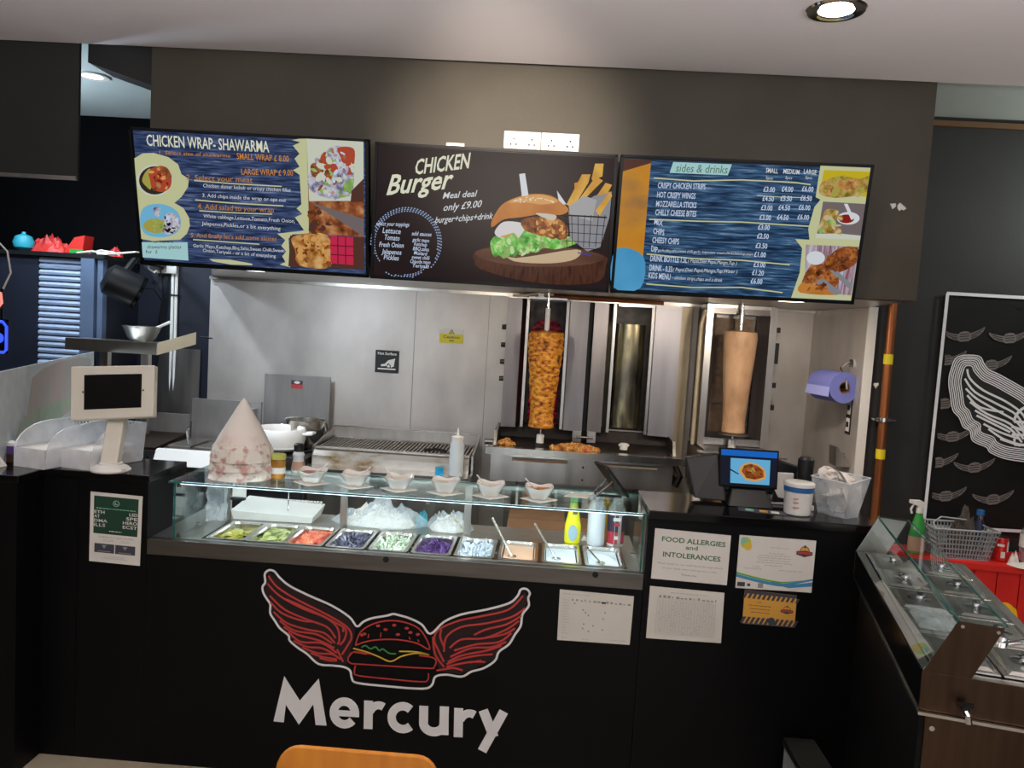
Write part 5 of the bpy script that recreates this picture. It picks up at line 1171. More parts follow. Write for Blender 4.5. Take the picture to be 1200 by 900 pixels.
# salad display counter
s = thing('salad_display_counter', (-0.5, 0.2, 0), 'black counter with a glass salad display on top and a winged burger on its front', 'counter')
fp = MB().box(-1.436, 0.4, 0.0, 0.03, 0, 0.806, 'laminate_black').build('front_panel', s)
MB().box(-1.43, 0.395, 0.04, 0.5, 0, 0.70, 'steel_dark').build('cabinet', s)
MB().box(-1.436, 0.4, -0.003, 0.03, 0.807, 0.866, 'steel_dark').build('fascia', s, bevel=0.002)
MB().box(-1.436, 0.4, 0.031, 0.05, 0.84, 0.865, 'steel').build('front_ledge', s)
MB().box(-1.436, -1.255, 0.051, 0.53, 0.84, 0.865, 'steel').build('side_ledge', s)
MB().box(0.345, 0.4, 0.051, 0.53, 0.84, 0.865, 'steel').build('side_ledge', s)
MB().box(-1.254, 0.344, 0.326, 0.53, 0.84, 0.865, 'steel').build('rear_shelf', s)
MB().box(-1.254, 0.344, 0.06, 0.32, 0.70, 0.705, 'steel_dark').build('well_floor', s)
for nm, b in (('glass_front', (-1.345, 0.39, 0.02, 0.026, 0.867, 1.079)), ('glass_end', (-1.351, -1.346, 0.02, 0.33, 0.867, 1.079)), ('glass_end', (0.391, 0.396, 0.02, 0.33, 0.867, 1.079))):
    MB().box(*b, 'pane').build(nm, s)
gt = MB().box(-1.36, 0.402, 0.0, 0.35, 1.08, 1.087, 'pane_top').build('glass_top', s)
MB().box(-1.36, 0.402, -0.0025, -0.0005, 1.0805, 1.0865, 'glass_edge').build('polished_edge', gt)
MB().box(-1.36, 0.402, 0.3505, 0.352, 1.0805, 1.0865, 'glass_edge').build('polished_edge', gt)
for x in (-1.345, 0.388):
    MB().box(x - 0.003, x + 0.003, 0.0165, 0.0195, 0.867, 1.079, 'glass_edge').build('polished_edge', s)
for x in (-1.275, -0.79, -0.28, 0.33):
    MB().box(x - 0.014, x + 0.014, 0.335, 0.349, 0.866, 1.078, 'steel').build('rear_post', s)
MB().box(-1.36, 0.402, 0.353, 0.362, 1.066, 1.079, 'steel').build('rear_rail', s)
for x, y, z in ((-1.335, 0.034, 1.068), (-0.40, 0.034, 1.068), (0.14, 0.034, 1.068), (0.38, 0.034, 1.068), (-1.335, 0.04, 0.875), (-1.335, 0.2, 0.875), (0.38, 0.2, 0.875)):
    MB().box(x - 0.008, x + 0.008, y - 0.006, y + 0.006, z - 0.008, z + 0.008, 'chrome').build('glass_clip', s)
for x in (-0.54, 0.225):
    MB().lathe([(0.011, 0), (0.011, 0.004)], (0, 0, 0), 14, 'rubber_black', T=Matrix.Translation((x, -0.0035, 0.853)) @ Matrix.Rotation(radians(90), 4, 'X')).build('fascia_plug', s)
MB().box(-1.33, 0.385, 0.028, 0.04, 1.072, 1.0785, 'led_glow').build('light_strip', s)
lamp('AREA', 'display_light', (-0.47, 0.05, 1.070), 5.0, (0.82, 0.9, 1.0), 1.65, 0.03, (-0.47, 0.26, 0.86))

# emblem on the front panel
pr = Print(lambda u, v, l: (u, -0.0008 - l, v), 0.00304)
pr.play(LOGO, smooth=True, remap={'red': 'ink_red', 'white': 'ink_lettergrey', 'green': 'ink_burgergreen', 'yellow': 'ink_yellow'})
tag(pr.mb.build('winged_burger_emblem', fp), kind='stuff')

SK = [0]
def stroke2d(mb, pts, w, y, d, m):
    SK[0] += 1; y -= .00012 * (SK[0] % 3)
    P = [Vector(p) for p in pts]; n = len(P); L_, R_ = [], []
    for i in range(n):
        t = (P[min(i + 1, n - 1)] - P[max(i - 1, 0)]).normalized()
        nn = Vector((-t.y, t.x)) * w / 2
        L_.append(P[i] + nn); R_.append(P[i] - nn)
    for i in range(n - 1):
        q = [L_[i], L_[i + 1], R_[i + 1], R_[i]]
        mb.prism([(p.x, y, p.y) for p in q], (0, d, 0), m)
def arc(cx, cz, rx, rz, a0, a1, n=20):
    return [(cx + rx * cos(radians(a0 + (a1 - a0) * i / n)), cz + rz * sin(radians(a0 + (a1 - a0) * i / n))) for i in range(n + 1)]
LW_, LM = 0.031, 'ink_lettergrey'
def letter(parts):
    mb = MB()
    for p, w in parts: stroke2d(mb, p, w, -0.003, 0.0028, LM)
    return tag(mb.build('letter', fp), None)
# M as measured outline
mb = MB(); mb.prism([(u, -0.003, v) for u, v in LETTER_M], (0, 0.0028, 0), LM); mb.build('letter', fp)
letter([(arc(-0.669, 0.258, 0.040, 0.044, 0, 322), 0.031), ([(-0.700, 0.2555), (-0.6135, 0.2575)], 0.022)])
letter([([(-0.580, 0.312), (-0.577, 0.204)], 0.033), (arc(-0.540, 0.258, 0.034, 0.040, 160, 60, 8), 0.029)])
letter([(arc(-0.449, 0.258, 0.042, 0.044, 50, 315), 0.031)])
letter([([(-0.373, 0.309), (-0.371, 0.245)] + arc(-0.333, 0.245, 0.038, 0.032, 180, 360, 12) + [(-0.296, 0.313)], 0.033), ([(-0.297, 0.313), (-0.292, 0.205)], 0.033)])
letter([([(-0.243, 0.311), (-0.239, 0.201)], 0.033), (arc(-0.200, 0.253, 0.036, 0.042, 160, 62, 8), 0.029)])
letter([([(-0.152, 0.311), (-0.107, 0.212)], 0.035), ([(-0.076, 0.312), (-0.147, 0.155)], 0.034)])

# right hand counter
c = thing('service_counter', (0.8, 0.15, 0), 'black counter carrying notices on its front, between the salad display and the steel food warmer', 'counter')
MB().box(0.402, 1.2, 0.0, 0.05, 0, 1.072, 'laminate_black').build('front_panel', c)
MB().box(1.15, 1.2, 0.051, 0.32, 0, 1.072, 'laminate_black').build('side_panel', c)
MB().box(0.402, 1.222, -0.012, 0.34, 1.073, 1.103, 'gloss_black').build('worktop', c, bevel=0.003)
for z in (0.55,):
    MB().box(0.41, 1.149, 0.051, 0.31, z, z + 0.02, 'laminate_black').build('shelf', c)

# ---------------------------------------------------------------- notices on the front
def quadmap(tl, tr, br, bl, y):
    tl, tr, br, bl = map(Vector, (tl, tr, br, bl))
    def f(u, v, l):
        p = (bl * (1 - u) + br * u) * (1 - v) + (tl * (1 - u) + tr * u) * v
        return (p.x, y - l, p.y)
    return f
def notice(name, corners, y, base, label, draw, cat='notice', th=0.0012):
    f = quadmap(*corners, y)
    t = thing(name, f(0.5, 0, 0), label, cat)
    mb = MB()
    a = [f(u, v, 0) for u, v in ((0, 0), (1, 0), (1, 1), (0, 1))]
    mb.prism([(p[0], p[1] + th, p[2]) for p in a], (0, -th, 0), base)
    mb.build('sheet', t)
    W = (Vector(corners[1]) - Vector(corners[0])).length; H = (Vector(corners[0]) - Vector(corners[3])).length
    P = Print(f, 0.003, usc=W, vsc=H)
    draw(P)
    if P.mb.v: tag(P.mb.build('printed_text', t), kind='stuff')
    return t
def lines(P, rows, m, h=0.006):
    for u0, u1, v in rows:
        u = u0
        rnd = random.Random(int(v * 1000))
        while u < u1:
            w = rnd.uniform(0.02, 0.07); P.rect(u, min(u + w, u1), v, v + h, m); u += w + 0.012
Zs = 0.055
def cz(*q): return [(x, z + Zs) for x, z in q]
def d_allergy(P):
    P.text('FOOD ALLERGIES', 0.10, 0.76, 0.84, 0.10, 'ink_green', 0, 0.025)
    P.text('and', 0.42, 0.64, 0.16, 0.085, 'ink_green', 0, 0.02)
    P.text('INTOLERANCES', 0.13, 0.46, 0.76, 0.10, 'ink_green', 0, 0.025)
    P.text('Please speak to our staff about the ingredients', 0.07, 0.31, 0.86, 0.035, 'ink_grey')
    P.text('in your meal, when making your order.', 0.14, 0.22, 0.72, 0.035, 'ink_grey')
    P.text('Thank you', 0.39, 0.11, 0.2, 0.04, 'ink_grey', 0.1, 0.01)
notice('allergy_notice', cz((0.428, 0.983), (0.699, 0.975), (0.698, 0.793), (0.426, 0.798)), -0.002, 'paper_white', 'white food allergies and intolerances notice in green capitals on the black counter', d_allergy)
def badge(P, u, v, s):
    P.disc(u, v + s * 0.35, s * 0.62, 'ink_maroon', 20, s * 1.0); P.disc(u, v + s * 0.35, s * 0.54, 'ink_orange', 20, s * 0.86)
    P.poly([(u - s, v - 0.25 * s), (u - s, v + 0.35 * s), (u, v + 0.55 * s), (u + s, v + 0.35 * s), (u + s, v - 0.25 * s), (u, v - 0.6 * s)], 'ink_slate')
    P.rect(u - 0.85 * s, u + 0.85 * s, v - 0.1 * s, v + 0.28 * s, 'ink_red')
    P.poly([(u - 0.12 * s, v + 1.0 * s), (u + 0.12 * s, v + 1.0 * s), (u + 0.06 * s, v + 1.55 * s), (u - 0.06 * s, v + 1.55 * s)], 'ink_slate')
def d_cert(P):
    P.disc(0.09, 0.86, 0.07, 'ink_lime', 18, 0.11); P.disc(0.12, 0.80, 0.05, 'ink_yellow', 18, 0.08); P.disc(0.06, 0.90, 0.04, 'ink_teal', 14, 0.07)
    for k in range(5):
        P.line([(i / 24, 0.30 - 0.035 * k * 0.5 - 0.14 * sin(min(1, i / 18) * pi * 0.5) + 0.10 * max(0, i / 24 - 0.6) * (2 + k * 0.5)) for i in range(25)], 0.0035 + 0.001 * k, ('ink_lime', 'ink_burgergreen', 'ink_teal', 'ink_blue', 'ink_blue')[k])
    P.poly([(0.45, 0.17), (0.7, 0.12), (1, 0.2), (1, 0.12), (0.7, 0.06), (0.5, 0.11)], 'ink_blue')
    lines(P, [(0.42, 0.66, 0.80), (0.40, 0.62, 0.69), (0.27, 0.68, 0.645), (0.25, 0.70, 0.60), (0.27, 0.68, 0.555), (0.24, 0.72, 0.51), (0.36, 0.60, 0.46), (0.2, 0.3, 0.42), (0.1, 0.32, 0.38), (0.55, 0.85, 0.38)], 'ink_light', 0.014)
    P.rect(0.02, 0.12, 0.04, 0.12, 'ink_slate'); P.rect(0.15, 0.19, 0.05, 0.1, 'ink_slate'); P.rect(0.29, 0.36, 0.03, 0.12, 'ink_grey')
    badge(P, 0.86, 0.74, 0.105)
notice('certificate', cz((0.729, 0.980), (1.0, 0.978), (0.999, 0.788), (0.729, 0.786)), -0.002, 'paper_white', 'white certificate with green and blue wave stripes and a round badge', d_cert)
def d_tableA(P):
    lines(P, [(0.05, 0.4, 0.92)], 'ink_light', 0.015)
    rnd = random.Random(3)
    for k in range(14): P.rect(0.17 + k * 0.058, 0.17 + k * 0.058 + rnd.uniform(.015, .045), 0.80, 0.80 + rnd.uniform(.02, .05), 'ink_grey')
    P.rect(0.57, 0.63, 0.79, 0.83, 'ink_slate')
    for k in range(13): P.rect(0.05, 0.05 + rnd.uniform(.05, .1), 0.80 - k * 0.055, 0.812 - k * 0.055, 'ink_light')
    for u, v in ((.32, .62), (.355, .57), (.395, .52), (.62, .6), (.6, .47), (.34, .34), (.33, .25), (.41, .2), (.47, .32), (.6, .25), (.2, .74)): P.rect(u, u + 0.022, v, v + 0.03, 'ink_grey')
    lines(P, [(0.05, 0.13, 0.05), (0.33, 0.42, 0.04), (0.72, 0.95, 0.06)], 'ink_light', 0.015)
notice('allergen_chart', cz((0.101, 0.733), (0.370, 0.727), (0.367, 0.546), (0.103, 0.544)), -0.002, 'paper_warm', 'sparse white allergen chart with a few marks, on the counter below the sauce pans', d_tableA)
def d_tableB(P):
    lines(P, [(0.28, 0.78, 0.90)], 'ink_light', 0.018)
    rnd = random.Random(5)
    for k in range(14): P.rect(0.13 + k * 0.058, 0.13 + k * 0.058 + rnd.uniform(.015, .045), 0.80, 0.80 + rnd.uniform(.02, .05), 'ink_grey')
    for k in range(21): P.rect(0.11 + k * 0.039, 0.111 + k * 0.039 + 0.004, 0.10, 0.78, 'ink_light')
    for k in range(20): P.rect(0.11, 0.9, 0.10 + k * 0.036, 0.104 + k * 0.036, 'ink_light')
    for k in range(60):
        u = 0.11 + 0.039 * rnd.randrange(20); v = 0.10 + 0.036 * rnd.randrange(18); P.rect(u + .01, u + .03, v + .01, v + .025, 'ink_light')
notice('allergen_chart', cz((0.425, 0.770), (0.692, 0.764), (0.694, 0.578), (0.424, 0.576)), -0.002, 'paper_warm', 'densely ruled white allergen chart, directly below the food allergies notice', d_tableB)
def d_hyg(P):
    P.rect(0, 1, 0.9, 1, 'ink_slate')
    for k in range(12):
        u = k / 11.0
        if u < 0.75 or 1: P.poly([(u - .03, .76), (u + .02, .76), (u + .06, .9), (u + .01, .9)], 'ink_slate')
        P.poly([(u - .05, .03), (u + .01, .03), (u + .07, .22), (u + .01, .22)], 'ink_slate')
    P.rect(0, 1, 0, 0.03, 'ink_slate')
    lines(P, [(0.25, 0.35, 0.66), (0.1, 0.52, 0.56), (0.12, 0.5, 0.46), (0.15, 0.5, 0.36)], 'ink_maroon', 0.018)
    P.disc(0.55, 0.14, 0.07, 'ink_slate', 16, 0.12); badge(P, 0.83, 0.48, 0.12)
notice('hazard_striped_sticker', cz((0.763, 0.782), (0.949, 0.774), (0.950, 0.655), (0.764, 0.656)), -0.002, 'ink_orange', 'small amber sticker with black hazard stripes below the wave-striped certificate', d_hyg, 'sticker')
def d_drug(P):
    P.rect(0.07, 0.93, 0.41, 0.95, 'ink_darkgreen')
    P.disc(0.5, 0.86, 0.065, 'ink_teal', 16, 0.045); P.disc(0.5, 0.86, 0.05, 'ink_darkgreen', 16, 0.034)
    P.rect(0.475, 0.485, 0.845, 0.88, 'ink_white'); P.rect(0.475, 0.53, 0.845, 0.853, 'ink_white')
    lines(P, [(0.12, 0.88, 0.77)], 'ink_teal', 0.012)
    for i, (a, b) in enumerate((('ETH', 'LSD'), ('AT', 'SPE'), ('DMA', 'HERO'), ('ILLS', 'ECST'))):
        v = 0.70 - i * 0.062
        wa = (0.20, 0.11, 0.26, 0.22)[i]; wb_ = (0.16, 0.22, 0.28, 0.28)[i]
        P.text(a, 0.08, v, wa, 0.045, 'ink_white', 0, 0.012); P.text(b, 0.92 - wb_, v, wb_, 0.045, 'ink_white', 0, 0.012)
    lines(P, [(0.38, 0.62, 0.45)], 'ink_white', 0.012)
    P.text('THERE IS A SOLUTION', 0.17, 0.355, 0.68, 0.024, 'ink_grey'); lines(P, [(0.27, 0.48, 0.325), (0.27, 0.48, 0.305), (0.62, 0.78, 0.325), (0.62, 0.78, 0.305)], 'ink_light', 0.009)
    P.rect(0.1, 0.49, 0.14, 0.27, 'ink_slate'); P.rect(0.51, 0.9, 0.14, 0.27, 'ink_slate')
    for u in (0.29, 0.7): P.rect(u - 0.13, u + 0.13, 0.155, 0.165, 'ink_grey'); P.poly([(u - 0.05, 0.25), (u + 0.05, 0.25), (u, 0.2)], 'ink_grey')
    lines(P, [(0.3, 0.7, 0.085), (0.25, 0.75, 0.06)], 'ink_light', 0.009)
notice('drug_help_poster', cz((-1.654, 0.973), (-1.457, 0.968), (-1.461, 0.705), (-1.655, 0.710)), -0.002, 'paper_white', 'white poster with a dark green panel taped to the till counter front', d_drug, 'poster')

# ================================================================== MENU SCREENS
def tv(label, items, x0, x1, y, z0, z1, H, dy, name='menu_screen'):
    bl = Vector((x0, y, z0)); br = Vector((x1, y, z1)); ax = br - bl; W = ax.length
    up = Vector((0, -dy, math.sqrt(H * H - dy * dy))); n = ax.normalized().cross(up.normalized())
    t = thing(name, tuple((bl + br) / 2), label, 'menu screen', 'menu screens on the bulkhead')
    P0 = lambda u, v, l: tuple(bl + ax * u + up * v + n * l)
    mb = MB()
    mb.hexa([P0(u, v, -0.035) for u, v in ((0, 0), (1, 0), (1, 1), (0, 1))], [P0(u, v, 0.0) for u, v in ((0, 0), (1, 0), (1, 1), (0, 1))], 'bezel_black')
    mb.build('casing', t, bevel=0.003)
    e = 0.012
    for a, b in (((0, 0), (1, e * 1.9)), ((0, 1 - e * 1.5), (1, 1)), ((0, 0), (e, 1)), ((1 - e, 0), (1, 1))):
        q = [(a[0], a[1]), (b[0], a[1]), (b[0], b[1]), (a[0], b[1])]
        MB().hexa([P0(u, v, 0.0005) for u, v in q], [P0(u, v, 0.006) for u, v in q], 'bezel_black').build('bezel', t)
    for u in (0.3, 0.7):
        p = Vector(P0(u, 0.5, -0.036))
        MB().hexa([(p.x - .02, p.y, p.z - .06), (p.x + .02, p.y, p.z - .06), (p.x + .02, p.y, p.z + .06), (p.x - .02, p.y, p.z + .06)],
                  [(p.x - .02, 0.539, p.z - .06), (p.x + .02, 0.539, p.z - .06), (p.x + .02, 0.539, p.z + .06), (p.x - .02, 0.539, p.z + .06)], 'steel_dark').build('wall_bracket', t)
    pr = Print(lambda u, v, l: P0(u, v, 0.0008 + l), 0.00345, usc=W, vsc=H)
    pr.play(items)
    tag(pr.mb.build('display', t), kind='stuff')
    return t
tv('menu screen listing chicken wraps and shawarma on dark wood boards, with two round plates', WRAP_MENU, -1.723, -0.754, 0.45, 1.897, 1.895, 0.549, 0.12)
tv('dark brown menu screen with a large chicken burger and chips', BURGER_MENU, -0.740, 0.234, 0.41, 1.891, 1.888, 0.544, 0.02)
tv('blue wood-board menu screen of sides and drinks with white price columns', SIDES_MENU, 0.242, 1.216, 0.43, 1.889, 1.898, 0.542, 0.08)

# sockets on the bulkhead
def socket(x0, x1, z0, z1, label, y=0.54):
    t = thing('double_socket', ((x0 + x1) / 2, y, z0), label, 'socket', 'double sockets above the burger menu')
    MB().box(x0, x1, y - 0.012, y - 0.001, z0, z1, 'white_plastic').build('faceplate', t, bevel=0.003)
    w = x1 - x0
    for k in (0.27, 0.76):
        for dx, dz in ((0, 0.012), (-0.011, -0.01), (0.011, -0.01)):
            MB().box(x0 + w * k + dx - .003, x0 + w * k + dx + .003, y - 0.0135, y - 0.0125, z0 + .028 + dz - .004, z0 + .028 + dz + .004, 'rubber_black').build('pin_slot', t)
    for k in (0.4, 0.62):
        MB().box(x0 + w * k - .006, x0 + w * k + .006, y - 0.0145, y - 0.0125, z0 + .05, z0 + .062, 'white_plastic').build('switch', t)
socket(-0.234, -0.080, 2.466, 2.538, 'white double socket over the burger menu, the one nearer the wrap menu')
socket(-0.078, 0.080, 2.466, 2.538, 'white double socket over the burger menu, the one nearer the sides menu')
t = thing('cable_outlet', (-0.435, 0.54, 2.40), 'small white cable outlet peeping over the top edge of the burger menu', 'outlet')
MB().box(-0.474, -0.396, 0.522, 0.539, 2.40, 2.477, 'white_plastic').build('faceplate', t, bevel=0.004)
MB().box(-0.445, -0.425, 0.519, 0.5215, 2.43, 2.45, 'rubber_black').build('cable_hole', t)
for x, z, r in ((1.382, 2.315, 0.012), (1.412, 2.312, 0.015), (1.425, 2.307, 0.009)):
    mb = MB(); mb.lathe([(r, 0), (r * 0.7, 0.002)], (0, 0, 0), 7, 'white_matte', T=Matrix.Translation((x, 0.5395, z)) @ Matrix.Rotation(radians(90), 4, 'X'), wob=lambda a, z_: 0.3 * sin(3 * a + x * 50))
    mb.build('plaster_chip', bulk)

# ================================================================== FOOD IN THE DISPLAY
def rot(rnd):
    return Matrix.Rotation(rnd.uniform(0, 6.28), 4, 'Z') @ Matrix.Rotation(rnd.uniform(-1.2, 1.2), 4, 'X') @ Matrix.Rotation(rnd.uniform(-1.2, 1.2), 4, 'Y')
def pile(mb, region, n, kind, m, rnd, size, mound=0.02):
    x0, x1, y0, y1, z = region
    cx, cy = (x0 + x1) / 2, (y0 + y1) / 2
    for i in range(n):
        x = rnd.uniform(x0, x1); y = rnd.uniform(y0, y1)
        q = max(0, 1 - ((x - cx) / (x1 - x0) * 2) ** 2) * max(0, 1 - ((y - cy) / (y1 - y0) * 2) ** 2)
        T = Matrix.Translation((x, y, z + mound * q * rnd.uniform(0.4, 1.1))) @ rot(rnd)
        s = size * rnd.uniform(0.7, 1.3)
        if kind == 'dice':
            v = [(a * s * rnd.uniform(.35, .6), b * s * rnd.uniform(.35, .6), c_ * s * rnd.uniform(.3, .5)) for a in (-1, 1) for b in (-1, 1) for c_ in (-1, 1)]
            mb.add(v, [(0, 1, 3, 2), (4, 6, 7, 5), (0, 4, 5, 1), (2, 3, 7, 6), (0, 2, 6, 4), (1, 5, 7, 3)], m, T)
        elif kind == 'slice':
            mb.lathe([(s, -s * .12), (s, s * .12)], (0, 0, 0), 10, m, T=Matrix.Translation((x, y, z + mound * q)) @ Matrix.Rotation(rnd.uniform(0, 6.28), 4, 'Z') @ Matrix.Rotation(rnd.uniform(-.6, .6), 4, 'X'))
        else:
            k = rnd.uniform(0.5, 2.0); pts = []
            for j in range(5):
                a = (j / 4 - .5) * k
                pts.append(T @ Vector((s * sin(a) / k * 2.2, s * (cos(a) - 1) / k * 2.2, rnd.uniform(-.1, .1) * s)))
            mb.tube(pts, s * 0.10, 4, m, cap=False)
PANS = [(-1.243, 'pickle_green', 'slice', 60, .017, 'sliced green pickles in the pan at the till end'),
        (-1.093, 'cucumber', 'slice', 60, .020, 'sliced cucumber salad beside the pickle slices'),
        (-0.946, 'tomato_dice', 'dice', 170, .020, 'diced red tomato between cucumber and dark slaw'),
        (-0.787, 'slaw_dark', 'strip', 170, .024, 'blue-grey shredded slaw beside the diced tomato'),
        (-0.624, 'lettuce_shred', 'strip', 150, .028, 'pale green shredded lettuce beside the dark slaw'),
        (-0.462, 'red_cabbage', 'strip', 170, .020, 'purple shredded red cabbage beside the lettuce'),
        (-0.300, 'onion_white', 'strip', 140, .028, 'white sliced onion beside the red cabbage'),
        (-0.136, 'sauce_peach', None, 0, 0, 'smooth peach-coloured sauce beside the sliced onion'),
        (0.028, 'sauce_white', None, 0, 0, 'smooth white sauce filling the pan beside the peach sauce'),
        (0.190, 'sauce_white', None, 0, 0, 'white sauce ridged by a spoon, in the pan at the service counter end')]
rnd = random.Random(11)
def make_pan():
    t = thing('steel_pan', (0, 0, 0.78), '', 'food pan', 'steel pans in the salad display')
    w, d = 0.150, 0.262
    def ring(x0, x1, y0, y1, z, r=0.02, n=4):
        q = []
        for cx, cy, a0 in ((x1 - r, y1 - r, 0), (x0 + r, y1 - r, 90), (x0 + r, y0 + r, 180), (x1 - r, y0 + r, 270)):
            for k in range(n + 1):
                a = radians(a0 + 90 * k / n); q.append((cx + r * cos(a), cy + r * sin(a), z))
        return q
    rings = [ring(0, w, 0, d, .862, .01), ring(0, w, 0, d, .868, .01), ring(.011, w - .011, .011, d - .011, .868, .022), ring(.014, w - .014, .014, d - .014, .86, .022), ring(.02, w - .02, .02, d - .02, .79, .022)]
    v = [p for r in rings for p in r]; n = len(rings[0])
    fs = [(k * n + i, k * n + (i + 1) % n, (k + 1) * n + (i + 1) % n, (k + 1) * n + i) for k in range(2, 4) for i in range(n)]
    mb = MB().add(v, fs + [tuple(range(4 * n, 5 * n))], 'steel_bright')
    b = mb.build('well', t)
    mb = MB().add(v, [(k * n + i, k * n + (i + 1) % n, (k + 1) * n + (i + 1) % n, (k + 1) * n + i) for k in range(2) for i in range(n)], 'steel_bright')
    mb.build('rim', t)
    return t
pan0 = make_pan()
for i, (x, m, kind, n, sz, lb) in enumerate(PANS):
    p = pan0 if i == 0 else copy_tree(pan0)
    p.location = (x, 0.055, 0.78)
    p['label'] = ('steel pan holding the ' + lb.split(' in the pan')[0].split(' beside')[0].split(' between')[0].split(' filling')[0]) if i < 9 else 'steel pan of ridged white sauce at the service counter end'
    a = MB()
    x0, x1, y0, y1 = x + .018, x + .132, .075, .30
    base_z = .838 if kind else .852
    def top(u, v, m=m, kind=kind, x0=x0, x1=x1, y0=y0, y1=y1, base_z=base_z, i=i):
        q = (1 - (2 * u - 1) ** 2) * (1 - (2 * v - 1) ** 2)
        h = (.016 * q if kind else .003 * sin(u * 7 + v * 5) * q)
        if i == 9: h += .012 * q * max(0, sin(v * 9 + u * 4))
        return (x0 + (x1 - x0) * u, y0 + (y1 - y0) * v, base_z + h)
    if not kind:
        a.grid(top, 14, 18, m)
        o = a.build(('peach_sauce', 'white_sauce', 'white_sauce')[i - 7], smooth=True, origin=(x + .075, .19, .80))
    else:
        a.grid(lambda u, v: (top(u, v)[0], top(u, v)[1], top(u, v)[2] - .004), 8, 8, m)
        lo_y = y0 + (0.02 if i > 1 else 0.0); hi_y = y1 if i != 0 else y1 - .06
        pile(a, (x0 + .01, x1 - .01, lo_y, hi_y, base_z), int(n * 1.4), kind, m, rnd, sz, .022)
        o = a.build(('pickle_slices', 'cucumber_slices', 'diced_tomato', 'shredded_slaw', 'shredded_lettuce', 'shredded_red_cabbage', 'sliced_onion')[i], origin=(x + .075, .19, .80))
    tag(o, lb, 'salad' if kind else 'sauce', kind='stuff')
# spoons in the sauces
def spoon(name, label, a, b, r=0.005, bowl=0.018, m='steel_bright', cat='spoon'):
    a, b = Vector(a), Vector(b); t = thing(name, tuple(b), label, cat)
    MB().tube([a, a.lerp(b, 0.5) + Vector((0, 0, -.003)), b], [r, r * .8, r * .7], 8, m).build('handle', t, smooth=True)
    mb = MB(); mb.lathe([(0.001, -bowl * .5), (bowl * .7, -bowl * .35), (bowl, 0), (bowl * .92, 0.001), (bowl * .6, -bowl * .25), (0.001, -bowl * .35)], tuple(b), 14, m, cap=False)
    mb.build('bowl', t, smooth=True)
    return t
spoon('serving_spoon', 'steel spoon leaning in the peach sauce', (-0.175, 0.27, 0.965), (-0.085, 0.15, 0.853))
spoon('serving_spoon', 'steel spoon leaning in the smooth white sauce', (-0.005, 0.27, 0.955), (0.085, 0.16, 0.853))
spoon('serving_spoon', 'short steel spoon lying in the ridged white sauce', (0.212, 0.20, 0.885), (0.252, 0.12, 0.862), 0.004)

# things standing behind the pans
def crumple(mb, cx, cy, z, rx, ry, h, m, seed, nu=26, nv=14):
    def f(u, v):
        a = u * 2 * pi; r = 1 - v
        n1 = noise.noise((cos(a) * r * 3 + seed, sin(a) * r * 3, seed * 2.3)); n2 = noise.noise((cos(a) * r * 9, sin(a) * r * 9 + seed, 4.1))
        hh = h * (1 - r ** 3) * (0.75 + 0.7 * n1 + 0.35 * n2)
        w = 1 + 0.18 * noise.noise((cos(a) * 2, sin(a) * 2, seed))
        return (cx + rx * r * cos(a) * w, cy + ry * r * sin(a) * w, z + max(0.001, hh))
    mb.grid(f, nu, nv, m); return mb
def bread_bag(label, cx, cy, rx, ry, h, seed):
    t = thing('flatbread_bag', (cx, cy, .866), label, 'bread bag')
    crumple(MB(), cx, cy, .8665, rx * .85, ry * .85, h * .72, 'bread_white', seed).build('flatbread', t, smooth=True)
    crumple(MB(), cx, cy, .867, rx, ry, h, 'plastic_film', seed + .7).build('clear_wrapper', t)
bread_bag('large crumpled clear bag of white flatbreads behind the dark slaw pan', -0.66, 0.43, 0.19, 0.085, 0.10, 1.7)
bread_bag('small crumpled clear bag of flatbreads behind the red cabbage pan', -0.36, 0.43, 0.10, 0.08, 0.075, 5.1)
o = crumple(MB(), -0.485, 0.47, .866, .03, .03, .055, 'teal', 9.3).build('teal_cloth'); tag(o, 'bunched teal cloth between the two flatbread bags', 'cloth')
t = thing('paper_tray', (-1.09, 0.42, 0.866), 'long white paper tray with a ridged rim behind the pickles', 'tray')
MB().hexa([(-1.25, .345, .8665), (-.93, .36, .8665), (-.93, .50, .8665), (-1.25, .50, .8665)], [(-1.26, .335, .905), (-.92, .35, .895), (-.915, .51, .915), (-1.25, .51, .93)], 'paper_white').build('tray_body', t)
for k in range(16):
    MB().box(-1.14 + k * .0135, -1.131 + k * .0135, .50, .512, .905, .925, 'white_matte').build('rim_ridge', t)
t = thing('hanging_film_bag', (-1.30, .25, .87), 'crumpled clear plastic bag with a pink tag in the glazed corner by the till', 'bag')
mb = MB()
mb.grid(lambda u, v: (-1.335 + .075 * u + .012 * noise.noise((u * 4, v * 6, 1)), .27 + .03 * noise.noise((u * 5, v * 5, 7)) + .03 * u, .872 + .19 * v), 10, 14, 'plastic_film'); mb.build('film', t)
MB().box(-1.325, -1.27, .244, .25, 1.05, 1.066, 'red_label').build('pink_tag', t)
t = thing('notice_card', (-1.22, .345, .96), 'small white printed card propped in the display corner by the till', 'card')
MB().box(-1.252, -1.195, .329, .331, .965, 1.06, 'paper_white').build('card', t)
MB().box(-1.252, -1.195, .31, .329, .955, .964, 'plastic_black').build('base', t)
for z in (1.03, 1.005):
    for k in range(3): MB().box(-1.243 + k * .015, -1.233 + k * .015, .327, .3285, z, z + .014, 'ink_slate').build('printed_mark', t)
t = thing('ticket_holder', (-1.02, .37, .9), 'small black price ticket holder with a white border behind the display glass', 'ticket holder')
MB().box(-1.085, -.985, .372, .376, 1.0, 1.05, 'white_matte').build('border', t)
MB().box(-1.08, -.99, .369, .3715, 1.005, 1.045, 'gloss_black').build('ticket', t)
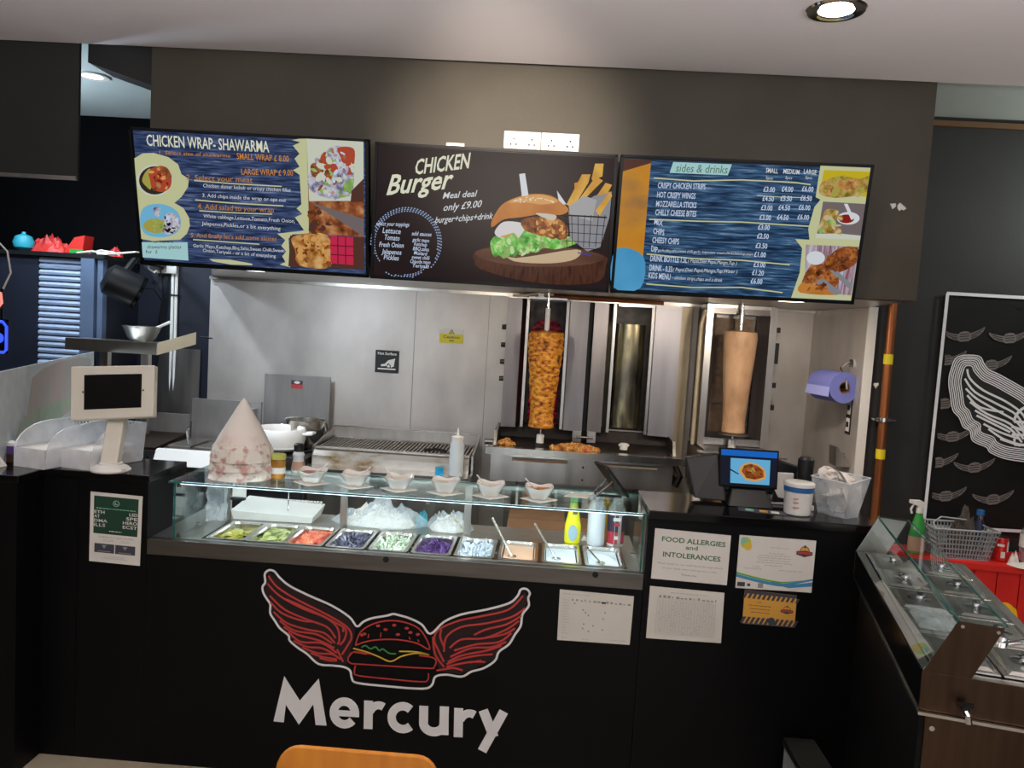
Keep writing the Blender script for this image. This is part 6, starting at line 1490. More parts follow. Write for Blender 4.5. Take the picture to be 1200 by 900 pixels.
MB().tube([(-1.035, .38, .866), (-1.035, .38, 1.0)], .003, 6, 'chrome').build('stem', t)

def bottle(name, label, x, y, z, prof, m, parts=(), n=22, cat='bottle', sy=1.0):
    t = thing(name, (x, y, z), label, cat)
    MB().lathe(prof, (x, y, z), n, m, sy=sy).build('body', t, smooth=True)
    for nm, pf, mm in parts: MB().lathe(pf, (x, y, z), n, mm, sy=sy).build(nm, t, smooth=True)
    return t
Z0 = .8655
b = bottle('sauce_bottle', 'bright yellow squeezy sauce bottle with a green cap in the salad display', .15, .36, Z0, [(.030, 0), (.033, .01), (.033, .07), (.026, .105), (.017, .155), (.014, .165)], 'yellow_sauce',
           [('cap', [(.016, .165), (.016, .20), (.010, .203)], 'green_cap')], sy=.75)
MB().lathe([(.022, -.001), (.022, .001)], (0, 0, 0), 18, 'gray_blue_label', T=Matrix.Translation((.15, .3345, Z0 + .045)) @ Matrix.Rotation(radians(90), 4, 'X') @ Matrix.Diagonal((.85, 1.5, 1, 1))).build('label', b)
bottle('mayonnaise_bottle', 'plain white plastic bottle beside the yellow squeezy bottle', .245, .36, Z0, [(.034, 0), (.036, .006), (.036, .15), (.028, .178), (.014, .186), (.014, .196)], 'clear_white', [('cap', [(.015, .196), (.015, .21), (.008, .212)], 'white_plastic')])
b = bottle('relish_bottle', 'white-necked bottle with a red and dark printed label in the salad display', .325, .37, Z0, [(.033, 0), (.035, .006), (.035, .15), (.024, .175), (.015, .182), (.015, .195)], 'white_plastic', [('cap', [(.017, .195), (.017, .212), (.01, .214)], 'white_plastic')])
MB().lathe([(.0355, .01), (.0355, .06)], (.325, .37, Z0), 22, 'red_label', cap=False).build('label', b); MB().lathe([(.0357, .06), (.0357, .128)], (.325, .37, Z0), 22, 'purple_label', cap=False).build('label', b)
for z, w, m in ((.105, .03, 'white_matte'), (.085, .022, 'red_label'), (.03, .014, 'white_matte')):
    MB().box(.325 - w / 2, .325 + w / 2, .3335, .3342, Z0 + z, Z0 + z + .014, m).build('label_print', b)
t = thing('lemon_dispenser', (.287, .45, Z0), 'small yellow bottle showing between the two white bottles', 'bottle')
MB().lathe([(.022, 0), (.024, .14), (.012, .165)], (.287, .45, Z0), 14, 'yellow_plastic').build('body', t, smooth=True); MB().lathe([(.013, .165), (.013, .19)], (.287, .45, Z0), 12, 'yellow_plastic').build('cap', t)
o = crumple(MB(), .205, .40, Z0, .018, .015, .02, 'white_matte', 3.3, 14, 8).build('crumpled_napkin'); tag(o, 'tiny crumpled napkin beside the yellow squeezy bottle', 'napkin')

# ================================================================== ON THE GLASS TOP
ZT = 1.0872
t = thing('stacked_paper_cones', (-1.155, .17, ZT), 'tall stack of white greaseproof paper cones with pink print on the display glass', 'paper cones')
for k in range(9):
    z0 = .012 + .0115 * k if k < 8 else .112
    rb = .1135 - .0005 * k + (.004 if k % 3 == 0 else 0)
    wv = random.Random(k).uniform(0, 6)
    def wob(a, z, wv=wv, k=k): return .025 * sin(7 * a + wv) + .018 * sin(13 * a + wv * 2) if z < .13 else 0.004 * sin(3 * a + wv)
    prof = [(rb + .006, z0 - .012), (rb + .001, z0 + .006), (rb - .004, z0 + .03), (rb - .012, z0 + .045)] if k < 8 else [(.109, .100), (.104, .125), (.085, .165), (.045, .235), (.012, .292), (.002, .305)]
    ob = MB().lathe(prof, (-1.155, .17, ZT), 44, 'liner_paper' if k < 8 else 'liner_paper', cap=False, wob=wob).build('paper_cone', t, smooth=(k == 8))
    if k == 8:
        ob.data.materials.clear(); ob.data.materials.append(MATS['liner_plain'])
b = bottle('spice_jar', 'glass jar of amber relish with a yellow-green lid beside the paper cones', -1.015, .18, ZT, [(.024, 0), (.027, .004), (.027, .068), (.022, .075)], 'amber', [('lid', [(.028, .075), (.028, .093), (.025, .095)], 'lid_green'), ('label', [(.0275, .02), (.0275, .044)], 'white_matte')])
b = bottle('salt_shaker', 'clear glass shaker with a black top behind the amber jar', -.985, .335, ZT, [(.026, 0), (.028, .01), (.022, .04), (.02, .055), (.024, .07), (.018, .082)], 'clear_white', [('cap', [(.019, .082), (.02, .11), (.014, .115)], 'plastic_black'), ('filling', [(.0285, .008), (.0225, .042)], 'spice_pink')])
def dip_bowl(x, y, sauce, lbl, slbl, side):
    g = 'square dip bowls on the display glass'
    n = thing('paper_napkin', (x, y, ZT), 'white square napkin under the ' + lbl, 'napkin', 'napkins under the dip bowls')
    a = .072
    q = [(x - a, y - .005, ZT), (x + .004, y - a * .98, ZT), (x + a, y + .004, ZT), (x - .003, y + a, ZT)]
    MB().prism(q, (0, 0, .0012), 'paper_white').build('sheet', n)
    MB().prism([(p[0] * .9 + x * .1, p[1] * .9 + y * .1, ZT + .0014) for p in q], (0, 0, .001), 'white_matte').build('top_ply', n)
    t = thing('square_dip_bowl', (x, y, ZT + .0025), lbl, 'bowl', g)
    z0 = ZT + .0026
    def ring(h, s, w=0):
        r = []
        for k in range(32):
            ang = 2 * pi * k / 32
            c, sn = cos(ang), sin(ang); p = 4.0
            rr = s / ((abs(c) ** p + abs(sn) ** p) ** (1 / p))
            r.append((x + rr * c, y + rr * sn, z0 + h + w * (abs(sin(2 * ang)) ** 2 - .5)))
        return r
    outer = [ring(0, .026), ring(.003, .029), ring(.028, .043), ring(.046, .054, .009)]
    inner = [ring(.047, .052, .009), ring(.028, .040), ring(.008, .026)]
    v = [p for r in outer + inner for p in r]
    fs = [(k * 32 + i, k * 32 + (i + 1) % 32, (k + 1) * 32 + (i + 1) % 32, (k + 1) * 32 + i) for k in range(6) for i in range(32)]
    MB().add(v, fs + [tuple(range(32))[::-1], tuple(range(192, 224))], 'porcelain').build('bowl_body', t, smooth=True)
    v = ring(.036, .043); 
    o = MB().add(v + [(x, y, z0 + .040)], [(i, (i + 1) % 32, 32) for i in range(32)], sauce).build('dip_sauce', smooth=True, origin=(x, y, z0 + .03))
    tag(o, slbl, 'sauce', kind='stuff')
    spoon('dip_spoon', 'small white spoon in the ' + lbl, (x + side * .055, y + .01, z0 + .072), (x + side * .018, y, z0 + .040), .003, .009, 'white_plastic')
ORD = [(-.868, .14, 'sauce_red', 'white dip bowl of red sauce, next to the amber jar', 'red chunky dip in the bowl next to the amber jar', 1),
       (-.700, .135, 'sauce_cream', 'white dip bowl of cream sauce, second from the amber jar', 'cream dip in the second bowl from the amber jar', 1),
       (-.530, .13, 'sauce_cream', 'white dip bowl of cream sauce, third from the amber jar', 'cream dip in the third bowl from the amber jar', -1),
       (-.352, .125, 'sauce_cream', 'white dip bowl of cream sauce, fourth from the amber jar', 'cream dip in the fourth bowl from the amber jar', 1),
       (-.180, .12, 'sauce_cream', 'white dip bowl of cream sauce, fifth from the amber jar', 'cream dip in the fifth bowl from the amber jar', -1),
       (.004, .12, 'chicken_scraps', 'white dip bowl of flecked dip, nearest the black tablet', 'flecked dip in the bowl nearest the black tablet', -1)]
for q in ORD: dip_bowl(*q)
o = MB().prism([(.10, .2, ZT), (.19, .19, ZT), (.21, .25, ZT), (.13, .27, ZT)], (0, 0, .002), 'paper_white').build('loose_napkin'); tag(o, 'loose white napkin lying beside the flecked dip bowl', 'napkin')
# tablet seen from behind
t = thing('order_tablet', (.28, .28, ZT), 'black tablet on a folding stand seen from behind, on the display glass', 'tablet')
T = Matrix.Translation((.285, .27, ZT + .066)) @ Matrix.Rotation(radians(18), 4, 'Z') @ Matrix.Rotation(radians(-40), 4, 'Y')
MB().box(-.006, .006, -.065, .065, -.078, .078, 'plastic_black', T).build('tablet_case', t, bevel=.004)
MB().box(.0062, .0075, -.058, .058, -.07, .07, 'gloss_black', T).build('screen', t)
MB().tube([T @ Vector((-.008, -.03, .0)), (.225, .22, ZT + .006), (.225, .30, ZT + .006), T @ Vector((-.008, .04, .0))], .005, 6, 'steel_dark').build('stand', t)
MB().tube([(.325, .23, ZT + .007), (.225, .23, ZT + .007)], .006, 6, 'plastic_black').build('foot', t)

# ================================================================== TILL SIDE
t = thing('ordering_tablet', (-1.60, .03, 1.103), 'white framed customer tablet on a white pedestal, facing the room from the till counter', 'tablet')
bl, br, tl, tr = [Vector(p) for p in ((-1.776, .06, 1.277), (-1.456, .06, 1.312), (-1.812, .115, 1.478), (-1.484, .115, 1.503))]
nn = (br - bl).cross(tl - bl).normalized()
def tb(u, v, l): return tuple((bl * (1 - u) + br * u) * (1 - v) + (tl * (1 - u) + tr * u) * v + nn * l)
def slab(u0, u1, v0, v1, l0, l1, m, par, nm, bev=0):
    q = [(u0, v0), (u1, v0), (u1, v1), (u0, v1)]
    return MB().hexa([tb(u, v, l0) for u, v in q], [tb(u, v, l1) for u, v in q], m).build(nm, par, bevel=bev)
slab(0, 1, 0, 1, -.03, 0, 'cream_plastic', t, 'frame', .006)
slab(.17, .855, .19, .83, 0.0003, .0015, 'gloss_black', t, 'screen')
slab(.175, .85, .835, .85, 0.0003, .002, 'white_plastic', t, 'bezel_edge')
for u in (.155, .875): slab(u - .008, u + .008, .5, .53, .0003, .002, 'rubber_black', t, 'lock_pin')
MB().hexa([(-1.640, .025, 1.118), (-1.575, .025, 1.118), (-1.575, .06, 1.118), (-1.640, .06, 1.118)], [(-1.655, .125, 1.38), (-1.590, .125, 1.38), (-1.590, .16, 1.38), (-1.655, .16, 1.38)], 'cream_plastic').build('pedestal', t, bevel=.004)
MB().lathe([(.068, 0), (.07, .006), (.06, .016), (.042, .024), (.04, .03)], (-1.60, .035, 1.1035), 32, 'white_plastic').build('base', t, smooth=True)
for a in (200, 340, 90):
    MB().lathe([(.012, 0), (.012, .004), (.006, .006)], (-1.60 + .058 * cos(radians(a)), .035 + .058 * sin(radians(a)), 1.113), 10, 'white_plastic').build('base_screw', t)

# clear plastic scoop baskets
def tub(label, ox, oy, sc_, fill):
    t = thing('plastic_basket', (ox, oy, 1.103), label, 'basket', 'clear plastic baskets on the till counter')
    w, d, h = .155 * sc_, .26, .155
    def side(x, m):
        pts = [(x, 0, .003), (x, d, .003), (x, d + .02, h)]
        pts += [(x, d * .62 - d * .62 * sin(radians(a)) * 0.95, h - (h * .55) * (1 - cos(radians(a)))) for a in range(0, 91, 15)]
        return pts
    T = Matrix.Translation((ox, oy, 1.1035)) @ Matrix.Rotation(radians(-14), 4, 'Z')
    for x in (0, w): MB().prism(side(x, 0), (.003, 0, 0), 'plastic_tub', T).build('side_panel', t)
    MB().box(0.0035, w - .0005, -.002, .002, .0, .072, 'plastic_tub', T).build('front_panel', t)
    MB().box(.0035, w - .0005, .003, d, 0, .0025, 'plastic_tub', T).build('bottom_panel', t)
    for k in range(9):
        MB().box(.006 + k * (w - .02) / 8, .012 + k * (w - .02) / 8, d, d + .004, .01, h, 'clear_white', T).build('rear_slat', t)
    for z in (.01, .08, h - .008): MB().box(.0035, w - .0005, d + .0045, d + .008, z, z + .008, 'clear_white', T).build('rear_rail', t)
    MB().tube([T @ Vector((x_, y_, z_)) for x_, y_, z_ in side(0, 0)[2:]], .003, 6, 'clear_white').build('rolled_rim', t)
    return T, w, d
T, w, d = tub('clear plastic scoop basket of folded paper bags, next to the purple packet', -1.955, .005, .95, 0)
bagM = Matrix.Translation((0, 0, 0))
for k in range(9):
    o = MB().box(.012, w - .012, .012, d - .03, .005 + k * .0075, .0105 + k * .0075, 'paper_warm' if k % 3 else 'paper_white', T @ Matrix.Rotation(radians((k % 3 - 1) * 1.2), 4, 'Z')).build('folded_paper_bag')
    tag(o, 'folded white paper bag in the flat stack inside the basket beside the purple packet', 'paper bag', 'folded paper bags in the basket')
T, w, d = tub('clear plastic scoop basket of white napkins, next to the white tablet pedestal', -1.797, .04, .9, 0)
for k in range(8):
    o = MB().box(.01, w - .01, .012, d - .03, .005 + k * .0085, .0125 + k * .0085, 'paper_white', T @ Matrix.Rotation(radians((k % 3 - 1) * 1.0), 4, 'Z')).build('paper_napkin')
    tag(o, 'white napkin in the stack inside the basket beside the tablet pedestal', 'napkin', 'napkins in the basket')
t = thing('tea_box', (-2.01, .06, 1.103), 'small purple and brown packet on the till counter beside the paper bag basket', 'packet')
MB().box(-2.06, -1.968, .05, .12, 1.1035, 1.135, 'brown_box').build('lower_carton', t, bevel=.002); MB().box(-2.058, -1.97, .052, .118, 1.1355, 1.166, 'purple_box').build('upper_carton', t, bevel=.002)
MB().hexa([(-2.05, .054, 1.1665), (-1.985, .054, 1.1665), (-1.985, .11, 1.1665), (-2.05, .11, 1.1665)], [(-2.03, .06, 1.18), (-1.99, .06, 1.175), (-1.99, .1, 1.175), (-2.03, .1, 1.18)], 'white_matte').build('white_flap', t)
o = MB().hexa([(-2.08, -.10, 1.1035), (-1.975, -.10, 1.1035), (-1.965, -.01, 1.1035), (-2.08, -.01, 1.1035)], [(-2.08, -.09, 1.125), (-1.985, -.09, 1.125), (-1.985, -.02, 1.14), (-2.08, -.02, 1.14)], 'paper_white').build('paper_pad', bevel=.003)
tag(o, 'white paper pad on the till counter edge, in front of the purple packet', 'paper')
# frosted acrylic guard standing on the return
t = thing('frosted_guard', (-2.25, .7, 1.103), 'frosted acrylic guard with soft pink and green patches along the till counter return', 'screen')
ga, gb = Vector((-1.99, -.03, 1.1035)), Vector((-2.482, 1.40, 1.1035))
def gp(u, v, l): 
    p = ga.lerp(gb, u); dn = Vector((gb - ga)).normalized().cross(Vector((0, 0, 1)))
    return (p.x + dn.x * l, p.y + dn.y * l, p.z + .35 * v)
MB().hexa([gp(0, 0, -.003), gp(1, 0, -.003), gp(1, 0, .003), gp(0, 0, .003)], [gp(0, 1, -.003), gp(1, 1, -.003), gp(1, 1, .003), gp(0, 1, .003)], 'frosted').build('acrylic_panel', t)
mat('soft_pink', ['#b09a90', '#b8a79e', '#a9aaa2'], 0.5, scale=5, stretch=(1, 1, .4)); mat('soft_green', ['#8fa886', '#a3b29a', '#b4aaa0'], 0.5, scale=12)
pr = Print(lambda u, v, l: gp(u, v, .0035 + l), .003)  # soft pink and green patches on the panel face
pr.poly([(.22, .46), (.26, .85), (.38, .93), (.55, .97), (.8, .96), (.95, .9), (.97, .5), (.8, .4), (.4, .38)], 'soft_pink')
pr.poly([(.12, .22), (.16, .36), (.24, .47), (.4, .44), (.6, .46), (.75, .42), (.7, .25), (.4, .15), (.2, .14)], 'soft_green')
tag(pr.mb.build('pink_green_patches', t), kind='stuff')
# glowing sign
t = thing('led_sign', (-2.33, .45, 1.48), 'small glowing blue and pink acrylic sign hanging from a white cable by the guard', 'sign')
MB().box(-2.44, -2.293, .45, .456, 1.485, 1.63, 'gloss_black').build('back_plate', t)
MB().tube([(-2.44, .444, 1.49), (-2.31, .444, 1.49), (-2.298, .444, 1.502), (-2.298, .444, 1.60), (-2.315, .444, 1.62), (-2.44, .444, 1.62)], .006, 8, 'sign_blue').build('blue_tube', t, smooth=True)
MB().tube([(-2.44, .444, 1.68), (-2.335, .444, 1.68), (-2.32, .444, 1.70), (-2.325, .444, 1.74), (-2.36, .444, 1.75), (-2.44, .444, 1.75)], .006, 8, 'sign_pink').build('pink_tube', t, smooth=True)
MB().box(-2.33, -2.32, .45, .456, 1.631, 1.76, 'gloss_black').build('back_plate', t)
MB().lathe([(.022, 0), (.022, .004)], (0, 0, 0), 16, 'sign_blue', T=Matrix.Translation((-2.335, .449, 1.55)) @ Matrix.Rotation(radians(90), 4, 'X')).build('blue_dot', t)
MB().tube([(-2.33, .46, 1.75), (-2.30, .47, 1.83), (-2.33, .49, 1.92), (-2.40, .5, 1.98), (-2.6, .52, 1.99)], .004, 6, 'cable_white').build('cable', t, smooth=True)

# ================================================================== RIGHT COUNTER ITEMS
ZR = 1.1035
t = thing('payment_terminal', (.80, .2, ZR), 'black till terminal with a lit blue customer screen showing a bowl of food', 'till')
MB().hexa([(.60, .20, 1.115), (.72, .19, 1.112), (.72, .26, 1.112), (.60, .27, 1.115)], [(.565, .27, 1.26), (.69, .25, 1.285), (.69, .29, 1.285), (.565, .30, 1.26)], 'plastic_black').build('side_wing', t, bevel=.006)
MB().hexa([(.90, .235, 1.112), (1.03, .24, 1.115), (1.03, .275, 1.115), (.90, .27, 1.112)], [(.91, .25, 1.28), (1.065, .27, 1.235), (1.065, .30, 1.235), (.91, .29, 1.28)], 'plastic_black').build('side_wing', t, bevel=.006)
MB().box(.70, .91, .235, .29, 1.14, 1.30, 'plastic_black').build('terminal_back', t, bevel=.01)
MB().hexa([(.715, .15, 1.104), (.89, .15, 1.104), (.89, .28, 1.104), (.715, .28, 1.104)], [(.74, .215, 1.165), (.87, .215, 1.165), (.87, .28, 1.165), (.74, .28, 1.165)], 'plastic_black').build('foot', t, bevel=.006)
sl, sr, tlp, trp = Vector((.690, .205, 1.168)), Vector((.910, .205, 1.168)), Vector((.686, .232, 1.314)), Vector((.914, .232, 1.314))
nrm = (sr - sl).cross(tlp - sl).normalized()
fs_ = lambda u, v, l: tuple((sl * (1 - u) + sr * u) * (1 - v) + (tlp * (1 - u) + trp * u) * v + nrm * l)
q = [(0, 0), (1, 0), (1, 1), (0, 1)]
MB().hexa([fs_(u, v, -.014) for u, v in q], [fs_(u, v, 0) for u, v in q], 'bezel_black').build('customer_display', t, bevel=.003)
pr = Print(fs_, .003, usc=.22, vsc=.145)
pr.rect(.03, .97, .06, .95, 'ui_dark'); pr.rect(.03, .97, .80, .95, 'ui_blue'); pr.rect(.19, .86, .10, .74, 'sky_blue')
pr.poly([(.33, .40), (.36, .55), (.48, .66), (.62, .64), (.76, .52), (.80, .40), (.78, .24), (.62, .17), (.45, .2)], 'bunlight')
pr.poly([(.38, .42), (.42, .56), (.52, .62), (.64, .58), (.75, .46), (.76, .30), (.62, .22), (.46, .25)], 'crispy')
for k in range(16):
    a = random.Random(k).uniform(0, 6.28); r = random.Random(k + 50).uniform(0, .15)
    pr.disc(.57 + r * cos(a), .42 + r * sin(a) * 1.1, .025, ('tomato', 'yellowveg', 'sauce', 'meat')[k % 4], 7, .03)
pr.poly([(.19, .46), (.33, .35), (.33, .32), (.19, .42)], 'ui_dark')
tag(pr.mb.build('display_picture', t), kind='stuff')
b = bottle('white_tub', 'white plastic tub with a blue band under its lid, beside the till terminal', .957, .10, ZR, [(.044, 0), (.048, .004), (.051, .088)], 'white_plastic', [('blue_band', [(.053, .086), (.0535, .104)], 'blue_lid'), ('lid', [(.0545, .105), (.0545, .117), (.05, .12)], 'white_plastic')], cat='tub')
for z, w in ((.062, .03), (.048, .036), (.03, .026)): MB().box(.925, .925 + w, .0525, .0535, ZR + z, ZR + z + .003, 'ink_red').build('label_print', b)
t = thing('upright_container', (1.0, .2, ZR), 'slim black upright container between the white tub and the clear box of wrappers', 'container')
MB().lathe([(.024, 0), (.026, .06), (.023, .10), (.029, .13), (.03, .19), (.02, .20)], (1.005, .193, ZR), 20, 'plastic_black', sy=.8).build('body', t, smooth=True)
MB().box(.975, 1.04, .16, .224, ZR, ZR + .02, 'white_plastic').build('base', t, bevel=.004)
o = MB().box(.90, .98, .24, .31, ZR, ZR + .125, 'white_matte').build('white_carton', bevel=.003); tag(o, 'white carton standing behind the white tub', 'carton')
t = thing('clear_box', (1.12, .15, ZR), 'clear flared plastic box stuffed with printed paper wrappers at the counter end', 'box')
T = Matrix.Translation((1.115, .13, ZR)) @ Matrix.Rotation(radians(35), 4, 'Z')
B = [(-.04, -.055, .001), (.04, -.055, .001), (.04, .055, .001), (-.04, .055, .001)]; U = [(-.062, -.08, .135), (.062, -.08, .15), (.062, .08, .15), (-.062, .08, .135)]
for i in range(4):
    j = (i + 1) % 4
    MB().add([B[i], B[j], U[j], U[i]], [(0, 1, 2, 3)], 'plastic_film', T).build('side_panel', t, solid=.002)
MB().add(B, [(3, 2, 1, 0)], 'plastic_film', T).build('bottom_panel', t, solid=.002)
MB().tube([T @ Vector(p) for p in U + [U[0]]], .0025, 6, 'clear_white').build('rim', t)
mat('wrapper_print', ['#d8d0c6', '#ddd6cd', '#c9bcb0', '#6a4a38'], .7, scale=20, lo=.35, hi=.72)
for k in range(9):
    rn = random.Random(k)
    P = Matrix.Translation((rn.uniform(-.025, .025), rn.uniform(-.04, .04), .035 + .013 * k)) @ rot(rn)
    o = crumple(MB(), 0, 0, 0, .034, .045, .03, 'wrapper_print', k * 1.7, 16, 6)
    o.v = [tuple(T @ P @ Vector(p)) for p in o.v]
    o = o.build('crumpled_wrapper', smooth=False, solid=.001); tag(o, 'crumpled printed paper wrapper inside the clear flared box', 'wrapper', 'wrappers in the clear box')
t = thing('leaflet', (.84, .11, ZR), 'dark printed leaflet lying flat in front of the till terminal', 'leaflet')
T = Matrix.Translation((.83, .10, ZR)) @ Matrix.Rotation(radians(-12), 4, 'Z')
MB().box(-.085, .085, -.035, .035, 0, .001, 'ink_slate', T).build('sheet', t)
for k, (x, m) in enumerate(((-.06, 'ink_teal'), (-.01, 'ink_orange'), (.03, 'ink_white'))): MB().box(x, x + .03, -.02, .015, .0011, .0014, m, T).build('printed_block', t)

# ================================================================== COOKING LINE
# base cabinet run and stand
t = thing('cooking_bench', (-.9, 1.7, 0), 'steel under-bench with dark doors below the griddle and stove', 'bench')
MB().box(-2.45, -1.30, 1.45, 2.05, .55, .80, 'steel_dark').build('cabinet', t)
MB().box(-2.45, -1.30, 1.42, 2.09, .80, .825, 'steel').build('top', t)
for x0, x1 in ((-2.44, -2.06), (-2.05, -1.68), (-1.67, -1.31)):
    d = MB().box(x0, x1, 1.435, 1.449, .10, .79, 'paint_navy').build('door', t); MB().box(x0 + .05, x1 - .05, 1.42, 1.434, .74, .755, 'steel').build('handle', d)
MB().box(-2.45, -1.30, 1.45, 2.05, .09, .5495, 'steel_dark').build('cabinet', t)
for x in (-2.40, -1.35): MB().box(x - .02, x + .02, 1.5, 1.54, 0, .09, 'steel_dark').build('leg', t)
# chargrill
g = thing('chargrill', (-.83, 1.7, .60), 'wide steel chargrill with a long barred grate and greasy front ledge', 'grill')
X0, X1 = -1.285, -.372
MB().box(X0, X1, 1.47, 1.96, .62, .885, 'steel').build('body', g)
MB().box(X0, X1, 1.34, 1.469, .885, .9, 'steel_bright').build('drip_shelf', g)
MB().box(X0, X1, 1.335, 1.345, .835, .8845, 'steel').build('drip_shelf_lip', g)
MB().prism([(X0 + .02, 1.471, .9), (X0 + .02, 1.471, .95), (X0 + .02, 1.52, .985), (X0 + .02, 1.52, .886)], (X1 - X0 - .04, 0, 0), 'greasy_steel').build('front_ledge', g)
MB().box(X0 + .02, X1 - .02, 1.50, 1.54, .9851, .992, 'greasy_steel').build('ledge_edge', g)
MB().box(X0, X1, 1.95, 1.965, .886, 1.05, 'steel').build('rear_guard', g)
MB().box(X0, X1, 1.945, 1.97, 1.0505, 1.058, 'steel_bright').build('guard_edge', g)
for x in (X0, X1 - .012): MB().prism([(x, 1.53, .99), (x, 1.949, 1.045), (x, 1.949, .886), (x, 1.53, .886)], (.012, 0, 0), 'steel').build('side_guard', g)
MB().box(X0 + .015, X1 - .015, 1.55, 1.94, .887, .90, 'cast_iron').build('fire_box', g)
bar = MB().box(-.005, .005, 1.545, 1.935, .975, .986, 'grate_iron').build('grate_bar', g)
bar.location.x = X0 + .03 - rootloc(g).x; 
nb = 40
for i in range(1, nb):
    c_ = bar.copy(); COL.objects.link(c_); c_.location.x = bar.location.x + i * (X1 - X0 - .06) / (nb - 1)
# the bar mesh was built at x = 0 in world terms: recentre it on its own origin
for v in bar.data.vertices: v.co.x += rootloc(g).x
MB().box(X0 + .02, X1 - .02, 1.90, 1.94, .9865, .99, 'steel_dark').build('rear_bar', g)
for x in (X0 + .06, X1 - .06): MB().box(x - .02, x + .02, 1.5, 1.54, 0, .619, 'steel_dark').build('leg', g); MB().box(x - .02, x + .02, 1.9, 1.94, 0, .619, 'steel_dark').build('leg', g)
MB().box(X0 + .03, X1 - .03, 1.5, 1.94, .25, .27, 'steel').build('undershelf', g)
t = thing('grill_tongs', (-.6, 1.6, .99), 'small black tongs lying across the chargrill bars', 'tongs')
MB().tube([(-.66, 1.60, .992), (-.60, 1.60, 1.002), (-.53, 1.59, .994)], .006, 6, 'plastic_black').build('jaw', t); MB().tube([(-.66, 1.605, .998), (-.60, 1.615, 1.006), (-.54, 1.62, .998)], .006, 6, 'plastic_black').build('jaw', t)
b = bottle('squeeze_bottle', 'tall clear squeeze bottle of oil standing on the chargrill drip shelf', -.452, 1.40, .9005, [(.036, 0), (.04, .005), (.04, .17), (.03, .195)], 'oil_white', [('cap', [(.031, .195), (.033, .215), (.01, .222)], 'white_plastic'), ('nozzle', [(.008, .222), (.0035, .262)], 'white_plastic')])
t = thing('blue_pot', (-.54, 1.38, .9005), 'tiny turquoise pot on the chargrill drip shelf', 'pot')
MB().lathe([(.022, 0), (.023, .03), (.02, .032)], (-.54, 1.38, .9005), 16, 'cyan_glow').build('body', t, smooth=True); MB().lathe([(.023, .0325), (.023, .045), (.018, .047)], (-.54, 1.38, .9005), 16, 'teal').build('lid', t, smooth=True)
# stove with upright lid panel, pots
s_ = thing('stove', (-1.53, 1.75, .826), 'steel stove with a tall upright splash panel carrying a small red label', 'stove')
MB().box(-1.67, -1.30, 1.46, 1.98, .826, .925, 'steel_dark').build('body', s_)
MB().box(-1.742, -1.328, 2.0, 2.02, .93, 1.345, 'steel_mid').build('splash_panel', s_, bevel=.003)
MB().box(-1.738, -1.332, 1.98, 1.999, .926, .94, 'steel').build('hinge_bar', s_)
p_ = MB().box(-1.572, -1.50, 1.9975, 1.9995, 1.262, 1.312, 'ink_red').build('warning_label', s_)
MB().box(-1.572, -1.50, 1.9968, 1.9973, 1.288, 1.312, 'ink_slate').build('label_top', s_); MB().lathe([(.012, 0), (.012, .0005)], (0, 0, 0), 16, 'ink_white', T=Matrix.Translation((-1.535, 1.9965, 1.30)) @ Matrix.Rotation(radians(90), 4, 'X') @ Matrix.Diagonal((1.6, .7, 1, 1))).build('label_mark', s_)
for x in (-1.64, -1.42):
    MB().lathe([(.09, 0), (.09, .012), (.07, .014), (.07, .0), ], (x, 1.68, .926), 20, 'cast_iron').build('burner_ring', s_)
t = thing('stock_pot', (-1.50, 1.62, .941), 'large white enamel pot with stub handles behind the paper cones', 'pot')
PZ = .941
MB().lathe([(.10, 0), (.135, .02), (.15, .07), (.148, .12), (.142, .128), (.138, .12), (.138, .02)], (-1.505, 1.62, PZ), 36, 'porcelain').build('body', t, smooth=True)
for sx in (-1, 1): MB().tube([(-1.505 + sx * .145, 1.59, PZ + .1), (-1.505 + sx * .195, 1.59, PZ + .105), (-1.505 + sx * .195, 1.65, PZ + .105), (-1.505 + sx * .145, 1.65, PZ + .1)], .009, 8, 'porcelain').build('handle', t, smooth=True)
t = thing('steel_saucepan', (-1.42, 1.86, .941), 'shiny steel pan behind the white enamel pot', 'pan')
MB().lathe([(.10, 0), (.115, .02), (.12, .15), (.125, .153), (.116, .148), (.11, .02)], (-1.43, 1.86, PZ), 32, 'steel_bright').build('body', t, smooth=True)
MB().tube([(-1.31, 1.85, PZ + .14), (-1.295, 1.84, PZ + .09), (-1.31, 1.85, PZ + .05)], .005, 6, 'chrome').build('handle', t)
# double fryer
f_ = thing('fryer', (-1.9, 1.6, .826), 'steel countertop fryer with raised back panel and white tray front, behind the paper cones', 'fryer')
MB().box(-2.10, -1.76, 1.40, 1.80, .826, .93, 'steel').build('body', f_)
MB().box(-2.10, -1.68, 1.79, 1.81, .931, 1.185, 'steel_mid').build('back_panel', f_); MB().box(-1.80, -1.70, 1.70, 1.788, .931, 1.15, 'steel_mid').build('control_box', f_)
MB().box(-1.78, -1.705, 1.685, 1.699, 1.09, 1.15, 'white_matte').build('control_label', f_)
MB().hexa([(-2.10, 1.32, .865), (-1.77, 1.32, .865), (-1.77, 1.34, .865), (-2.10, 1.34, .865)], [(-2.10, 1.37, .945), (-1.77, 1.37, .945), (-1.77, 1.399, .945), (-2.10, 1.399, .945)], 'white_matte').build('front_tray', f_)
for k in range(2): MB().box(-2.08 + k * .16, -1.95 + k * .16, 1.45, 1.75, .931, .955, 'steel_bright').build('basket_lid', f_)
MB().tube([(-1.98, 1.5, .96), (-1.98, 1.47, 1.04), (-1.96, 1.45, 1.06)], .006, 6, 'chrome').build('basket_handle', f_)
g2 = thing('flat_griddle', (-2.28, 1.6, .826), 'low steel griddle with a raised splash back, behind the white tablet stand', 'griddle')
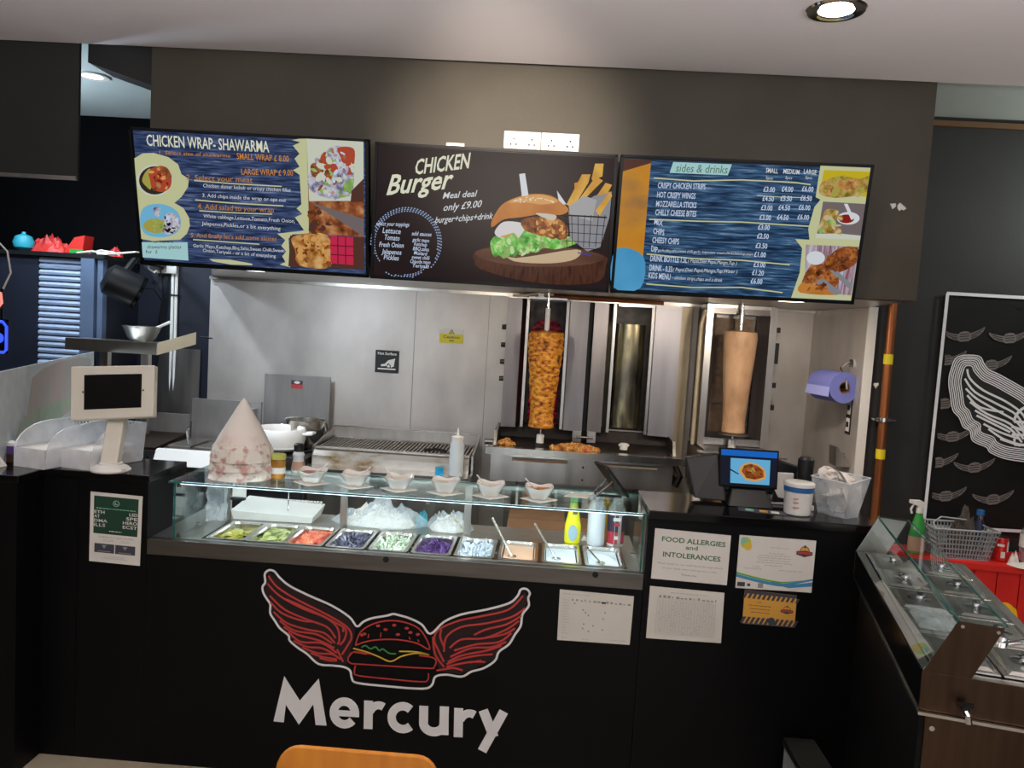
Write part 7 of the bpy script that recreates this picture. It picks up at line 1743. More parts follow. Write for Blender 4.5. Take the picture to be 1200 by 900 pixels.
MB().box(-2.44, -2.11, 1.38, 1.80, .826, .93, 'steel').build('body', g2); MB().box(-2.44, -2.11, 1.78, 1.80, .931, 1.085, 'steel_mid').build('splash_back', g2)
MB().hexa([(-2.43, 1.39, .931), (-2.12, 1.39, .931), (-2.12, 1.77, .931), (-2.43, 1.77, .931)], [(-2.43, 1.39, .945), (-2.12, 1.39, .945), (-2.12, 1.77, .975), (-2.43, 1.77, .975)], 'steel_bronze').build('hot_plate', g2)
for k in range(12): MB().box(-2.42 + k * .024, -2.408 + k * .024, 1.372, 1.379, .85, .9, 'rubber_black').build('vent_slot', g2)

# kebab machines
def kebab(x0, stations, width, label, knob_side, knob_z, base):
    t = thing('kebab_machine', (x0 + width / 2, 1.8, .86), label, 'kebab machine')
    return t
d2 = thing('kebab_machine', (.25, 1.8, .865), 'double steel kebab grill tower with a shared drip tray, carrying the orange chicken spit', 'kebab machine')
MB().box(-.275, .735, 1.53, 2.05, .865, 1.045, 'steel').build('base_box', d2)
MB().box(-.305, .81, 1.49, 1.56, 1.046, 1.058, 'steel_bright').build('tray_lip', d2)
MB().box(-.305, .81, 1.487, 1.4895, 1.02, 1.058, 'steel_bright').build('lip_edge', d2)
MB().prism([(-.25, 1.561, 1.05), (-.25, 1.84, 1.075), (-.25, 1.86, 1.15), (-.25, 1.95, 1.15), (-.25, 1.95, 1.046), (-.25, 1.561, 1.046)], (.985, 0, 0), 'cast_iron').build('drip_tray', d2)
for x in (-.268, .736): MB().prism([(x, 1.57, 1.06), (x, 1.62, 1.135), (x, 1.9, 1.145), (x, 1.9, 1.06)], (.017, 0, 0), 'steel_dark').build('tray_end', d2)
for x0, x1 in ((-.156, .15), (.34, .644)):
    dr = MB().box(x0, x1, 1.515, 1.529, .875, .985, 'steel').build('drawer', d2); MB().prism([(x0, 1.529, .988), (x0, 1.495, .988), (x0, 1.490, 1.0), (x0, 1.529, 1.005)], (x1 - x0, 0, 0), 'steel_bright').build('drawer_lip', dr)
for x, z in ((.24, .90), (.24, .97)): MB().lathe([(.006, 0), (.006, .004)], (0, 0, 0), 10, 'chrome', T=Matrix.Translation((x, 1.529, z)) @ Matrix.Rotation(radians(90), 4, 'X')).build('screw', d2)
MB().box(-.24, .76, 1.96, 2.05, 1.14, 1.90, 'steel_dark').build('tower_back', d2)
MB().box(-.24, .76, 1.80, 1.9595, 1.893, 1.90, 'steel').build('tower_top', d2)
def wing(x0, x1, y0, y1, z0, z1, par, m='steel_wing', nm='wing_panel'):
    return MB().hexa([(x0, y0, z0), (x1, y1, z0), (x1, y1 + .008, z0), (x0, y0 + .008, z0)], [(x0, y0, z1), (x1, y1, z1), (x1, y1 + .008, z1), (x0, y0 + .008, z1)], m).build(nm, par)
for x0, x1, y0, y1 in ((-.245, -.160, 1.79, 1.81), (.122, .232, 1.81, 1.79), (.262, .345, 1.79, 1.81), (.618, .765, 1.81, 1.79)): wing(x0, x1, y0, y1, 1.135, 1.893, d2)
for x0, x1 in ((-.16, -.135), (.35, .372)): wing(x0, x1, 1.815, 1.86, 1.14, 1.893, d2, 'steel_dark', 'inner_return')
for x in (-.124, .108, .382, .603): MB().box(x - .008, x + .008, 1.80, 1.83, 1.14, 1.89, 'steel').build('front_post', d2)
MB().box(.232, .262, 1.83, 1.959, 1.135, 1.893, 'rubber_black').build('centre_gap', d2)
for x, w in ((.205, .05), (.29, .05)): MB().box(x - w / 2, x + w / 2, 1.775, 1.789, 1.075, 1.14, 'steel').build('hinge_bracket', d2)
MB().tube([(.2, 1.765, 1.105), (.3, 1.765, 1.105)], .007, 8, 'steel_dark').build('hinge_pin', d2)
for x0, x1 in ((-.135, .119), (.372, .614)): MB().box(x0, x1, 1.952, 1.9585, 1.14, 1.89, 'burner_dark').build('opening_back', d2)
def arched(x0, x1, y, z0, z1, r, m, par, nm, curve=.0):
    pts = [(x0, y, z0), (x1, y, z0)] + [((x0 + x1) / 2 + (x1 - x0) / 2 * cos(radians(a)), y, z1 - r + r * sin(radians(a))) for a in range(0, 181, 15)]
    return MB().prism(pts, (0, .006, 0), m).build(nm, par)
arched(-.095, .085, 1.945, 1.15, 1.78, .06, 'burner_red', d2, 'gas_burner')
for k in range(9): MB().box(-.10, .09, 1.938, 1.944, 1.17 + k * .07, 1.176 + k * .07, 'burner_dark').build('burner_mesh_bar', d2)
mb = MB(); mb.grid(lambda u, v: (.487 - .092 * cos(u * pi), 1.93 - .045 * sin(u * pi), 1.16 + .62 * v), 16, 4, 'heat_glass'); mb.build('heat_shield', d2, smooth=True)
arched(.392, .594, 1.94, 1.15, 1.83, .07, 'burner_dark', d2, 'gas_burner')
MB().box(.39, .596, 1.85, 1.93, 1.145, 1.152, 'steel').build('ledge', d2)
for z in (1.72, 1.615, 1.515, 1.415):
    k = MB().lathe([(.016, 0), (.014, .03)], (0, 0, 0), 12, 'plastic_black', T=Matrix.Translation((-.243, 1.84, z)) @ Matrix.Rotation(radians(-90), 4, 'Y')).build('knob', d2)
MB().box(-.242, -.236, 1.82, 1.96, 1.14, 1.893, 'steel').build('side_plate', d2); MB().box(.757, .763, 1.82, 1.96, 1.14, 1.893, 'steel').build('side_plate', d2)
MB().lathe([(.018, 0), (.018, .05)], (0, 0, 0), 12, 'chrome', T=Matrix.Translation((-.27, 1.6, 1.07)) @ Matrix.Rotation(radians(-90), 4, 'Y')).build('tray_bolt', d2)
MB().box(-.12, .1, 1.77, 1.8, 1.893, 1.905, 'steel_bright').build('motor_bar', d2); MB().box(.40, .60, 1.77, 1.8, 1.88, 1.892, 'steel_bright').build('motor_bar', d2)
MB().box(-.07, -.035, 1.76, 1.795, 1.9055, 1.925, 'white_plastic').build('motor_coupling', d2)
MB().tube([(-.22, 1.8, 1.905), (-.14, 1.79, 1.912), (-.08, 1.8, 1.922), (.02, 1.82, 1.925)], .008, 8, 'gasket_tan').build('gas_hose', d2, smooth=True)
MB().tube([(0.0, 1.83, 1.912), (.25, 1.84, 1.913), (.5, 1.83, 1.91), (.66, 1.82, 1.912)], .013, 8, 'copper').build('gas_pipe', d2, smooth=True)
for x in (-.16, .56): MB().box(x - .03, x + .03, 1.6, 2.0, 0, .864, 'steel_dark').build('stand_leg', d2)
MB().box(-.275, .735, 1.56, 2.04, .40, .42, 'steel').build('stand_shelf', d2)

def spit(name, label, x, y, z0, z1, prof, m, knob=True, seed=0, amp=.05, zc=None):
    t = thing(name, (x, y, z0), label, 'kebab')
    MB().tube([(x, y, z0), (x, y, z1)], .008, 10, 'steel_bright').build('skewer', t, smooth=True)
    zt = prof[-1][1]
    MB().tube([(x, y, zt + .005), (x, y, min(zt + .13, z1 - .05))], .014, 10, 'white_plastic' if amp > .03 else 'steel_bright').build('skewer_sleeve', t, smooth=True)
    n, nz = 64, 70
    def R(z):
        for (r0, a), (r1, b_) in zip(prof, prof[1:]):
            if a <= z <= b_: return r0 + (r1 - r0) * (z - a) / max(1e-6, b_ - a)
        return prof[-1][0]
    za, zb = prof[0][1], prof[-1][1]
    v = []; fs = []
    for k in range(nz + 1):
        z = za + (zb - za) * k / nz
        for i in range(n):
            a = 2 * pi * i / n
            lay = noise.noise((cos(a) * 1.5 + seed, sin(a) * 1.5, z * 55)) * .7 + noise.noise((cos(a) * 5, sin(a) * 5 + seed, z * 90)) * .5
            r = R(z) * (1 + amp * lay)
            v.append((x + r * cos(a), y + r * sin(a), z + amp * .05 * lay))
    for k in range(nz):
        for i in range(n):
            j = (i + 1) % n; fs.append((k * n + i, k * n + j, (k + 1) * n + j, (k + 1) * n + i))
    fs += [tuple(range(n))[::-1], tuple(range(nz * n, nz * n + n))]
    MB().add(v, fs, m).build('meat', t, smooth=True)
    if zc is not None:
        MB().lathe([(.09, zc - .006), (.09, zc)], (x, y, 0), 28, 'steel').build('spit_plate', t)
    MB().lathe([(.022, z0), (.022, z0 + .045), (.016, z0 + .05)], (x, y, 0), 16, 'white_plastic').build('spit_socket', t, smooth=True)
    return t
spit('chicken_shawarma_spit', 'tall orange layered chicken shawarma on its skewer in the double kebab grill', -.008, 1.72, 1.064, 1.935, [(.05, 1.150), (.073, 1.156), (.066, 1.24), (.082, 1.42), (.100, 1.62), (.102, 1.69), (.092, 1.706), (.03, 1.712)], 'chicken_doner', seed=2, amp=.10)
t = thing('spit_socket', (.47, 1.66, 1.06), 'white spit socket standing empty on the drip tray of the double kebab grill', 'spit holder')
MB().lathe([(.022, 0), (.024, .035), (.018, .037)], (.47, 1.66, 1.065), 16, 'white_plastic').build('cup', t, smooth=True); MB().tube([(.44, 1.66, 1.09), (.50, 1.66, 1.09)], .006, 8, 'white_plastic').build('cross_pin', t)
for (cx, cy, rx, ry, n, lb, sd) in ((.19, 1.60, .14, .05, 260, 'heap of carved chicken scraps at the middle of the drip tray', 1), (-.20, 1.62, .045, .04, 70, 'small heap of carved chicken at the left end of the drip tray', 2)):
    a = MB(); rr = random.Random(sd)
    crumple(a, cx, cy, 1.057, rx * .9, ry * .9, .03 if n > 100 else .02, 'chicken_scraps', sd + .5, 20, 8)
    for i in range(n):
        an = rr.uniform(0, 6.28); q = math.sqrt(rr.random())
        pile(a, (cx + rx * q * cos(an) - .002, cx + rx * q * cos(an) + .002, cy + ry * q * sin(an) - .002, cy + ry * q * sin(an) + .002, 1.06 + .028 * (1 - q)), 1, 'dice', 'chicken_scraps', rr, .016, 0)
    if n > 100: pile(a, (cx + .02, cx + .07, cy - .05, cy - .02, 1.07), 8, 'dice', 'tomato_dice', rr, .016, 0)
    o = a.build('carved_chicken'); tag(o, lb, 'meat', kind='stuff')

d3 = thing('kebab_machine', (1.1, 1.85, .86), 'single steel kebab grill with tan ceramic burners, carrying the smooth brown doner cone', 'kebab machine')
MB().box(.90, 1.31, 1.55, 2.05, .865, 1.09, 'steel').build('base_box', d3); MB().box(.87, 1.34, 1.50, 1.60, 1.0905, 1.10, 'steel_bright').build('tray_lip', d3)
MB().box(.91, 1.30, 1.60, 1.90, 1.091, 1.105, 'steel_dark').build('drip_tray', d3)
MB().box(.91, 1.305, 1.97, 2.06, 1.106, 1.92, 'steel_dark').build('tower_back', d3)
MB().box(.912, 1.30, 1.80, 1.969, 1.905, 1.925, 'steel').build('tower_top', d3)
for x0, x1 in ((.908, .945), (1.27, 1.31)): MB().box(x0, x1, 1.79, 1.969, 1.106, 1.92, 'steel').build('side_post', d3)
for x0, x1, y0, y1 in ((.946, .985, 1.80, 1.90), (1.225, 1.269, 1.90, 1.80)): wing(x0, x1, y0, y1, 1.15, 1.87, d3)
MB().box(.945, 1.27, 1.80, 1.83, 1.872, 1.904, 'steel_dark').build('top_rail', d3); MB().box(.945, 1.27, 1.79, 1.83, 1.11, 1.15, 'steel_bright').build('bottom_rail', d3)
for k in range(4):
    for j in range(2): MB().box(.99 + j * .115, 1.10 + j * .115, 1.945, 1.968, 1.17 + k * .172, 1.335 + k * .172, 'ceramic_brown').build('ceramic_burner', d3)
for z, h in ((1.78, .03), (1.60, .12), (1.46, .03), (1.33, .03)): MB().box(1.3105, 1.335, 1.80, 1.83, z, z + h, 'plastic_black').build('knob', d3)
MB().tube([(.885, 1.82, 1.10), (.885, 1.82, 1.80), (.90, 1.82, 1.88), (.94, 1.82, 1.912), (1.0, 1.82, 1.916), (1.25, 1.83, 1.915)], .013, 10, 'gasket_tan').build('gas_hose', d3, smooth=True)
for x in (.95, 1.26): MB().box(x - .025, x + .025, 1.6, 2.0, 0, .864, 'steel_dark').build('stand_leg', d3)
spit('doner_spit', 'smooth pale brown doner cone on its skewer in the single kebab grill', 1.093, 1.73, 1.106, 1.935, [(.055, 1.192), (.066, 1.198), (.062, 1.26), (.072, 1.42), (.088, 1.62), (.095, 1.74), (.090, 1.772), (.04, 1.78)], 'beef_doner', seed=5, amp=.012, zc=1.19)
t = thing('gas_column', (.83, 2.05, .3), 'pale tan vertical gas duct between the two kebab grills', 'pipe')
MB().box(.785, .865, 2.02, 2.095, .3, 1.90, 'gasket_tan').build('duct', t); MB().lathe([(.03, 0), (.03, .05)], (.82, 2.0, .82), 12, 'plastic_black').build('valve', t)
MB().tube([(.82, 1.98, .95), (.85, 1.93, .88), (.82, 1.92, .82)], .018, 8, 'plastic_black').build('valve_lever', t)
# boxes under the machines seen through the glass
for i, (x0, x1, y0, z1, lb) in enumerate(((-.15, .15, 1.28, .72, 'brown cardboard carton seen through the display glass behind the sliced onion'), (.17, .42, 1.25, .70, 'brown cardboard carton seen through the display glass behind the yellow bottle'))):
    t = thing('cardboard_carton', ((x0 + x1) / 2, 1.4, .0), lb, 'carton')
    MB().box(x0, x1, y0, y0 + .22, .42, z1, 'cardboard').build('carton_body', t); MB().hexa([(x0, y0 - .09, z1 - .03), (x1, y0 - .09, z1 - .03), (x1, y0 - .085, z1 - .03), (x0, y0 - .085, z1 - .03)], [(x0, y0, z1), (x1, y0, z1), (x1, y0 + .004, z1), (x0, y0 + .004, z1)], 'cardboard').build('flap', t)
o = MB().box(-.16, .45, 1.22, 1.52, .40, .419, 'steel').build('low_shelf', bevel=.002)
MB().box(-.14, -.11, 1.25, 1.28, 0, .4, 'steel').build('leg', o); MB().box(.41, .44, 1.25, 1.28, 0, .4, 'steel').build('leg', o)
MB().box(-.14, -.11, 1.48, 1.51, 0, .4, 'steel').build('leg', o); MB().box(.41, .44, 1.48, 1.51, 0, .4, 'steel').build('leg', o)
tag(o, 'low steel shelf under the double kebab grill carrying two cartons', 'shelf')

# signs on the steel wall
t = thing('hot_surface_sign', (-1.0, 2.1, 1.39), 'small black hot surface sign with a white hand, on the steel wall', 'sign')
MB().box(-1.074, -.925, 2.094, 2.099, 1.388, 1.529, 'ink_black').build('plate', t)
pr = Print(lambda u, v, l: (-1.074 + .149 * u, 2.0935 - l, 1.388 + .141 * v), .0053, usc=.149, vsc=.141)
pr.text('Hot Surface', .1, .80, .8, .12, 'ink_white', 0, .03)
pr.poly([(.12, .14), (.88, .14), (.88, .2), (.12, .2)], 'ink_white')
pr.poly([(.25, .36), (.42, .40), (.55, .56), (.75, .62), (.85, .66), (.82, .48), (.80, .30), (.68, .24), (.66, .36), (.55, .44), (.48, .30), (.26, .28)], 'ink_white')
pr.poly([(.5, .3), (.6, .38), (.64, .26), (.55, .24)], 'ink_white')
tag(pr.mb.build('printed_hand', t), kind='stuff')
t = thing('caution_sign', (-.6, 2.1, 1.6), 'small yellow caution sign with a warning triangle, on the steel wall', 'sign')
MB().box(-.676, -.528, 2.094, 2.099, 1.598, 1.655, 'ink_caution').build('plate', t); MB().box(-.676, -.528, 2.094, 2.099, 1.6555, 1.69, 'paper_warm').build('plate_top', t)
pr = Print(lambda u, v, l: (-.676 + .148 * u, 2.0935 - l, 1.598 + .092 * v), .0053, usc=.148, vsc=.092)
pr.poly([(.38, .64), (.64, .64), (.51, .96)], 'ink_slate'); pr.poly([(.42, .67), (.60, .67), (.51, .90)], 'ink_caution'); pr.rect(.5, .52, .71, .82, 'ink_slate')
pr.text('Caution', .16, .33, .7, .2, 'ink_slate', 0, .02); pr.rect(.42, .62, .14, .2, 'ink_slate')
tag(pr.mb.build('printed_warning', t), kind='stuff')

# right alcove wall things
t = thing('blue_paper_roll', (1.53, 1.47, 1.5), 'large blue paper roll hanging from a wire bracket on the steel side wall', 'paper roll')
T = Matrix.Translation((1.53, 1.45, 1.512)) @ Matrix.Rotation(radians(12), 4, 'Z') @ Matrix.Rotation(radians(90), 4, 'X')
def ringlathe(r0, r1, h0, h1, m, nm): MB().lathe([(r0, h0), (r1, h0), (r1, h1), (r0, h1), (r0, h0)], (0, 0, 0), 40, m, T=T, cap=False).build(nm, t, smooth=True)
ringlathe(.030, .082, -.11, .11, 'blue_roll', 'roll'); ringlathe(.026, .0295, -.11, .112, 'cardboard', 'core')
MB().prism([tuple(T @ Vector(p)) for p in ((-.083, .0, -.11), (-.085, 0, -.11), (-.09, -.05, -.11), (-.085, -.05, -.11))], T.to_3x3() @ Vector((0, 0, .22)), 'blue_roll_light').build('loose_sheet', t)
MB().tube([(1.614, 1.42, 1.64), (1.585, 1.42, 1.64), (1.55, 1.41, 1.61), (1.555, 1.33, 1.55), (1.555, 1.32, 1.512), (1.53, 1.45, 1.512)], .005, 8, 'chrome').build('wire_bracket', t, smooth=True)
MB().box(1.606, 1.6145, 1.39, 1.45, 1.62, 1.66, 'steel_bright').build('bracket_plate', t)
t = thing('pictogram_sign', (1.61, 1.40, 1.32), 'narrow black sign with two white pictograms under the blue paper roll', 'sign')
MB().box(1.611, 1.6145, 1.372, 1.438, 1.265, 1.455, 'ink_black').build('plate', t)
for z0 in (1.28, 1.37): MB().box(1.609, 1.6105, 1.382, 1.428, z0, z0 + .07, 'ink_white').build('pictogram', t); 
for z0 in (1.29, 1.38): MB().box(1.6075, 1.6088, 1.39, 1.42, z0 + .012, z0 + .04, 'ink_black').build('pictogram_mark', t)
t = thing('steel_bracket', (1.59, 1.36, 1.12), 'folded steel scoop bracket on the side wall behind the clear box', 'bracket')
MB().hexa([(1.54, 1.33, 1.10), (1.6145, 1.33, 1.10), (1.6145, 1.43, 1.10), (1.54, 1.43, 1.10)], [(1.535, 1.33, 1.20), (1.54, 1.33, 1.205), (1.54, 1.43, 1.205), (1.535, 1.43, 1.20)], 'steel').build('scoop', t); MB().tube([(1.60, 1.36, 1.11), (1.58, 1.34, 1.17)], .005, 6, 'chrome').build('peg', t)
# copper pipe
t = thing('copper_gas_pipe', (1.715, 1.22, .3), 'vertical copper gas pipe with two yellow bands on the black wall', 'pipe')
MB().tube([(1.722, 1.222, .3), (1.717, 1.222, 1.1), (1.708, 1.222, 1.96)], .022, 16, 'copper').build('tube', t, smooth=True)
for z in (1.65, 1.17): MB().lathe([(.0228, 0), (.0228, .05)], (1.7105 if z > 1.5 else 1.7165, 1.222, z), 20, 'yellow_tape', cap=False).build('yellow_band', t)
MB().lathe([(.034, 0), (.034, .02)], (1.714, 1.222, 1.36), 20, 'steel_bright').build('pipe_clamp', t, smooth=True); MB().box(1.66, 1.77, 1.20, 1.24, 1.365, 1.375, 'steel_bright').build('clamp_flange', t); MB().box(1.705, 1.72, 1.24, 1.259, 1.36, 1.38, 'steel_bright').build('clamp_stem', t)
o = MB().lathe([(.014, 0), (.008, .006)], (0, 0, 0), 8, 'white_matte', T=Matrix.Translation((1.678, 1.2595, 1.54)) @ Matrix.Rotation(radians(90), 4, 'X'), wob=lambda a, z: .3 * sin(3 * a)).build('plaster_chip', bpy.data.objects['wall_kitchen_right'])

# ================================================================== LEFT KITCHEN CORNER
t = thing('shuttered_cabinet', (-2.9, 1.9, 0), 'tall grey cabinet with a slatted steel shutter front in the kitchen corner', 'cabinet')
MB().box(-3.6, -2.62, 1.76, 2.11, 1.104, 1.975, 'paint_navy').build('carcass', t)
MB().box(-3.6, -2.61, 1.70, 2.11, 1.976, 2.0, 'plastic_black').build('top', t)
mat('blue_grey', ['#5a6a82', '#6a7b95'], .4, .4, scale=3)
MB().box(-2.745, -2.665, 1.70, 1.759, 1.104, 1.975, 'blue_grey').build('frame_post', t); MB().box(-2.652, -2.62, 1.715, 1.759, 1.104, 1.975, 'blue_grey').build('frame_post', t); MB().box(-3.6, -3.02, 1.73, 1.759, 1.104, 1.975, 'paint_navy').build('side_panel', t)
mat('slat_steel', ['#93a3bd', '#b3c1d8'], .3, .3, scale=4, stretch=(1, 1, 8))
for k in range(24):
    z = 1.12 + k * .0355
    MB().prism([(-3.018, 1.755, z), (-3.018, 1.735, z + .006), (-3.018, 1.732, z + .018), (-3.018, 1.74, z + .03), (-3.018, 1.755, z + .034)], (.271, 0, 0), 'slat_steel').build('slat', t)
MB().box(-3.6, -2.62, 1.76, 2.11, 0, 1.103, 'paint_navy').build('plinth', t)
# things on the cabinet
o = crumple(MB(), -3.02, 1.85, 2.0005, .13, .09, .10, 'red_bag', 2.2, 24, 10).build('red_carrier_bag', smooth=False); tag(o, 'crumpled red carrier bag on top of the shuttered cabinet', 'bag')
t = thing('red_scoop', (-2.80, 1.82, 2.0), 'bright red angular plastic scoop with a green edge on the shuttered cabinet', 'scoop')
MB().hexa([(-2.92, 1.80, 2.001), (-2.80, 1.80, 2.001), (-2.80, 1.9, 2.001), (-2.92, 1.9, 2.001)], [(-2.85, 1.80, 2.10), (-2.785, 1.80, 2.115), (-2.785, 1.9, 2.115), (-2.85, 1.9, 2.10)], 'red_plastic').build('pan', t, bevel=.004); MB().box(-2.87, -2.79, 1.79, 1.798, 2.001, 2.03, 'green_plastic').build('edge', t)
o = crumple(MB(), -2.64, 1.88, 2.0005, .045, .04, .06, 'red_bag', 6.2, 16, 8).build('red_cloth'); tag(o, 'small dark red cloth bunched at the cabinet end', 'cloth')
t = thing('turquoise_ball', (-3.20, 1.84, 2.0), 'turquoise round container at the far end of the cabinet top', 'container')
MB().lathe([(.02, 0.001), (.05, .02), (.058, .05), (.045, .085), (.01, .10)], (-3.13, 1.76, 2.0), 18, 'teal').build('body', t, smooth=True); MB().lathe([(.012, .10), (.01, .112)], (-3.13, 1.76, 2.0), 10, 'teal').build('stopper', t)
t = thing('white_cable', (-2.6, 1.72, 2.0), 'tangled white cable trailing along the cabinet top to the socket behind the wrap menu', 'cable')
MB().tube([(-2.80, 1.75, 2.006), (-2.7, 1.74, 2.02), (-2.62, 1.73, 2.007), (-2.55, 1.72, 2.012), (-2.45, 1.75, 2.03), (-2.42, 1.9, 2.03), (-2.50, 2.0, 2.0), (-2.52, 2.05, 1.95), (-2.49, 2.06, 1.93), (-2.46, 2.07, 1.96)], .006, 6, 'cable_white').build('lead', t, smooth=True)
MB().tube([(-2.74, 1.78, 2.01), (-2.66, 1.76, 2.03), (-2.58, 1.75, 2.02), (-2.55, 1.76, 2.008), (-2.62, 1.78, 2.01), (-2.72, 1.79, 2.02), (-2.76, 1.77, 2.012), (-2.7, 1.75, 2.012), (-2.60, 1.74, 2.02)], .005, 6, 'cable_white').build('tangle', t, smooth=True)
MB().box(-2.66, -2.59, 1.715, 1.735, 2.003, 2.02, 'white_plastic').build('plug_block', t)
# black drum lamp
t = thing('black_drum_heater', (-2.4, 1.95, 1.78), 'black drum-shaped fan heater tilted on the navy wall above the steel shelf', 'heater')
T = Matrix.Translation((-2.44, 1.60, 1.83)) @ Matrix.Scale(.85, 4) @ Matrix.Rotation(radians(-62), 4, 'Y') @ Matrix.Rotation(radians(28), 4, 'X')
MB().lathe([(.10, -.11), (.112, -.10), (.112, .0), (.105, .09), (.06, .12)], (0, 0, 0), 28, 'plastic_black', T=T).build('drum', t, smooth=True)
MB().lathe([(.118, -.125), (.118, -.105), (.10, -.105), (.10, -.125), (.118, -.125)], (0, 0, 0), 28, 'gloss_black', T=T, cap=False).build('front_ring', t, smooth=True)
for k in range(4): 
    a = radians(45 * k); MB().tube([T @ Vector((.1 * cos(a), .1 * sin(a), -.115)), T @ Vector((-.1 * cos(a), -.1 * sin(a), -.115))], .003, 5, 'steel_dark').build('grille_wire', t)
MB().tube([(-2.44, 1.62, 1.90), (-2.44, 1.72, 1.98), (-2.44, 2.115, 1.98)], .018, 8, 'plastic_black').build('wall_arm', t)
MB().tube([(-2.36, 1.62, 1.82), (-2.33, 1.75, 1.82), (-2.38, 1.95, 1.75), (-2.45, 2.06, 1.65), (-2.47, 2.09, 1.60), (-2.45, 2.1, 1.63), (-2.44, 2.095, 1.78), (-2.45, 2.06, 1.95)], .004, 6, 'rubber_black').build('flex', t, smooth=True)
t = thing('wall_socket_box', (-2.42, 2.1, 1.93), 'white surface socket box peeping below the wrap menu', 'socket')
MB().box(-2.49, -2.36, 2.08, 2.119, 1.93, 2.02, 'white_plastic').build('socket_body', t, bevel=.003); MB().lathe([(.03, 0), (.03, .03)], (0, 0, 0), 16, 'cast_iron', T=Matrix.Translation((-2.46, 2.079, 1.975)) @ Matrix.Rotation(radians(90), 4, 'X')).build('plug', t)
t = thing('white_conduit', (-2.38, 2.1, .9), 'pair of white vertical conduits on the navy wall beside the steel sheet', 'conduit')
for x in (-2.392, -2.368): MB().tube([(x, 2.106, 1.0), (x, 2.106, 1.93)], .010, 8, 'white_plastic').build('conduit_tube', t, smooth=True)
MB().box(-2.408, -2.352, 2.092, 2.118, 1.79, 1.80, 'rubber_black').build('clip', t)
# shelf
t = thing('steel_shelf', (-2.4, 1.6, .83), 'narrow steel shelf on square posts with a turned-down front, carrying a metal bowl', 'shelf')
MB().box(-2.70, -2.175, 1.50, 1.69, 1.505, 1.515, 'steel').build('shelf_plate', t); MB().box(-2.70, -2.175, 1.492, 1.4995, 1.45, 1.516, 'steel_bright').build('front_flange', t)
MB().hexa([(-2.174, 1.492, 1.45), (-2.17, 1.492, 1.45), (-2.02, 1.64, 1.515), (-2.024, 1.644, 1.515)], [(-2.174, 1.492, 1.517), (-2.17, 1.492, 1.517), (-2.02, 1.64, 1.585), (-2.024, 1.644, 1.585)], 'gasket_tan').build('end_flange', t)
MB().hexa([(-2.174, 1.501, 1.506), (-2.025, 1.645, 1.575), (-2.174, 1.69, 1.506)], [(-2.174, 1.501, 1.512), (-2.025, 1.645, 1.58), (-2.174, 1.69, 1.512)], 'steel').build('end_gusset', t)
for x in (-2.55, -2.31): MB().box(x - .022, x + .022, 1.62, 1.66, .976, 1.5045, 'steel').build('post', t)
MB().tube([(-2.0, 1.64, 1.56), (-1.93, 1.66, 1.555)], .004, 6, 'chrome').build('hook', t)
t = thing('metal_bowl', (-2.34, 1.62, 1.515), 'small round metal mixing bowl on the steel shelf', 'bowl')
MB().lathe([(.055, .001), (.075, .02), (.105, .085), (.108, .088), (.102, .084), (.07, .02), (.03, .008)], (-2.33, 1.62, 1.515), 28, 'steel_bright').build('bowl_body', t, smooth=True)
spoon('mixing_spoon', 'white-handled spoon resting in the metal bowl on the steel shelf', (-2.155, 1.60, 1.635), (-2.28, 1.62, 1.585), .009, .02, 'white_plastic')
t = thing('steel_reflection_sheet', (-2.35, 2.09, .9), 'leaning steel sheet standing in for a pale reflection behind the steel shelf', 'splash sheet')
MB().hexa([(-2.52, 2.09, 1.0), (-2.20, 2.09, 1.0), (-2.20, 2.10, 1.0), (-2.52, 2.10, 1.0)], [(-2.46, 2.105, 1.46), (-2.20, 2.105, 1.46), (-2.20, 2.112, 1.46), (-2.46, 2.112, 1.46)], 'steel').build('sheet', t)  # sheet added in place of a pale light reflection

# ================================================================== RIGHT HAND SIDE
# banner poster
t = thing('wing_banner', (2.5, 1.25, .8), 'black vinyl banner with a big white outlined wing and grey winged emblems', 'banner')
bx0, bx1, bz0, bz1 = 1.972, 2.928, .84, 2.02
mb = MB(); mb.grid(lambda u, v: (bx0 + .002 + (bx1 - bx0) * u, 1.247 + .004 * noise.noise((u * 5, v * 5, 3)), bz0 + (bz1 - bz0) * v), 24, 24, 'poster_vinyl'); mb.build('vinyl_sheet', t, smooth=True)
pr = Print(lambda u, v, l: (u, 1.2415 - l, v), .00445)
def mirrored(items):
    f = lambda P: [(4.90 - u, v) for u, v in P]
    return [(i[0], f(i[1])) + tuple(i[2:]) for i in items]
small = [i for i in POSTER_ART if (i[2] == 'emblem' or i[3:4] == ('dark2',)) and max(p[0] for p in i[1]) < 2.44]
for part_ in (small, mirrored(small)): pr.play(part_, {'emblem': 'ink_emblem', 'dark2': 'poster_vinyl'})
# dark backing under the big wing, then the wing
arts = [i for i in POSTER_ART if i[0] == 'L' and i[3] != 'dark2']
pr.poly(arts[6][1], 'ink_black'); pr.poly(mirrored(arts)[6][1], 'ink_black')
pr.play(arts, {'white': 'ink_lettergrey'}, smooth=True); pr.play(mirrored(arts), {'white': 'ink_lettergrey'}, smooth=True)
for q in (arc(2.45, 1.40, .085, .085, 0, 180), [(2.365, 1.40), (2.535, 1.40)], [(2.355, 1.375), (2.45, 1.35), (2.545, 1.375)], [(2.36, 1.335), (2.54, 1.335)], [(2.375, 1.315), (2.38, 1.285), (2.52, 1.285), (2.525, 1.315)]): pr.line(q, .014, 'ink_lettergrey')
for q in ([(bx0, bz1), (bx1, bz1)], [(bx0 + .004, bz1), (bx0 + .0, bz0)], [(bx0, bz0), (bx1, bz0 + .01)]): pr.line(q, .016, 'ink_lettergrey')
tag(pr.mb.build('printed_wing', t), kind='stuff')
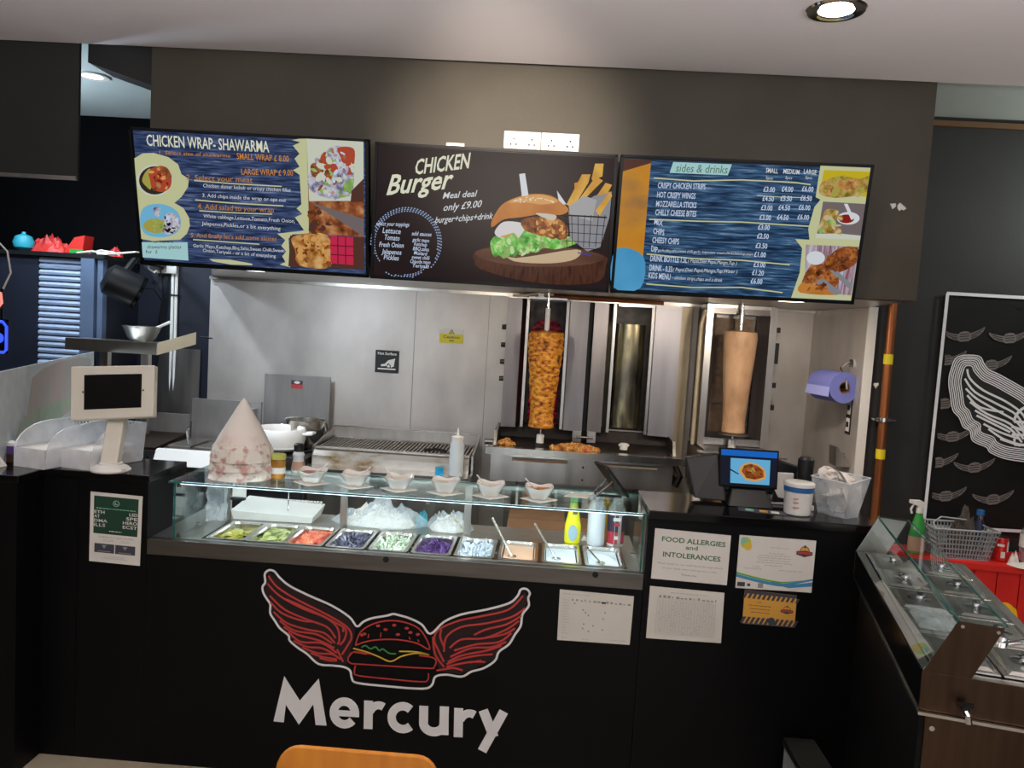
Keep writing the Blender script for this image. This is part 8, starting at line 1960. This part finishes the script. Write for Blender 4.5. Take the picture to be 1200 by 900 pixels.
# red bench
t = thing('red_bench', (2.4, 1.1, 0), 'red painted bench box with vertical front boards below the banner', 'bench')
mb = MB().hexa([(1.79, .985, .71), (3.2, .80, .71), (3.2, 1.22, .71), (1.79, 1.22, .71)], [(1.79, .985, .74), (3.2, .80, .74), (3.2, 1.22, .74), (1.79, 1.22, .74)], 'red_paint'); mb.build('top', t)
for k in range(14):
    a = k / 14; b_ = (k + 1) / 14 - .004
    p = lambda q: (1.80 + 1.38 * q, .995 - .181 * q)
    (xa, ya), (xb, yb) = p(a), p(b_)
    MB().hexa([(xa, ya, .0), (xb, yb, .0), (xb, yb + .02, .0), (xa, ya + .02, .0)], [(xa, ya, .709), (xb, yb, .709), (xb, yb + .02, .709), (xa, ya + .02, .709)], 'red_paint').build('board', t)
MB().hexa([(1.80, 1.02, 0), (3.18, .845, 0), (3.18, 1.2, 0), (1.80, 1.2, 0)], [(1.80, 1.02, .70), (3.18, .845, .70), (3.18, 1.2, .70), (1.80, 1.2, .70)], 'cast_iron').build('carcass', t)
ZB = .7405
# basket
t = thing('grey_basket', (2.06, 1.07, ZB), 'grey slotted plastic basket with dark cloths on the red bench', 'basket')
A = [(1.94, 1.00), (2.175, 1.00), (2.175, 1.15), (1.94, 1.15)]; Bt = [(1.905, .98), (2.205, .98), (2.205, 1.17), (1.905, 1.17)]
hb = .145
def bk(i, u, v):
    j = (i + 1) % 4
    a0 = Vector((*A[i], ZB + .002)).lerp(Vector((*A[j], ZB + .002)), u); b0 = Vector((*Bt[i], ZB + hb)).lerp(Vector((*Bt[j], ZB + hb)), u)
    return a0.lerp(b0, v)
for i in range(4):
    nv, nh = (18, 6) if i % 2 == 0 else (9, 6)
    mb = MB()
    for k in range(nv + 1): mb.tube([bk(i, k / nv, 0), bk(i, k / nv, 1)], .003, 4, 'crate_grey', cap=False)
    for k in range(nh + 1): mb.tube([bk(i, 0, k / nh), bk(i, 1, k / nh)], .0036, 4, 'crate_grey', cap=False)
    tag(mb.build('lattice_wall', t), kind='stuff')
MB().prism([(*p, ZB + .001) for p in A], (0, 0, .003), 'crate_grey').build('basket_floor', t)
MB().tube([(*p, ZB + hb) for p in Bt + [Bt[0]]], .006, 6, 'crate_grey').build('rim', t)
MB().tube([(1.905, .98, ZB + hb), (1.90, 1.0, ZB + .17), (1.96, 1.05, ZB + .19), (2.1, 1.06, ZB + .18)], .004, 6, 'crate_grey').build('handle', t, smooth=True)
o = crumple(MB(), 2.08, 1.08, ZB + .006, .085, .065, .185, 'grey_cloth', 3.7, 22, 10).build('dark_cloths'); tag(o, 'dark cloths heaped inside the grey slotted basket', 'cloth')
t = thing('spray_bottle', (1.86, 1.06, ZB), 'green spray bottle with a white trigger at the end of the red bench', 'spray bottle')
MB().lathe([(.038, 0), (.04, .01), (.04, .09), (.032, .13), (.02, .18), (.015, .20)], (1.86, 1.06, ZB), 22, 'green_plastic', sy=.7).build('body', t, smooth=True)
MB().lathe([(.0405, .015), (.0405, .085)], (1.86, 1.06, ZB), 22, 'spice_pink', cap=False, sy=.71).build('label', t); MB().lathe([(.016, .20), (.016, .225)], (1.86, 1.06, ZB), 14, 'white_plastic').build('collar', t)
MB().prism([(1.875, 1.05, ZB + .225), (1.885, 1.05, ZB + .25), (1.86, 1.05, ZB + .262), (1.81, 1.05, ZB + .262), (1.81, 1.05, ZB + .245), (1.845, 1.05, ZB + .235), (1.85, 1.05, ZB + .225)], (0, .02, 0), 'white_plastic').build('spray_head', t, bevel=.002)
MB().tube([(1.83, 1.06, ZB + .24), (1.818, 1.06, ZB + .215), (1.825, 1.06, ZB + .195)], .005, 6, 'white_plastic').build('trigger', t)
t = thing('drink_can', (2.245, 1.05, ZB), 'red drink can on the red bench beside the grey basket', 'can')
MB().lathe([(.026, 0), (.032, .006), (.032, .105), (.027, .114)], (2.245, 1.03, ZB), 24, 'cola_red').build('body', t, smooth=True); MB().lathe([(.027, .1142), (.027, .1155), (.024, .1145)], (2.245, 1.03, ZB), 24, 'chrome').build('top', t)
for a_, z, w, h in ((-100, .02, .018, .03), (-60, .05, .01, .05), (-120, .075, .03, .012)): 
    a = radians(a_); MB().box(-w / 2, w / 2, -.0006, .0004, 0, h, 'white_matte', Matrix.Translation((2.245 + .0327 * cos(a), 1.03 + .0327 * sin(a), ZB + z)) @ Matrix.Rotation(a + pi / 2, 4, 'Z')).build('can_print', t)
b = bottle('dark_bottle', 'dark navy bottle with a blue cap behind the red can', 2.20, 1.15, ZB, [(.03, 0), (.032, .008), (.032, .13), (.014, .17), (.013, .19)], 'navy_plastic', [('cap', [(.018, .19), (.018, .215), (.012, .218)], 'blue_lid'), ('neck_ring', [(.0145, .165), (.0145, .188)], 'chrome')])
mat('clear_pet', '#cfd8dc', .1, trans=.8, ior=1.3)
b = bottle('water_bottle', 'clear water bottle with a pale blue cap and white label at the banner edge', 2.375, 1.03, ZB, [(.036, 0), (.04, .01), (.038, .04), (.04, .07), (.039, .14), (.03, .165), (.014, .18), (.013, .192)], 'clear_pet', [('cap', [(.016, .192), (.016, .215), (.012, .217)], 'plateblue' if 0 else 'blue_roll_light'), ('label', [(.0408, .075), (.0400, .138)], 'white_matte')])
o = crumple(MB(), 2.35, .95, ZB, .11, .06, .016, 'paper_white', 8.8, 20, 8).build('flat_napkin'); tag(o, 'crumpled white napkin sheet under the water bottle on the red bench', 'napkin')
o = crumple(MB(), 2.285, .985, ZB, .025, .02, .05, 'paper_white', 1.1, 14, 6).build('scrunched_napkin'); tag(o, 'scrunched white napkin beside the red can', 'napkin')
# yellow floor sign
t = thing('wet_floor_sign', (2.1, .72, 0), 'yellow folding floor sign with a handle opening in front of the red bench', 'floor sign')
def leaf(y0, y1, nm):
    def lp(x, z): return (x, y0 + (y1 - y0) * z / .6, z)
    P_ = [(2.0, 0), (2.03, .585), (2.05, .605), (2.17, .605), (2.19, .585), (2.235, 0)]
    for q in ([(2.0, 0), (2.235, 0), (2.225, .42), (2.02, .42)], [(2.02, .4205), (2.065, .4205), (2.075, .605), (2.05, .605), (2.03, .585)], [(2.175, .4205), (2.225, .4205), (2.195, .585), (2.17, .605), (2.15, .605)], [(2.0755, .555), (2.1495, .555), (2.1495, .605), (2.0755, .605)]):
        MB().prism([lp(*p) for p in q], (0, .012, 0), 'yellow_plastic').build(nm, t)
leaf(.66, .78, 'front_leaf'); leaf(.93, .795, 'rear_leaf')

# bain marie
ang = math.atan2(-.233, .973)
L_, W_ = 1.04, .34
t = thing('food_warmer', (.879, -1.06, 0), 'long steel food warmer with lidded pans and a sloping glass guard', 'food warmer', rotz=ang)
def lb(mb, nm, **k): return mb.build(nm, t, local=True, **k)
# local axes: x across (0 .. W), y along the length away from the near end (0 .. L)
ZL, ZM = .925, 1.02
lb(MB().box(0, W_, 0, .004, ZL + .008, ZM, 'steel_bronze'), 'end_panel', bevel=.001)
lb(MB().box(0, W_, L_ - .004, L_, ZL + .012, ZM, 'steel'), 'end_panel')
lb(MB().box(0, .004, .0045, L_ - .0045, ZL + .008, ZM, 'gloss_black'), 'front_side_panel')
lb(MB().box(W_ - .004, W_, .0045, L_ - .0045, ZL + .012, ZM, 'steel'), 'rear_side_panel')
lb(MB().box(-.003, W_ + .003, -.012, L_ + .004, ZL, ZL + .007, 'steel_bright'), 'bottom_lip')
lb(MB().box(0.03, W_ - .02, .03, L_ - .03, ZL + .012, ZL + .02, 'steel_dark'), 'well_floor')
for x0, x1, y0, y1 in ((0.0045, .025, .0045, L_ - .0045), (W_ - .025, W_ - .0045, .0045, L_ - .0045), (.0255, W_ - .0255, .0045, .03), (.0255, W_ - .0255, L_ - .03, L_ - .0045)): lb(MB().box(x0, x1, y0, y1, ZM - .006, ZM, 'steel'), 'top_rim')
lb(MB().box(.015, W_ - .015, 0.0, .9, .10, ZL - .001, 'steel_bronze'), 'cabinet', bevel=.002)
lb(MB().box(.004, .0145, .004, .9, .10, ZL - .002, 'laminate_black'), 'cabinet_side')
for x in (.03, W_ - .03):
    for y in (.03, .87): lb(MB().box(x - .015, x + .015, y - .015, y + .015, 0, .0995, 'steel_dark'), 'leg')
for x in (.03, W_ - .03): lb(MB().lathe([(.006, 0), (.006, .003)], (0, 0, 0), 10, 'chrome', T=Matrix.Translation((x, -.0005, .895)) @ Matrix.Rotation(radians(90), 4, 'X')), 'rivet')
tp = lb(MB().lathe([(.009, 0), (.009, .03)], (0, 0, 0), 12, 'gloss_black', T=Matrix.Translation((.085, -.001, .962)) @ Matrix.Rotation(radians(90), 4, 'X')), 'drain_tap')
MB().tube([(.085, -.02, .96), (.09, -.035, .95), (.092, -.035, .935)], .007, 8, 'chrome').build('spout', tp, local=True, smooth=True); MB().box(.07, .10, -.03, -.022, .965, .975, 'gloss_black').build('lever', tp, local=True)
# guard: end plates, sloping and top panes
gl_ = [(0.002, ZM), (.062, 1.145), (.152, 1.142), (.098, ZM)]
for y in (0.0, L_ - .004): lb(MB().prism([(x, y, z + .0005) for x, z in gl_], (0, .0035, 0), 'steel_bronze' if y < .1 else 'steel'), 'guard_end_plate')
for x, z in ((.07, 1.135), (.14, 1.133)): lb(MB().lathe([(.004, 0), (.004, .002)], (0, 0, 0), 10, 'chrome', T=Matrix.Translation((x, -.0005, z)) @ Matrix.Rotation(radians(90), 4, 'X')), 'guard_screw')
lb(MB().prism([(.004, .005, ZM + .001), (.062, .005, 1.142), (.066, .005, 1.142), (.008, .005, ZM + .001)], (0, L_ - .01, 0), 'pane'), 'sloping_glass')
lb(MB().box(.062, .155, .0, L_, 1.146, 1.151, 'pane'), 'top_glass')
lb(MB().box(.058, .0618, 0, L_, 1.146, 1.151, 'glass_edge'), 'polished_edge'); lb(MB().box(.1552, .158, 0, L_, 1.146, 1.151, 'glass_edge'), 'polished_edge')
# lidded pans in the warmer
inv = Matrix.Translation((.879, -1.06, 0)) @ Matrix.Rotation(ang, 4, 'Z')
ordn = ('nearest the drain tap', 'second from the drain tap', 'third from the drain tap', 'fourth from the drain tap', 'furthest from the drain tap')
for k in range(5):
    for j in range(2):
        y0 = .035 + k * .196; x0 = .028 + j * .143; x1 = x0 + .139; y1 = y0 + .190
        side = 'guard side' if j == 0 else 'open side'
        o = bpy.data.objects.new('warmer_pan', None); COL.objects.link(o)
        o.matrix_world = inv @ Matrix.Translation(((x0 + x1) / 2, (y0 + y1) / 2, ZM))
        tag(o, 'lidded steel warmer pan on the %s, %s' % (side, ordn[k]), 'food pan', 'lidded pans in the food warmer')
        hx, hy = (x1 - x0) / 2, (y1 - y0) / 2
        MB().box(-hx, hx, -hy, hy, .0005, .006, 'steel_bright').build('rim', o, local=True, bevel=.002)
        MB().hexa([(-hx + .012, -hy + .012, .0065), (hx - .012, -hy + .012, .0065), (hx - .012, hy - .012, .0065), (-hx + .012, hy - .012, .0065)], [(-hx + .022, -hy + .022, .012), (hx - .022, -hy + .022, .012), (hx - .022, hy - .022, .012), (-hx + .022, hy - .022, .012)], 'steel_bright' if (k + j) % 2 else 'steel').build('lid', o, local=True)
        MB().lathe([(.032, .0122), (.026, .0132), (.010, .0135), (.012, .022), (.016, .026), (.006, .028)], (0, 0, 0), 20, 'chrome', cap=False).build('lid_knob', o, local=True, smooth=True)
a = inv @ Vector((.27, .10, 1.06)); b_ = inv @ Vector((.19, .17, 1.055))
t2 = thing('serving_ladle', tuple(a), 'steel handled ladle sticking out past the guard of the food warmer', 'ladle')
MB().tube([inv @ Vector((.31, .05, 1.125)), inv @ Vector((.25, .10, 1.095)), inv @ Vector((.20, .15, 1.06))], [.011, .007, .005], 8, 'chrome').build('handle', t2, smooth=True)
MB().lathe([(.004, 0), (.016, .006), (.022, .02), (.020, .02), (.012, .006)], tuple(inv @ Vector((.195, .155, 1.047))), 14, 'chrome', cap=False).build('cup', t2, smooth=True)
for k, y in enumerate((.30,)):
    o = MB().box(-.05, .05, -.09, .09, 0, .001, 'plastic_film', inv @ Matrix.Translation((.085, y, 1.0495))).build('thin_clear_sheet'); tag(o, 'thin clear sheet lying over the guard-side warmer pans', 'plastic lid')  # thin clear sheet set above the guard-side pans
# grey block at the floor between counter and warmer
t = thing('grey_crate', (.98, -.16, 0), 'plain grey box on the floor in the gap beside the food warmer', 'box')
MB().box(.93, 1.03, -.26, -.06, 0, .30, 'crate_grey').build('box_body', t, bevel=.006); MB().box(.925, 1.035, -.265, -.055, .3005, .33, 'steel_dark').build('box_lid', t, bevel=.004)

# chair in the foreground
t = thing('plywood_chair', (-.35, -1.4, 0), 'orange plywood chair with a rounded backrest in front of the counter', 'chair')
def backpt(u, v, l):
    x = -.540 + .362 * u; return (x, -1.21 + .06 * v + l, .45 + .328 * v)
n_, r_c = 6, .14
outline = []
for cu, cv, a0 in ((1 - r_c, 1 - r_c * 1.1, 0), (r_c, 1 - r_c * 1.1, 90), (r_c, r_c * 1.1, 180), (1 - r_c, r_c * 1.1, 270)):
    for k in range(n_ + 1):
        a = radians(a0 + 90 * k / n_); outline.append((cu + r_c * cos(a), cv + r_c * 1.1 * sin(a)))
MB().hexa([backpt(u, v, 0) for u, v in outline], [backpt(u, v, .012) for u, v in outline], 'ply_orange').build('backrest', t, bevel=.003)
MB().hexa([(-.55, -1.64, .44), (-.16, -1.64, .44), (-.17, -1.24, .43), (-.54, -1.24, .43)], [(-.55, -1.64, .455), (-.16, -1.64, .455), (-.17, -1.24, .445), (-.54, -1.24, .445)], 'ply_orange').build('seat', t, bevel=.004)
for x in (-.52, -.19):
    MB().tube([(x, -1.18, 0.0), (x, -1.23, .42), (x, -1.225, .49), (x, -1.18, .74)], .011, 8, 'chrome').build('leg', t, smooth=True)
    MB().tube([(x, -1.66, 0.0), (x, -1.60, .43)], .011, 8, 'chrome').build('leg', t, smooth=True)
    MB().tube([(x, -1.60, .428), (x, -1.23, .42)], .010, 8, 'chrome').build('seat_rail', t)
